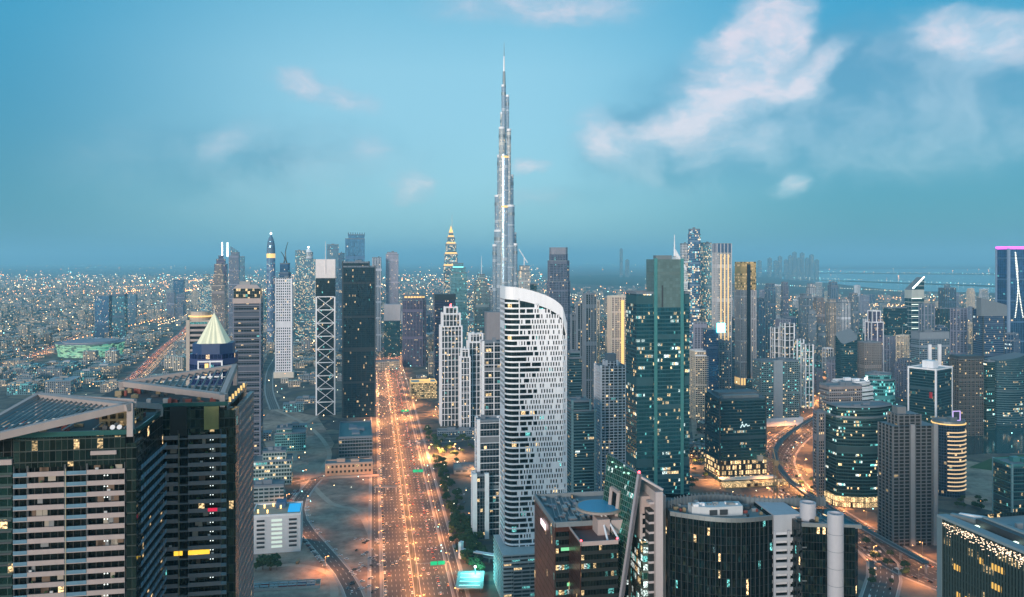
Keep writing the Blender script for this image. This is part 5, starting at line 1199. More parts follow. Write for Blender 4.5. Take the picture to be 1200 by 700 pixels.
# leaning green sail
q = [L_(712, 531, 412), L_(749, 556, 384), L_(727, 705, 372), L_(690, 760, 396)]
q = [Vector((v_.x, v_.y, v_.z)) for v_ in q]
nrm = (q[1] - q[0]).cross(q[3] - q[0]).normalized()
if nrm.y > 0: nrm = -nrm
mb = MB(); th = nrm * -1.6
dirx = (q[1] - q[0]).normalized()
uvq = [((v_ - q[0]).dot(dirx), v_.z) for v_ in q]
mb.quad(*[tuple(v_) for v_ in (q[3], q[2], q[1], q[0])], [uvq[3], uvq[2], uvq[1], uvq[0]])
mb.quad(*[tuple(v_ + th) for v_ in q], uvq)
mb.build('green_sail', facade('green_sail_glass', (.16, .22, .2), (.02, .12, .085), 2.4, 1.6, .09, .11, .05, .03, .0, .3, 1.2, rough=.1, tilt=.09, panel=1.2), Cc)
for i, nm in ((0, 'sail_coping'), (1, 'sail_edge'), (2, 'sail_foot'), (3, 'sail_edge')):
    a, b = q[i], q[(i + 1) % 4]; mb = MB()
    mb.quad(tuple(a - th * .12), tuple(b - th * .12), tuple(b + th * 1.05), tuple(a + th * 1.05)); mb.quad(tuple(a - th * .12), tuple(a + th * 1.05), tuple(b + th * 1.05), tuple(b - th * .12))
    mb.build(nm, plain('sail_edge_panel', (.34, .31, .33), .45, .2), Cc)
# band of white along the right edge of the sail
a, b = q[1], q[2]
MB().bar(tuple(a - th * .2), tuple(b - th * .2), .55).build('edge_rib', plain('sail_edge_panel', (.34, .31, .33)), Cc)
MB().blob(tuple(a + Vector((0, 0, 1))), .8, jag=0).build('obstruction_lamp', g_red, Cc)
pt = q[0].lerp(q[3], .15) + (q[1] - q[0]) * .28 - th * .15
o = pt; ex = dirx * 7; ez = (q[3] - q[0]).normalized() * 11
mb = MB()
for (s0, s1, w0) in ((o, o + ex, .8), (o, o + ez, .8), (o + ex, o + ex + ez, .8)): mb.bar(tuple(s0 + nrm * .5), tuple(s1 + nrm * .5), w0)
mb.build('portal_frame', plain('sail_portal', (.36, .29, .27)), Cc)
mb = MB(); mb.quad(tuple(o + nrm * .15), tuple(o + ex + nrm * .15), tuple(o + ex + ez + nrm * .15), tuple(o + ez + nrm * .15)); mb.quad(tuple(o + nrm * .15), tuple(o + ez + nrm * .15), tuple(o + ex + ez + nrm * .15), tuple(o + ex + nrm * .15)); mb.build('portal_dark_sheet', darkin, Cc)  # flat dark sheet on the sail stands in for the portal's shaded depth
for i in range(5):
    v_ = q[0].lerp(q[1], .2 + i * .13) + (q[3] - q[0]).normalized() * (2.5 + (i % 2)); MB().blob(tuple(v_ + nrm * .5), .55, jag=.4).build('painted_lamp_glint', glow('mint_glint_glow', (.5, 1, .75), 1.2), Cc)  # glowing blobs stand in for lamp reflections on the sail glass
# cream frame wing on the right
a = L_(752, 560, 384); b = L_(785, 583, 372)
Xa, Ya = a.x, a.y - 2; zt_ = b.z
fw = facade('lit_green_floor', (.10, .12, .1), (.04, .16, .13), 4, 2.2, .3, .08, .45, .2, .1, .3, 1.6)
MB().prism([(Xa, Ya), (Xa + 9, Ya), (Xa + 9, Ya + 18), (Xa, Ya + 18)], 0, zt_ - 24).build('wing_glazing', fw, Cc)
MB().prism([(Xa, Ya + 5), (Xa + 13, Ya + 5), (Xa + 13, Ya + 22), (Xa, Ya + 22)], 0, zt_ - 4).build('wing_wall', pinkc, Cc)
MB().box(b.x - 3.6, b.x, Ya - 3, Ya + 20, 0, zt_).build('wing_pier', plain('rose_pier', (.46, .40, .40), .7, 0, .15, .35), Cc)
MB().box(b.x - 6.2, b.x - 3.7, Ya - 1, Ya + 16, 0, zt_ - 9).build('dark_recess_fill', darkin, Cc)  # solid box, near-black in place of the recess's shade
for k in range(24):
    z = zt_ - 5 - k * 4.6
    if z < 4: break
    MB().box(b.x - 6.3, b.x - 3.7, Ya - 1.3, Ya + 3, z - 1., z).build('spandrel', MATS['rose_pier'], Cc)
mb = MB(); mb.quad((Xa, Ya + 3, a.z), (b.x, Ya - 3, zt_ + 1), (b.x, Ya + 20, zt_ + 1), (Xa, Ya + 22, a.z + 1)); mb.build('glass_roof', plain('pale_roof_glass', (.16, .26, .27), .15, .5), Cc)
mb = MB().bar((Xa, Ya + 2.6, a.z), (b.x, Ya - 3.2, zt_ + 1), .45); mb.build('wing_coping', MATS['rose_pier'], Cc)
MB().box(Xa, Xa + 8, Ya + 4.4, Ya + 5, zt_ - 24, zt_ - 12).build('frame_window', facade('recess_windows', (.42, .36, .35), (.03, .04, .05), 4.2, 4., .35, .3, .02, 0), Cc)

# curved dark office at the bottom, right of the helipad tower
D = 372.
Dd = empty('office_tower', (gx(845, D), D + 4, 0), R(6)); tag(Dd, 'dark curved glass office tower with a white roof house and fluted parapet', 'tower')
FOOT.append((Dd.location.x + 20, 400, 60))
LD = lambda px, py, D_: W2L(Dd, px, py, D_)
pl0 = LD(785, 607, 384); pr = LD(905, 606, 378); zt_ = LD(845, 609, 372).z
arc = []
for i in range(21):
    f = i / 20; x = pl0.x + (pr.x - pl0.x) * f; y = pl0.y + (pr.y - pl0.y) * f - 7 * math.sin(math.pi * f); arc.append((x, y))
fD = facade('dark_curved_glass', (.008, .012, .016), (.005, .016, .02), 3.8, 1.25, .05, .10, .035, 0, .4, .5, 2.2, rough=.05, tilt=.16, panel=1.5)
MB().prism(arc + [(arc[-1][0], arc[-1][1] + 30), (arc[0][0], arc[0][1] + 30)], 0, zt_, top=False).build('curtain_wall', fD, Dd)
MB().poly([(x, y, zt_ - 1.8) for x, y in arc + [(arc[-1][0], arc[-1][1] + 30), (arc[0][0], arc[0][1] + 30)]]).build('roof_deck', plain('pale_roof_deck', (.15, .18, .19)), Dd)
for i in range(0, 20):
    (xa, ya), (xb, yb) = arc[i], arc[i + 1]
    MB().prism([(xa, ya - .3), (xb, yb - .3), (xb, yb + .5), (xa, ya + .5)], zt_ - 1.9, zt_ + .15).build('coping', steel, Dd)
for i in range(1, 20, 1): MB().bar((arc[i][0], arc[i][1] - .15, 100), (arc[i][0], arc[i][1] - .15, zt_), .12).build('mullion', dark, Dd)
# white roof house
wx = pl0.x + 10
MB().prism([(wx, arc[8][1] + 9), (wx + 8, arc[8][1] + 6.5), (wx + 24, arc[8][1] + 7.5), (wx + 25, arc[8][1] + 15), (wx, arc[8][1] + 15)], zt_ - 1.8, zt_ + 2.6).build('roof_house', plain('dull_white', (.48, .50, .52)), Dd)
for xk in (7.6, 12.6): MB().box(wx + xk, wx + xk + 3.6, arc[8][1] + 6.1, arc[8][1] + 6.9, zt_ - .9, zt_ + 1.4).build('roof_house_door', dark, Dd)
r = random.Random(21)
for i in range(16): MB().box(*(lambda x, y, a, b: (x, x + a, y, y + b))(wx + r.uniform(0, 22), arc[8][1] + r.uniform(8, 13), r.uniform(1, 3), r.uniform(1, 2)), zt_ + 2.6, zt_ + r.uniform(3, 4.2)).build('cooling_unit', (white, MATS['grey_unit'], steel)[i % 3], Dd)
# fluted parapet behind
par = [(arc[0][0] - 1, arc[0][1] + 8), (arc[0][0] + 6, arc[0][1] + 12), (arc[0][0] + 16, arc[0][1] + 17), (arc[0][0] + 30, arc[0][1] + 18), (arc[0][0] + 38, arc[0][1] + 14), (arc[0][0] + 52, arc[0][1] + 9), (arc[0][0] + 66, arc[0][1] + 8), (arc[0][0] + 80, arc[0][1] + 7)]
PP = path_smooth(par, 2.)
flm = plain('fluted_screen', (.13, .16, .18))
ribbon(MB(), PP, -.25, .25, zt_ - 2, zt_ + 2.0).build('parapet_screen', flm, Dd)
k = 0
for i in range(0, len(PP) - 1):
    p0 = PP[i]
    if k < 95: MB().box(p0.x - .18, p0.x + .18, p0.y - .9, p0.y + .5, zt_ - 2, zt_ + 3.0).build('parapet_fin', flm, Dd); k += 1
# white banded middle section, dark wing and the white cylinder
wl = LD(907, 604, 377); wr = LD(939, 606, 379); zw = wl.z
fwb = facade('white_louver_section', (.50, .51, .55), (.02, .03, .035), 3.8, 7.2, .42, .12, .02, 0, .9, .0, 1.2, wrough=.6)
MB().prism([(wl.x, wl.y), (wr.x, wr.y), (wr.x, wr.y + 24), (wl.x, wl.y + 24)], 0, zw - 8, top=False).build('banded_wall', fwb, Dd)
MB().prism([(wl.x, wl.y), (wr.x, wr.y), (wr.x, wr.y + 24), (wl.x, wl.y + 24)], zw - 8, zw).build('blank_band', plain('white_panel_band', (.36, .38, .42)), Dd)
mb = MB(); z = 100.
while z < zw - 8.5: mb.box(wl.x, wr.x, wl.y - .7, wl.y - .02, z, z + 1.5); z += 3.8
mb.build('band_cladding', MATS['white_panel_band'], Dd)
for f in (0, .5, 1): MB().box(wl.x + (wr.x - wl.x) * f - .5, wl.x + (wr.x - wl.x) * f + .5, wl.y - .95, wl.y - .1, 100, zw - 7).build('band_pier', MATS['white_panel_band'], Dd)
dl = LD(940, 616, 368); dr = LD(1008, 616, 366)
MB().prism([(dl.x, dl.y), (dr.x - 3, dr.y - 1), (dr.x, dr.y + 2), (dr.x, dr.y + 26), (dl.x, dl.y + 26)], 0, dl.z, top=True).build('wing_wall', fD, Dd)
MB().prism([(dl.x - .3, dl.y - .4), (dr.x, dr.y - 1.4), (dr.x, dr.y - .6), (dl.x, dl.y + .6)], dl.z - .4, dl.z + 1.3).build('coping', steel, Dd)
for z in (dl.z - 10, dl.z - 25, dl.z - 40): MB().box(dl.x, dl.x + 11, dl.y - .5, dl.y - .1, z, z + .5).build('transom', steel, Dd)
cy = LD(983, 604, 362); cyw = plain('white_column', (.42, .42, .46), .6, 0, .15, .45)
for (x, y, rad, top) in ((cy.x, cy.y + 3, 3.5, cy.z), (cy.x - 7.0, cy.y + 15, 3.6, cy.z + 1.6)):
    MB().prism(ell(rad * 2, rad * 2, 32, x, y), 0, top - 1.6, top=True).build('round_shaft', cyw, Dd)
    mb = MB(); Aq, Bq = ell(rad * 2, rad * 2, 32, x, y), ell(rad * 1.6, rad * 1.6, 32, x, y)
    for i in range(32):
        j = (i + 1) % 32
        mb.quad((*Aq[i], top - 1.6), (*Aq[j], top - 1.6), (*Aq[j], top), (*Aq[i], top)); mb.quad((*Aq[i], top), (*Aq[j], top), (*Bq[j], top), (*Bq[i], top)); mb.quad((*Bq[j], top - 1.59), (*Bq[i], top - 1.59), (*Bq[i], top), (*Bq[j], top))
    mb.build('shaft_rim', cyw, Dd)
    for k in range(9): MB().prism(ell(rad * 2 + .06, rad * 2 + .06, 32, x, y), top - 9 - k * 7.6, top - 8.8 - k * 7.6).build('panel_joint', MATS['grey_render'], Dd)
clutter(Dd, arc[0][0] + 2, arc[0][0] + 9, arc[0][1] + 3, arc[0][1] + 14, zt_ - 1.8, 8, 31)
clutter(Dd, arc[-1][0] - 12, arc[-1][0] - 1, arc[-1][1] + 4, arc[-1][1] + 20, zt_ - 1.8, 12, 32)
clutter(Dd, dl.x + 1, dl.x + 12, dl.y + 3, dl.y + 10, dl.z, 8, 33)
for k in range(4): MB().bar((arc[0][0] + 9, arc[8][1] + 20 + k * 1.2, zt_ - 1.3), (arc[-1][0] - 3, arc[8][1] + 20 + k * 1.2, zt_ - 1.3), .2, 6).build('pipe', steel, Dd)

# hotel with amber windows at the right edge: its long left side faces us
Ee = empty('hotel_tower', (gx(1103, 338), 338, 0), R(ROTD + 2)); tag(Ee, 'dark hotel tower with amber lit windows and a speckled light frieze', 'hotel')
FOOT.append((Ee.location.x + 25, 310, 50))
zt_ = zz(607, 338)
fE = facade('dark_fin_glass', (.02, .035, .04), (.015, .04, .045), 3.6, 1.5, .22, .1, .015, .16, 1., .0, 1.5, rough=.15, tilt=.05, panel=1.2, cluster=.2)
Lh = 120
MB().prism([(0, -Lh), (60, -Lh), (60, 0), (0, 0)], 0, zt_ , top=False).build('curtain_wall', fE, Ee)
MB().poly([(0, -Lh, zt_ - 1.5), (60, -Lh, zt_ - 1.5), (60, 0, zt_ - 1.5), (0, 0, zt_ - 1.5)]).build('roof_deck', plain('grey_roof_deck', (.20, .24, .26)), Ee)
for k in range(80):
    MB().box(-.75, .0, -Lh + k * 1.5, -Lh + k * 1.5 + .16, zt_ - 150, zt_).build('fin', plain('dark_teal_fin', (.05, .09, .10), .4, .4), Ee)
MB().box(-1.1, -.1, -1.5, 1.2, 0, zt_ + 1).build('corner_pier', plain('slate_corner', (.12, .18, .21)), Ee); MB().box(0, 12, -.1, .8, 0, zt_ + 1).build('end_wall', MATS['slate_corner'], Ee)
MB().box(-1.2, 3.4, -Lh, 1, zt_ + .2, zt_ + 1.2).build('roof_gutter', plain('pale_slate', (.20, .26, .29)), Ee)
MB().box(6, 9, -100, -12, zt_ - 1, zt_ + 3).build('roof_wall', dark, Ee); MB().box(9.1, 11, -100, -12, zt_ - 1, zt_ + 3.6).build('roof_wall', MATS['pale_slate'], Ee)
for y in (-15, -34, -47, -60): MB().box(3.6, 5.2, y, y + 1.6, zt_ - .2, zt_ + .9).build('roof_lamp', glow('pale_green_lamp', (.75, 1, .8), 3.), Ee)
MB().bar((4, -1, zt_ + 1), (9, -12, zt_ + 1), 1.0).build('roof_duct', steel, Ee); MB().bar((8, -1, zt_ + 1), (12, -10, zt_ + 2), .8).build('roof_duct', white, Ee)
r = random.Random(8); mb = MB()
for i in range(420):
    y = -r.uniform(0, 1) ** .8 * 70 - 2; z = zt_ - .8 - abs(r.gauss(0, 1)) * 1.9; s = r.uniform(.12, .28); mb.box(-1.05, -.8, y, y + s * 1.6, z, z + s)
mb.build('speckled_light', glow('frieze_light', (1, .72, .5), 2.2), Ee)
for i in range(34):
    y = -6 - 1.5 * r.randint(0, 40); row = r.choice([2, 4, 5, 7, 8, 9, 9, 10, 10, 11, 12, 12]); n = r.randint(1, 4); z = zt_ - 4 - row * 3.6
    MB().box(-.35, -.02, y - n * 1.5, y, z, z + 2.3).build('lit_window', glow('amber_window2', (1, .55, .12), r.choice((.8,))), Ee)
clutter(Ee, 14, 40, -80, -5, zt_ - 1.5, 26, 41)
# glass office above the hotel at the edge
tower('dark glass office with a framed roof edge beside the green lawn', 1163, 1230, 546, 800, f_deep, plants=3, ratio=.7, rot=6, corner=(plain('teal_corner', (.14, .26, .30)), 1.6), trim=MATS['teal_cladding'], clad=(MATS['teal_cladding'], 8, .5, .4))
# tower crane standing in front of the lit office
cr = empty('tower_crane', (gx(909, 600), 600, 0)); tag(cr, 'brown tower crane standing behind the curved dark office roof', 'crane')
cm = plain('crane_ochre', (.30, .20, .11), .6)
zc = zz(545, 600)
for sx in (-1, 1):
    for sy in (-1, 1): MB().bar((sx * 1.1, sy * 1.1, 0), (sx * 1.1, sy * 1.1, zc), .18).build('mast_leg', cm, cr)
mb = MB(); z = 100.
while z < zc: mb.bar((-1.1, -1.1, z), (1.1, -1.1, z + 2.6), .12); mb.bar((1.1, -1.1, z + 2.6), (-1.1, -1.1, z + 5.2), .12); z += 5.2
mb.build('mast_lattice', cm, cr)
MB().box(-1.6, 1.6, -1.8, 1.4, zc, zc + 3.5).build('cabin', cm, cr)
def jib(p, q, name):
    p, q = Vector(p), Vector(q); mb = MB()
    for o in (Vector((0, .8, 0)), Vector((0, -.8, 0)), Vector((0, 0, 1.5))): mb.bar(tuple(p + o), tuple(q + o), .16)
    n = 12
    for i in range(n): a = p.lerp(q, i / n); b = p.lerp(q, (i + .5) / n); c = p.lerp(q, (i + 1) / n); mb.bar(tuple(a + Vector((0, .8, 0))), tuple(b + Vector((0, 0, 1.5))), .1); mb.bar(tuple(b + Vector((0, 0, 1.5))), tuple(c + Vector((0, -.8, 0))), .1)
    mb.build(name, cm, cr)
jib((0, 0, zc + 2), (-12.5, 0, zc + 5.5), 'counter_jib'); jib((0, 0, zc + 2), (22, 0, zc - 8 + 3), 'jib')
MB().box(-13.5, -9.5, -1.2, 1.2, zc + 3, zc + 7).build('counterweight', plain('crane_weight', (.30, .26, .22)), cr)
MB().bar((0, 0, zc + 3), (-2, 0, zc + 12), .3).build('tower_peak', cm, cr)
for a in ((-12, 0, zc + 6), (20, 0, zc - 4)): MB().bar((-2, 0, zc + 12), a, .09).build('stay_cable', cm, cr)
# ---------------------------------------------------------------- cars, lamps, signs, trees
def car_proto(label, paint, van=False):
    mb = MB(); L2, W2 = 2.3, .92; hgt = 1.9 if van else 1.42
    mb.prism([(-L2, -W2), (L2, -W2), (L2, W2), (-L2, W2)], .28, .82, True, True)
    a, b = (-2.0, 1.5) if van else (-1.5, 1.0)
    lo, hi = rect(b - a, 1.7, (a + b) / 2), rect((b - a) * (.92 if van else .68), 1.4, (a + b) / 2 - .1)
    mb.cur = 1
    for i in range(4): j = (i + 1) % 4; mb.quad((*lo[i], .82), (*lo[j], .82), (*hi[j], hgt), (*hi[i], hgt))
    mb.cur = 0; mb.poly([(*q, hgt + .01) for q in hi])
    mb.cur = 1
    for x in (-1.4, 1.4):
        for y in (-.88, .88): mb.prism([(x + .33 * math.cos(t2), y + .0 + .0) for t2 in (0,)] * 1 and rect(.6, .2, x, y), 0, .6)
    me = mb.mesh('parked_car', [paint, dark]); o = bpy.data.objects.new('car', me); C.objects.link(o)
    for y in (-.6, .6):
        MB().box(2.28, 2.42, y - .22, y + .22, .5, .75).build('headlight', HEADM, o); MB().box(-2.42, -2.28, y - .22, y + .22, .5, .75).build('taillight', TAILM, o)
    return o
HEADM = glow('headlight', (1, .60, .26), 5); TAILM = glow('taillight', (1, .24, .08), 4)
OFFM = plain('unlit_lamp', (.4, .4, .4), .3)
paints = [('white', plain('white_car_paint', (.72, .72, .72), .3, 0, .05, .05)), ('black', plain('black_car_paint', (.02, .02, .025), .25)), ('silver', plain('silver_car_paint', (.35, .36, .38), .3, .6)), ('red', plain('red_car_paint', (.35, .03, .03), .3))]
protos = {n: car_proto('', m) for n, m in paints}; vans = {'white': car_proto('', paints[0][1], True)}
lit_protos = [(n, protos[n]) for n in protos] + [('white van', vans['white'])]
NCAR = 0
used = set()
def put_car(x, y, z, rz, which, label, group, lit=True):
    global NCAR
    o = dict(lit_protos)[which]
    if o in used or not lit:
        if lit: c = copy_tree(o)
        else:
            c = o.copy(); C.objects.link(c)     # a parked car: lamps off
            for ch in list(o.children)[:4]:
                k = ch.copy(); k.data = OFFD[ch.name.split('.')[0]]; C.objects.link(k); k.parent = c
    else: c = o; used.add(o)
    c.location = (x, y, z); c.rotation_euler = (0, 0, rz); tag(c, label, 'van' if 'van' in which else 'car', group); NCAR += 1
    return c
OFFD = {}
for ch in protos['white'].children:
    k = ch.name.split('.')[0]
    if k not in OFFD: d = ch.data.copy(); d.materials.clear(); d.materials.append(OFFM); OFFD[k] = d
# moving traffic
rr = random.Random(12); lanes_l = [-27, -23.2, -19.4, -15.6, -11.8, -8, -4.2]; lanes_r = [5, 8.8, 12.6, 16.4, 20.2, 24, 27.8]
slots = []
for side, lanes in (('l', lanes_l), ('r', lanes_r)):
    for ln in lanes:
        s = 420 + rr.uniform(0, 20)
        while s < 2900:
            slots.append((s, ln, side)); s += rr.uniform(8, 20) if ln in (-27, -4.2, 20.2) else rr.uniform(40, 150)
slots.sort()
near = [q for q in slots][:10 ** 6]
HWCARS = 150
far_t = MB()
names = ['white', 'black', 'silver', 'white', 'white van', 'silver', 'red', 'white']
def far_car(x, y, z, a, mb, head):
    c, s = math.cos(a), math.sin(a)
    def rt(pts): return [(x + p_[0] * c - p_[1] * s, y + p_[0] * s + p_[1] * c) for p_ in pts]
    mb.cur = rr.randint(0, 2); mb.prism(rt(rect(4.6, 1.85)), z + .3, z + .85); mb.prism(rt(rect(2.4, 1.5)), z + .85, z + 1.4)
    mb.cur = 3 if head else 4
    xx = 2.35 if head else -2.35
    for y_ in (-.55, .55): mb.prism(rt(rect(.3, .45, xx, y_)), z + .45, z + .8)
for i, (s, ln, side) in enumerate(slots):
    p_, a = HWs(s, ln)
    if side == 'l': a += math.pi
    if i < HWCARS:
        w_ = rr.choice(names)
        put_car(p_.x, p_.y, .17, a, w_, '%s car with glowing %s driving on the wide orange highway' % (w_.replace(' van', ''), 'headlights' if side == 'l' else 'tail lights') if 'van' not in w_ else 'white van driving on the wide orange highway', 'vehicles driving on the highway')
    else: far_car(p_.x, p_.y, .17, a, far_t, side == 'l')
def road_cars(P, lanes, step, s0=0, s1=1e9):
    acc = 0; cum = [0]
    for i in range(len(P) - 1): cum.append(cum[-1] + (P[i + 1] - P[i]).length)
    for ln in lanes:
        s = s0 + rr.uniform(0, step)
        while s < min(s1, cum[-1] - 1):
            i = max(k for k in range(len(cum) - 1) if cum[k] <= s); f = (s - cum[i]) / (cum[i + 1] - cum[i]); q = P[i].lerp(P[i + 1], f); d = (P[i + 1] - P[i]).normalized(); q += Vector((d.y, -d.x)) * ln
            a = math.atan2(d.y, d.x)
            yield q, a, ln
            s += rr.uniform(step * .5, step * 1.6)
for key, lanes, st in (('left', (-18, -14, -9, -5, 5, 9, 14, 18), 16), ('curve', (-20, -16, -12, 12, 16, 20), 20), ('boulevard', (-9, -4, 4, 9), 26), ('far', (-6, 6), 30), ('right', (-6, 6), 30), ('f1', (-10, 10), 40), ('f2', (-12, -4, 4, 12), 26), ('f3', (-8, 8), 30), ('jn', (-7, 7), 22)):
    k = 0
    for q, a, ln in road_cars(ROADS[key], lanes, st):
        head = ln > 0 if key not in ('curve', 'jn') else ln < 0
        if key in ('curve', 'jn') and NCAR < 215 and q.y < 1150:
            w_ = rr.choice(names); put_car(q.x, q.y, .24, a + (math.pi if head else 0), w_, '%s %s driving on the curved road beside the rail viaduct' % (w_.replace(' van', ''), 'van' if 'van' in w_ else 'car'), 'vehicles driving on the curved road')
        else: far_car(q.x, q.y, .25, a + (math.pi if head else 0), far_t, head)
o = far_t.build('distant_traffic', [paints[0][1], paints[1][1], paints[2][1], HEADM, TAILM]); o['kind'] = 'stuff'; o['label'] = 'distant stream of car lamps on the roads'
# parked cars beside the sandy lot
k = 0
def free(x, y, r_): return all((x - a) ** 2 + (y - b) ** 2 > (r_ + c) ** 2 for a, b, c in FOOT)
PL = ROADS['diag']
for row, off in ((0, 10.5), (1, 13.5)):
    for q, a, ln in road_cars(PL, (off,), 4.6 if row == 0 else 6, 60, 330):
        if k < 60: put_car(q.x, q.y, .1, a + R(90 + rr.uniform(-12, 12)), rr.choice(names[:4] + ['red']), 'parked car in the line between the sandy lot and the side street', 'cars parked along the sandy lot', False); k += 1
for q, a, ln in road_cars(PL, (-10,), 22, 100, 330): put_car(q.x, q.y, .1, a + R(90 + rr.uniform(-12, 12)), 'white', 'white car parked on the other side of the side street', 'white cars across the side street', False)
for i in range(42):
    px_, py_ = rr.uniform(405, 444), rr.uniform(632, 695); x, y = gp(px_, py_); put_car(x, y, .1, R(rr.uniform(0, 180)), rr.choice(names[:4]), 'car parked loosely on the sand between the side street and highway', 'cars parked loosely on the sand', False)
for i in range(20):
    px_, py_ = 527 + (i % 4) * 9 + rr.uniform(-2, 2), 572 + (i // 4) * 10 + rr.uniform(-3, 3); x, y = gp(px_, py_); put_car(x, y, .1, R(80 + rr.uniform(-8, 8)), rr.choice(names[:4]), 'car parked on the sandy car park beside the tree row', 'cars on the sandy car park', False)
for n, o in lit_protos:
    if o not in used:
        for ch in list(o.children): bpy.data.objects.remove(ch)
        bpy.data.objects.remove(o)

# street lamps: pole, arm, head and its own light
def lamp_proto(h=14, name='street_lamp'):
    o = MB().bar((0, 0, 0), (0, 0, h), .22, 6, .12).build(name, steel)
    return o
def make_lamp(energy, two, mat=g_orange, col=(1, .37, .12), size=.5):
    o = MB().bar((0, 0, 0), (0, 0, 14), .2, 6, .12).build('street_lamp', steel)
    for s in ((-1, 1) if two else (1,)):
        MB().bar((0, 0, 13.8), (s * 3, 0, 14.4), .1).build('arm', steel, o)
        MB().box(s * 2.4 - size / 2, s * 2.4 + size / 2 + s * .8, -size / 2, size / 2, 14.2, 14.2 + size * .6).build('lamp_head', mat, o)
    l = bpy.data.lights.new('lamp_light', 'SPOT'); l.energy = energy; l.color = col; l.shadow_soft_size = 1.5; l.spot_size = R(162); l.spot_blend = .35
    lo = bpy.data.objects.new('lamp_light', l); C.objects.link(lo); lo.parent = o; lo.location = (0, 0, 13.9)
    return o
LE = 50000.
first = True
lp = make_lamp(LE, True); lps = make_lamp(LE * .8, False)
def put_lamp(proto, x, y, rz, label, group, cache={}):
    if proto not in cache: cache[proto] = 1; c = proto
    else: c = copy_tree(proto)
    c.location = (x, y, 0); c.rotation_euler = (0, 0, rz); tag(c, label, 'street lamp', group)
for i in range(44):
    s = 430 + i * 42
    for off, pr_, rz, lb, gr in ((.5, lp, 0, 'double-armed street lamp on the median of the wide highway', 'street lamps on the highway median'), (33, lps, math.pi, 'single street lamp on the right edge of the highway', 'street lamps on the right edge of the highway'), (-32, lps, 0, 'single street lamp on the left edge of the highway', 'street lamps on the left edge of the highway')):
        if off != .5 and i % 2: continue
        p_, a = HWs(s + (10 if off == 33 else 0), off); put_lamp(pr_, p_.x, p_.y, rz + a - math.pi / 2, lb, gr)
for key, off, st, lb, gr in (('curve', 27, 52, 'street lamp on the outer edge of the curved road', 'street lamps along the curved road'), ('curve', -27, 52, 'street lamp on the inner edge of the curved road', 'street lamps inside the curved road'), ('left', 0, 110, 'street lamp on the far road left of the towers', 'street lamps along the far left road'),
                     ('diag', 14, 110, 'street lamp beside the line of parked cars', 'street lamps beside the parked cars'), ('boulevard', 15, 45, 'street lamp of the boulevard by the round arena', 'street lamps of the arena boulevard')):
    P_ = ROADS[key]; 
    s = 15
    cum = [0]
    for i in range(len(P_) - 1): cum.append(cum[-1] + (P_[i + 1] - P_[i]).length)
    while s < cum[-1]:
        i = max(k for k in range(len(cum) - 1) if cum[k] <= s); q = P_[i].lerp(P_[i + 1], (s - cum[i]) / (cum[i + 1] - cum[i])); d = (P_[i + 1] - P_[i]).normalized(); q = q + Vector((d.y, -d.x)) * off
        put_lamp(lps, q.x, q.y, math.atan2(d.y, d.x) + (math.pi / 2 if off > 0 else -math.pi / 2), lb, gr); s += st
rl = random.Random(77); k = 0; tr_ = 0
lpb = make_lamp(LE * 2.2, False, col=(1, .42, .14), size=1.1)
while k < 64 and tr_ < 4000:
    tr_ += 1
    z_ = rl.choice(((890, 1010, 345, 400), (930, 1010, 420, 475), (800, 905, 440, 600), (640, 740, 400, 520), (440, 560, 400, 500), (1000, 1180, 420, 480), (930, 1000, 500, 600), (500, 566, 515, 560)))
    x, y = gp(rl.uniform(*z_[:2]), rl.uniform(*z_[2:]))
    if not free(x, y, 6): continue
    put_lamp(lpb, x, y, rl.uniform(0, 6.28), 'lone street lamp in the side streets between the towers', 'street lamps in the side streets between the towers'); k += 1
# cyan lit forecourt and station hall at the white tower's foot
st = empty('forecourt', (*gp(551, 686), 0)); tag(st, 'glowing cyan forecourt shelter at the foot of the car park', 'shelter')
MB().prism(rect(24, 40), 4.5, 5.2).build('shelter_roof', plain('pale_canopy2', (.22, .30, .31)), st)
for x in (-10, 10):
    for y in (-17, 17): MB().bar((x, y, 0), (x, y, 4.5), .3).build('post', steel, st)
for y in (-14, -5, 4, 13): MB().box(-9, 9, y, y + .5, 5.2, 5.5).build('light_strip', glow('cyan_strip', (.3, 1, .95), 3), st)
l = bpy.data.lights.new('lamp_light', 'POINT'); l.energy = 60000; l.color = (.2, 1, .95); l.shadow_soft_size = 3; lo = bpy.data.objects.new('lamp_light', l); C.objects.link(lo); lo.parent = st; lo.location = (4, 12, 12)
tl = MB().blob((4, 12, 12), 1.3, jag=0).build('flood_lamp', g_white, st)
MB().bar((4, 12, 5), (4, 12, 12), .3).build('lamp_post', steel, st)
ms = empty('station_walkway', (*gp(545, 655), 0), R(-25)); tag(ms, 'slim white covered walkway beside the highway trees', 'walkway')
MB().box(-4, 36, -2.4, 2.4, 8, 9).build('walkway_roof', white, ms); MB().box(-4, 36, -2, 2, 5, 5.4).build('walkway_deck', conc, ms); MB().box(-6, -3, -2.6, 2.6, 0, 16).build('lift_tower', white, ms)
for x in (2, 14, 26, 35): MB().box(x, x + 1, -1, 1, 0, 5).build('post', conc, ms)
# green road sign gantries
for i, (py_, lb) in enumerate(((672, 'nearest green sign gantry over the right carriageway'), (560, 'middle green sign gantry over the right carriageway'), (487, 'farthest green sign gantry over the right carriageway'))):
    y = gd(py_); s = (y - 250) * 1.014; p_, a = HWs(s, 16)
    g = empty('sign_gantry', (p_.x, p_.y, 0), a - math.pi / 2); tag(g, lb, 'road sign')
    for x in (-15, 15): MB().bar((x, 0, 0), (x, 0, 9), .3).build('post', steel, g)
    MB().box(-15, 15, -.3, .3, 8.4, 9).build('beam', steel, g)
    for x in (2, 9): MB().box(x - 3.2, x + 3.2, -.6, -.35, 6.6, 10.2).build('sign_panel', glow('green_sign', (.01, .55, .22), .8), g)
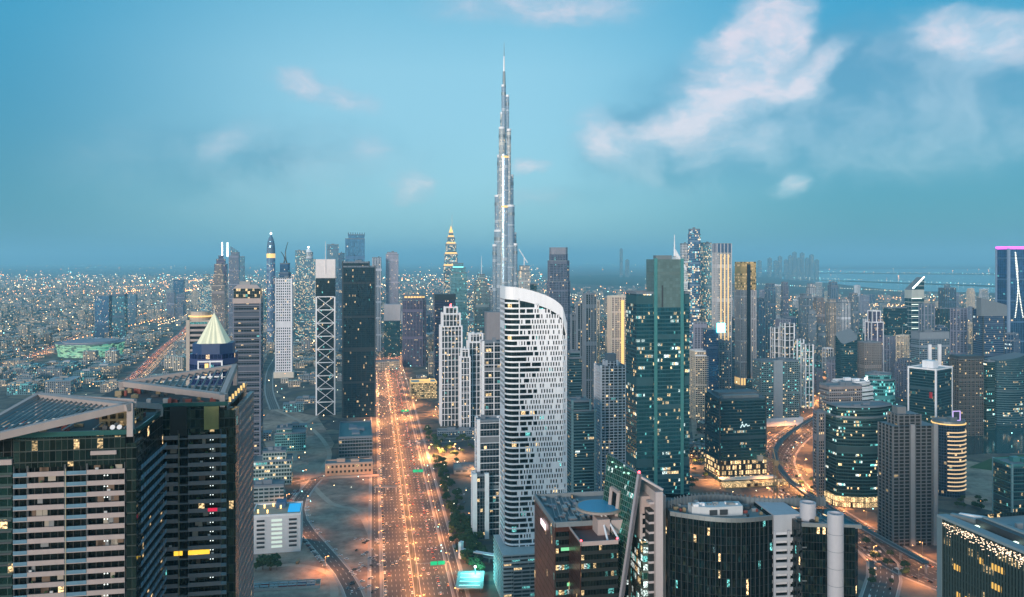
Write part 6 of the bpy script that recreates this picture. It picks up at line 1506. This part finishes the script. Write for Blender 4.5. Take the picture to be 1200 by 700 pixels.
# footbridge over the left carriageway
fb_ = empty('footbridge', (*HWs(gd(577) * 1.014 - 253, -22)[0], 0), 0); tag(fb_, 'thin pale footbridge crossing the left carriageway', 'footbridge')
MB().box(-14, 14, -1.6, 1.6, 7, 7.6).build('deck', pinkc, fb_)
for x in (-13, 0, 13): MB().box(x - .5, x + .5, -1, 1, 0, 7).build('post', conc, fb_)
for y in (-1.6, 1.5): MB().box(-14, 14, y, y + .1, 7.6, 8.9).build('railing', steel, fb_)

# trees
leafm, t, b = new_mat('leaves')
pos = t.new('ShaderNodeNewGeometry').outputs['Position']
t.put(b.inputs['Base Color'], t.ramp(t.noise(pos, .6, 3), [(.3, (.015, .035, .012)), (.55, (.035, .07, .02)), (.75, (.06, .10, .03))])); b.inputs['Roughness'].default_value = .9
bark = plain('bark', (.10, .07, .05))
def tree_proto(seed, h, r, n):
    q = random.Random(seed)
    o = empty('tree'); mb = MB().bar((0, 0, 0), (0, 0, h * .5), .28, 6, .16)
    for i in range(4): a = q.uniform(0, 6.28); mb.bar((0, 0, h * .35), (math.cos(a) * r * .6, math.sin(a) * r * .6, h * .68), .14, 5, .06)
    mb.build('trunk', bark, o)
    mb = MB()
    for i in range(n):
        a, e, k = q.uniform(0, 6.28), q.uniform(-.5, 1), q.uniform(.35, 1) ** .5 * r
        mb.blob((math.cos(a) * k * math.cos(e), math.sin(a) * k * math.cos(e), h * .62 + math.sin(e) * k * .75), q.uniform(.5, 1.15), jag=.45, rr=q)
    mb.build('crown', leafm, o); return o
TP = [tree_proto(1, 9, 3.6, 60), tree_proto(2, 7, 3., 46), tree_proto(3, 11, 4.4, 80)]
tfirst = [True] * 3
def put_tree(x, y, k, label, group, sc_=1.):
    c = TP[k] if tfirst[k] else copy_tree(TP[k]); tfirst[k] = False
    c.location = (x, y, 0); c.rotation_euler = (0, 0, rr.uniform(0, 6.28)); c.scale = (sc_,) * 3; tag(c, label, 'tree', group)
for i in range(9):
    px_, py_ = rr.uniform(299, 328), rr.uniform(660, 671); x, y = gp(px_, py_); put_tree(x, y, i % 3, 'dark bushy tree in the clump in front of the white hotel', 'trees in the clump before the white hotel', rr.uniform(1.1, 1.5))
NT_ = 9
for i in range(92):
    f = i / 92; py_ = 672 - f * 170; y = gd(py_); xh = HWs((y - 250) * 1.014, 56 + rr.uniform(-6, 9))[0].x
    put_tree(xh, y, i % 3, 'tree in the dense row along the right side of the highway', 'trees in the row right of the highway', rr.uniform(.8, 1.35)); NT_ += 1
for i in range(80):
    px_, py_ = rr.choice(((rr.uniform(535, 566), rr.uniform(622, 662)), (rr.uniform(505, 566), rr.uniform(515, 560)), (rr.uniform(528, 564), rr.uniform(612, 640))))
    x, y = gp(px_, py_)
    if free(x, y, 0): put_tree(x, y, i % 3, 'tree in the gardens between the highway and the white curved tower', 'trees in the gardens beside the white tower', rr.uniform(.7, 1.3)); NT_ += 1
for i in range(60):
    px_, py_ = rr.choice(((rr.uniform(1010, 1070), rr.uniform(640, 690)), (rr.uniform(810, 830), rr.uniform(500, 580)), (rr.uniform(1110, 1160), rr.uniform(585, 600)), (rr.uniform(930, 962), rr.uniform(560, 600))))
    x, y = gp(px_, py_)
    if free(x, y, 0): put_tree(x, y, i % 3, 'street tree on the verges around the curved road', 'street trees around the curved road', rr.uniform(.6, 1.1)); NT_ += 1
# fenced works yard with huts in the lower left
x, y = gp(340, 688)
yd = empty('site_fence', (x, y, 0), R(8)); tag(yd, 'long pale site fence around the row of huts', 'fence')
for a in ((-50, 26, -6.2, -6, 2.6), (-50, 26, 9, 9.2, 2.6), (26, 26.2, -6, 9, 2.6)): MB().box(a[0], a[1], a[2], a[3], 0, a[4]).build('fence_panel', plain('fence_white', (.5, .47, .45)), yd)
hc = [plain('hut_white', (.55, .55, .55)), plain('hut_red', (.32, .05, .05)), plain('hut_blue', (.06, .16, .3)), plain('hut_grey', (.3, .32, .33))]; names_h = ['white', 'red', 'blue', 'grey']
for i in range(18):
    j = rr.choice((0, 0, 1, 2, 3)); hx = -46 + (i % 9) * 8; hy = -2 + (i // 9) * 6
    mb = MB().box(-3.4, 3.4, -1.4, 1.4, 0, 2.7); h_ = empty('site_hut', (x + hx * math.cos(R(8)) - hy * math.sin(R(8)), y + hx * math.sin(R(8)) + hy * math.cos(R(8)), 0), R(8)); mb.build('hut_wall', hc[j], h_)
    MB().box(-3.5, 3.5, -1.5, 1.5, 2.7, 2.9).build('roof', MATS['hut_grey'], h_); MB().box(-.5, .5, -1.45, -1.4, .1, 2.1).build('door', dark, h_)
    tag(h_, names_h[j] + ' cabin in the fenced yard below the dark tree clump', 'hut', names_h[j] + ' huts in the fenced yard')
x, y = gp(349, 660); ck = empty('tanker_truck', (x, y, 0), R(95)); tag(ck, 'small ochre truck standing on the bare ground near the trees', 'truck')
MB().box(-4, 2, -1.2, 1.2, 1, 3.2).build('load_box', plain('ochre_unit', (.26, .2, .12)), ck); MB().box(2.1, 4, -1.2, 1.2, .8, 2.8).build('cab', MATS['ochre_unit'], ck)
for wx_ in (-3, -1, 3): MB().bar((wx_, -1.3, .5), (wx_, 1.3, .5), .5, 10).build('wheel', dark, ck)

# ---------------------------------------------------------------- the rest of the city
road_pts = [(q.x, q.y, w2) for key, w2 in (('left', 34), ('boulevard', 24), ('curve', 42), ('diag', 18), ('up', 18), ('jn', 22), ('far', 20), ('right', 20)) for q in ROADS[key]] + [(q.x, q.y, 60) for q in HWP]
def clear_road(x, y, r_): return all((x - a) ** 2 + (y - b) ** 2 > (r_ + c) ** 2 for a, b, c in road_pts)
fl_low = [facade('low_beige', (.27, .24, .22), (.06, .08, .09), 3.6, 4, .4, .4, .22, 0, .8, .1, 1.8), facade('low_grey', (.18, .20, .23), (.05, .08, .10), 3.6, 4, .4, .4, .18, 0, .6, .25, 1.8), facade('low_teal', (.10, .20, .24), (.05, .12, .15), 3.8, 4, .3, .3, .2, 0, .4, .5, 1.8), facade('low_brown', (.22, .17, .15), (.05, .06, .07), 3.6, 4, .4, .4, .2, 0, .9, .05, 1.8)]
names_l = ['beige', 'grey', 'teal', 'brown']
roofs = [plain('roof_sand', (.30, .26, .23)), plain('roof_grey', (.19, .20, .22)), plain('roof_pale', (.36, .36, .38)), roofm]
rg = random.Random(31); nb_ = 0
def filler(zone, n, hmin, hmax, wmin, wmax, where, kind, tries=60):
    global nb_
    for i in range(n):
        for _ in range(tries):
            px_, py_ = rg.uniform(zone[0], zone[1]), rg.uniform(zone[2], zone[3]); x, y = gp(px_, py_)
            w0 = rg.uniform(wmin, wmax); dd = w0 * rg.uniform(.5, 1.)
            if free(x, y, w0 * .62) and clear_road(x, y, w0 * .6): break
        else: continue
        hh = rg.uniform(hmin, hmax) if rg.random() < .7 else rg.uniform(hmin, (hmin + hmax) / 2)
        j = rg.randint(0, 3)
        o = empty('mid_rise_building' if hmax < 80 else 'tower', (x, y, 0), R(ROTD + rg.uniform(-4, 4)))
        fm = fl_low[j]
        if rg.random() < .5 and hh > 18:
            MB().prism(rect(w0, dd), 0, hh * .8, top=True).build('wall', fm, o); MB().prism(rect(w0 * .7, dd * .7), hh * .8, hh).build('upper_wall', fm, o)
        else: MB().prism(rect(w0, dd), 0, hh, top=False).build('wall', fm, o)
        ww, d2 = (w0, dd)
        MB().poly([(*q, hh) for q in rect(ww, dd)]).build('roof', rg.choice(roofs), o) if not any(ch.name.startswith('upper') for ch in o.children) else None
        MB().box(-ww * .2, ww * .1, -dd * .15, dd * .2, hh - .1, hh + 3.5).build('plant_room', rg.choice(roofs), o)
        if hmax > 80:
            for q in (-.5, 0, .5): MB().box(q * ww - .8, q * ww + .8, -dd / 2 - 1, -dd / 2 + .1, 0, hh * .8).build('rib', rg.choice(roofs), o)
        tag(o, '%s %s %s' % (names_l[j], kind, where), 'building' if hmax < 80 else 'tower', '%s %s %s' % (names_l[j], kind, where)); FOOT.append((x, y, w0 * .55)); nb_ += 1
filler((0, 160, 430, 462), 16, 16, 32, 45, 85, 'in the blocks between the arena and the nearest towers', 'mid-rise building')
filler((160, 290, 400, 440), 16, 12, 40, 30, 60, 'near the far left road', 'low building')
filler((440, 580, 395, 440), 24, 20, 70, 30, 60, 'around the golden mall', 'mid-rise building')
filler((300, 370, 420, 520), 6, 8, 18, 25, 50, 'among the sandy lots left of the highway', 'low building')
filler((560, 880, 350, 385), 20, 20, 90, 35, 60, 'behind the tallest tower', 'hazy block')
styles = [('white ribbed', f_res, dict(piers=(white, 7, 1.3, .9), clad=(white, 14, 1., .5), trim=white)), ('grey balconied', f_grey, dict(clad=(plain('mid_slab', (.19, .23, .28)), 3.6, .8, .8))), ('cream', f_creaml, dict(piers=(cream, 8, 1.4, .8), trim=cream)),
          ('dark blue glass', f_navy, dict(piers=(plain('navy_rib', (.10, .15, .22)), 6, .8, .6))), ('teal glass', f_tealgrid, dict(corner=(plain('teal_corner', (.14, .26, .30)), 2.))), ('lilac', f_lilac, dict(piers=(lilac, 6, 1.2, .9))), ('white gridded', f_white, dict(piers=(white, 9, 1.6, .8), clad=(white, 7.2, 1., .6)))]
tn = 0
def towers(zone, n, h0, h1, w0, w1, where):
    global tn
    for i in range(n):
        for _ in range(80):
            px_, py_ = rg.uniform(zone[0], zone[1]), rg.uniform(zone[2], zone[3]); x, y = gp(px_, py_); wv = rg.uniform(w0, w1)
            if free(x, y, wv * .56) and clear_road(x, y, wv * .55): break
        else: continue
        nm, fc, kw = styles[rg.randrange(len(styles))]; kw = dict(kw)
        hh = h0 + (h1 - h0) * rg.random() ** 1.5; yt = CY + (H - hh) / y * F; hp_ = wv / y * F / 2
        if rg.random() < .6: q = rg.uniform(.6, .85); kw['tiers'] = [(yt + rg.uniform(.03, .12) * hh / y * F, q, q)]
        if rg.random() < .25: kw['mast'] = (0, yt - 14 / y * F * 1.6)
        if y > 2300: kw.pop('clad', None)
        lab = '%s tower %s' % (nm, where)
        tower(lab, px_ - hp_, px_ + hp_, yt, y, fc, ratio=rg.uniform(.6, 1.), rot=ROTD + rg.choice((0, 0, 12, -14, 30)), plants=1, group=lab, **kw); tn += 1
towers((640, 830, 385, 480), 26, 60, 190, 26, 40, 'in the dense district behind the teal glass tower')
towers((800, 1010, 368, 470), 40, 50, 170, 26, 40, 'in the district left of the curved road')
towers((1000, 1200, 372, 480), 40, 45, 150, 28, 46, 'between the curved road and the canal')
towers((870, 1200, 350, 372), 26, 40, 130, 36, 56, 'along the near shore of the creek')
towers((440, 580, 372, 440), 22, 40, 170, 30, 44, 'around the golden mall')
towers((200, 440, 352, 385), 16, 40, 150, 36, 50, 'along the far bend of the highway')
filler((800, 1010, 372, 470), 14, 10, 40, 28, 46, 'in the district left of the curved road', 'block')
filler((960, 1200, 385, 480), 14, 10, 40, 30, 60, 'between the curved road and the canal', 'block')
filler((810, 830, 500, 560), 3, 8, 20, 20, 30, 'beside the black glass office', 'block')
print('towers', tn)
# faint skyline beyond the water
fs_ = facade('far_sky_wall', (.12, .16, .20), (.06, .10, .14), 6, 6, .3, .3, .10, 0, .4, .3, 2)
for i, (px_, yt) in enumerate(((902, 303), (909, 306), (914, 301), (921, 305), (926, 300), (931, 296), (936, 303), (940, 297), (946, 303), (951, 299), (957, 305), (728, 292), (735, 305), (890, 306))):
    D_ = 14000.; o = empty('tower', (gx(px_, D_), D_, 0)); wv = 66 if yt != 292 else 50
    MB().prism(rect(wv, 40), 0, zz(yt, D_)).build('wall', fs_, o); MB().prism(rect(wv * .5, 20), zz(yt, D_), zz(yt, D_) + 14).build('crown', fs_, o)
    tag(o, 'faint hazy tower on the horizon beyond the water' if px_ > 800 else ('thin lone spire tower on the horizon haze' if yt == 292 else 'low faint block beside the thin lone horizon tower'), 'tower', 'faint towers on the horizon beyond the water' if px_ > 800 else None)
# low city to the horizon: more blocks than one could count
far_mats = [facade('suburb_%d' % i, c, (.06, .09, .10), 3.5, 5, .4, .4, .16, 0, .7, .2, 3.0, tilt=0) for i, c in enumerate(((.34, .29, .25), (.22, .23, .26), (.42, .38, .34), (.16, .14, .13)))]
cl = [MB() for _ in range(1)]; mb = cl[0]; rs_ = np.random.RandomState(5); nf = 0
water_ok = lambda px_, py_: not ((px_ > 855 and py_ < 346) or (640 < px_ < 800 and 321 < py_ < 337))
while nf < 13000:
    py_ = 305 + 278400 / rs_.uniform(1900, 14000) if rs_.rand() < .65 else rs_.uniform(322, 430)
    px_ = rs_.uniform(-60, 1260) if rs_.rand() < .6 else rs_.uniform(-60, 420)
    if not water_ok(px_, py_): continue
    x, y = gp(px_, py_)
    gxr = round(x / 38) * 38 + rs_.uniform(-6, 6); y = round(y / 46) * 46 + rs_.uniform(-6, 6); x = gxr
    w0 = rs_.uniform(14, 34); hh = rs_.uniform(5, 14) if rs_.rand() < .9 else rs_.uniform(15, 45)
    if y < 4200 and not (free(x, y, w0 * .6) and clear_road(x, y, w0 * .45)): continue
    if y < 4200 and y > 1900 and rs_.rand() < .25: continue
    d0 = w0 * rs_.uniform(.6, 1.1); a = R(ROTD); c, s = math.cos(a), math.sin(a)
    mb.cur = rs_.randint(0, 4); mb.prism([(x + p_[0] * c - p_[1] * s, y + p_[0] * s + p_[1] * c) for p_ in rect(w0, d0)], 0, hh, skip=(2,)); nf += 1
o = mb.build('distant_city_blocks', far_mats); o['kind'] = 'stuff'; o['label'] = 'low far city blocks spreading to the horizon'
# the far city's lamps
mb = MB(); n_ = 0
lamp_m = [g_orange, glow('far_white_lamp', (.95, .90, .66), 4.5), glow('far_cyan_lamp', (.4, 1, .95), 8), glow('far_warm_lamp', (1, .7, .35), 10)]
for i in range(130):
    if rs_.rand() < .6: x, y = gp(rs_.uniform(-60, 640), 305 + 278400 / rs_.uniform(2300, 11000))
    else: x, y = gp(rs_.uniform(560, 1240), 305 + 278400 / rs_.uniform(2300, 6000))
    a = R(ROTD + (90 if rs_.rand() < .5 else 0) + rs_.uniform(-3, 3)); Ls = rs_.uniform(300, 2200) * (y / 5000) ** .5; n0 = int(Ls / (42 * max(1, y / 4500))); cm_ = rs_.choice((0, 0, 0, 3, 3, 1)); sz = rs_.uniform(.7, 1.3)
    for k in range(n0):
        xx_ = x + math.cos(a) * Ls * k / n0 + rs_.uniform(-4, 4); yy_ = y + math.sin(a) * Ls * k / n0
        if yy_ < 2000 or (yy_ < 4000 and not free(xx_, yy_, 3)): continue
        pxx, pyy = CX + F * xx_ / yy_, CY + F * H / yy_
        if (pxx > 850 and 316 < pyy < 346) or (640 < pxx < 800 and 321 < pyy < 337): continue
        s = .00030 * yy_ * sz * rs_.uniform(.8, 1.2); z = 11
        mb.cur = cm_; mb.prism([(xx_ - s, yy_), (xx_, yy_ - s), (xx_ + s, yy_), (xx_, yy_ + s)], z - s, z + s, True, True)
while n_ < 2900:
    py_ = 305 + 278400 / rs_.uniform(1700, 16000) if rs_.rand() < .6 else 306.6 + 120 * rs_.rand() ** 2.2; px_ = rs_.uniform(-40, 1240) if rs_.rand() < .6 else rs_.uniform(-40, 640)
    if (px_ > 850 and 320 < py_ < 346 and rs_.rand() > .03) or (640 < px_ < 800 and 321 < py_ < 337 and rs_.rand() > .05): continue
    x, y = gp(px_, py_)
    if y < 4000 and not free(x, y, 3): continue
    s = .00030 * min(y, 30000) * rs_.uniform(.35, 1.5); z = rs_.uniform(8, 20)
    mb.cur = rs_.choice((0, 0, 0, 1, 2, 3, 3, 3)); mb.prism([(x - s, y), (x, y - s), (x + s, y), (x, y + s)], z - s, z + s, True, True); n_ += 1
# causeway and shore lamps across the water
for (x0, y0, x1, y1, k) in ((885, 334, 1060, 343, 60), (930, 326, 1200, 336, 60), (880, 318, 1200, 322, 80), (1060, 349, 1180, 352, 40), (30, 308.6, 180, 308.4, 46), (0, 312, 200, 311, 40), (640, 309, 860, 310, 60)):
    for i in range(k):
        f = (i + rs_.uniform(-.3, .3)) / k; x, y = gp(x0 + (x1 - x0) * f, y0 + (y1 - y0) * f); s = .00022 * y * rs_.uniform(.7, 1.5); z = 12
        mb.cur = rs_.choice((1, 1, 2, 3)); mb.prism([(x - s, y), (x, y - s), (x + s, y), (x, y + s)], z - s, z + s, True, True)
# yard and shop lamps near the highway
for i in range(420):
    px_, py_ = [(rs_.uniform(500, 566), rs_.uniform(505, 660)), (rs_.uniform(290, 445), rs_.uniform(440, 600)), (rs_.uniform(800, 1000), rs_.uniform(440, 600)), (rs_.uniform(1000, 1200), rs_.uniform(440, 680)), (rs_.uniform(640, 830), rs_.uniform(380, 500)), (rs_.uniform(440, 560), rs_.uniform(410, 500)), (rs_.uniform(0, 200), rs_.uniform(410, 470))][rs_.randint(0, 7)]
    x, y = gp(px_, py_)
    if not free(x, y, 3): continue
    s = .00034 * y * rs_.uniform(.5, 1.3); z = rs_.uniform(5, 12)
    mb.cur = rs_.choice((0, 1, 1, 2, 3)); mb.prism([(x - s, y), (x, y - s), (x + s, y), (x, y + s)], z - s, z + s, True, True)
o = mb.build('city_lamps', lamp_m); o['kind'] = 'stuff'; o['label'] = 'countless small lamps of the far city'
# unseen city blocks added behind the viewpoint for the glass fronts to reflect
mb = MB()
for i in range(420):
    x, y = rs_.uniform(-1500, 1500), -90 - 2200 * rs_.rand() ** 1.6; mb.cur = rs_.randint(0, 3); w0 = rs_.uniform(24, 50)
    mb.box(x - w0 / 2, x + w0 / 2, y - w0 / 2, y + w0 / 2, 0, rs_.uniform(20, 120) if rs_.rand() < .7 else rs_.uniform(120, 230))
k = 0
while k < 420:      # more unseen blocks to reflect, right below the picture's lower edge
    y = rs_.uniform(-60, 640); x = rs_.uniform(-520, 620); w0 = rs_.uniform(18, 40); top_ = 290 - .43 * (y + w0) - 22
    if abs(x) < 30 and y < 60: k += 1; continue
    k += 1
    if top_ < 8 or not (free(x, y, w0 * .7) and clear_road(x, y, w0 * .6)): continue
    mb.cur = rs_.randint(0, 3); mb.box(x - w0 / 2, x + w0 / 2, y - w0 / 2, y + w0 / 2, 0, min(top_, rs_.uniform(12, 150))); FOOT.append((x, y, w0 * .7))
o = mb.build('unseen_reflected_city', [facade('behind_%d' % i, c, (.03, .06, .07), 4, 4, .3, .2, .22, .1, .6, .3, 4.0, tilt=0, metal=.2) for i, c in enumerate(((.07, .06, .06), (.04, .05, .06), (.02, .05, .06)))]); o['kind'] = 'stuff'; o['label'] = 'unseen city blocks added for the glass fronts to reflect'
# reef islands in the water
flat('island', wob([gp(925, 327.5), gp(1010, 331), gp(1200, 338), gp(1200, 336), gp(1010, 329.5)], 3, .02), .3, MATS['dark_parkland'])

# ---------------------------------------------------------------- the air
hz = MB().box(-200000, 200000, -5000, 200000, -1, 850).build('haze', None)
hz['kind'] = 'stuff'; hz['label'] = 'pale blue dusk haze over the whole city'
hm = bpy.data.materials.new('haze'); hm.use_nodes = True; t = NT(hm.node_tree); t.n.clear()
o_ = t.new('ShaderNodeOutputMaterial'); v_ = t.new('ShaderNodeVolumePrincipled'); t.l.new(v_.outputs[0], o_.inputs['Volume'])
v_.inputs['Color'].default_value = (.38, .79, .97, 1); v_.inputs['Density'].default_value = .000062; v_.inputs['Anisotropy'].default_value = .0
hz.data.materials.clear(); hz.data.materials.append(hm)
print('cars', NCAR, 'trees', NT_, 'fill', nb_, 'objects', len(bpy.data.objects))
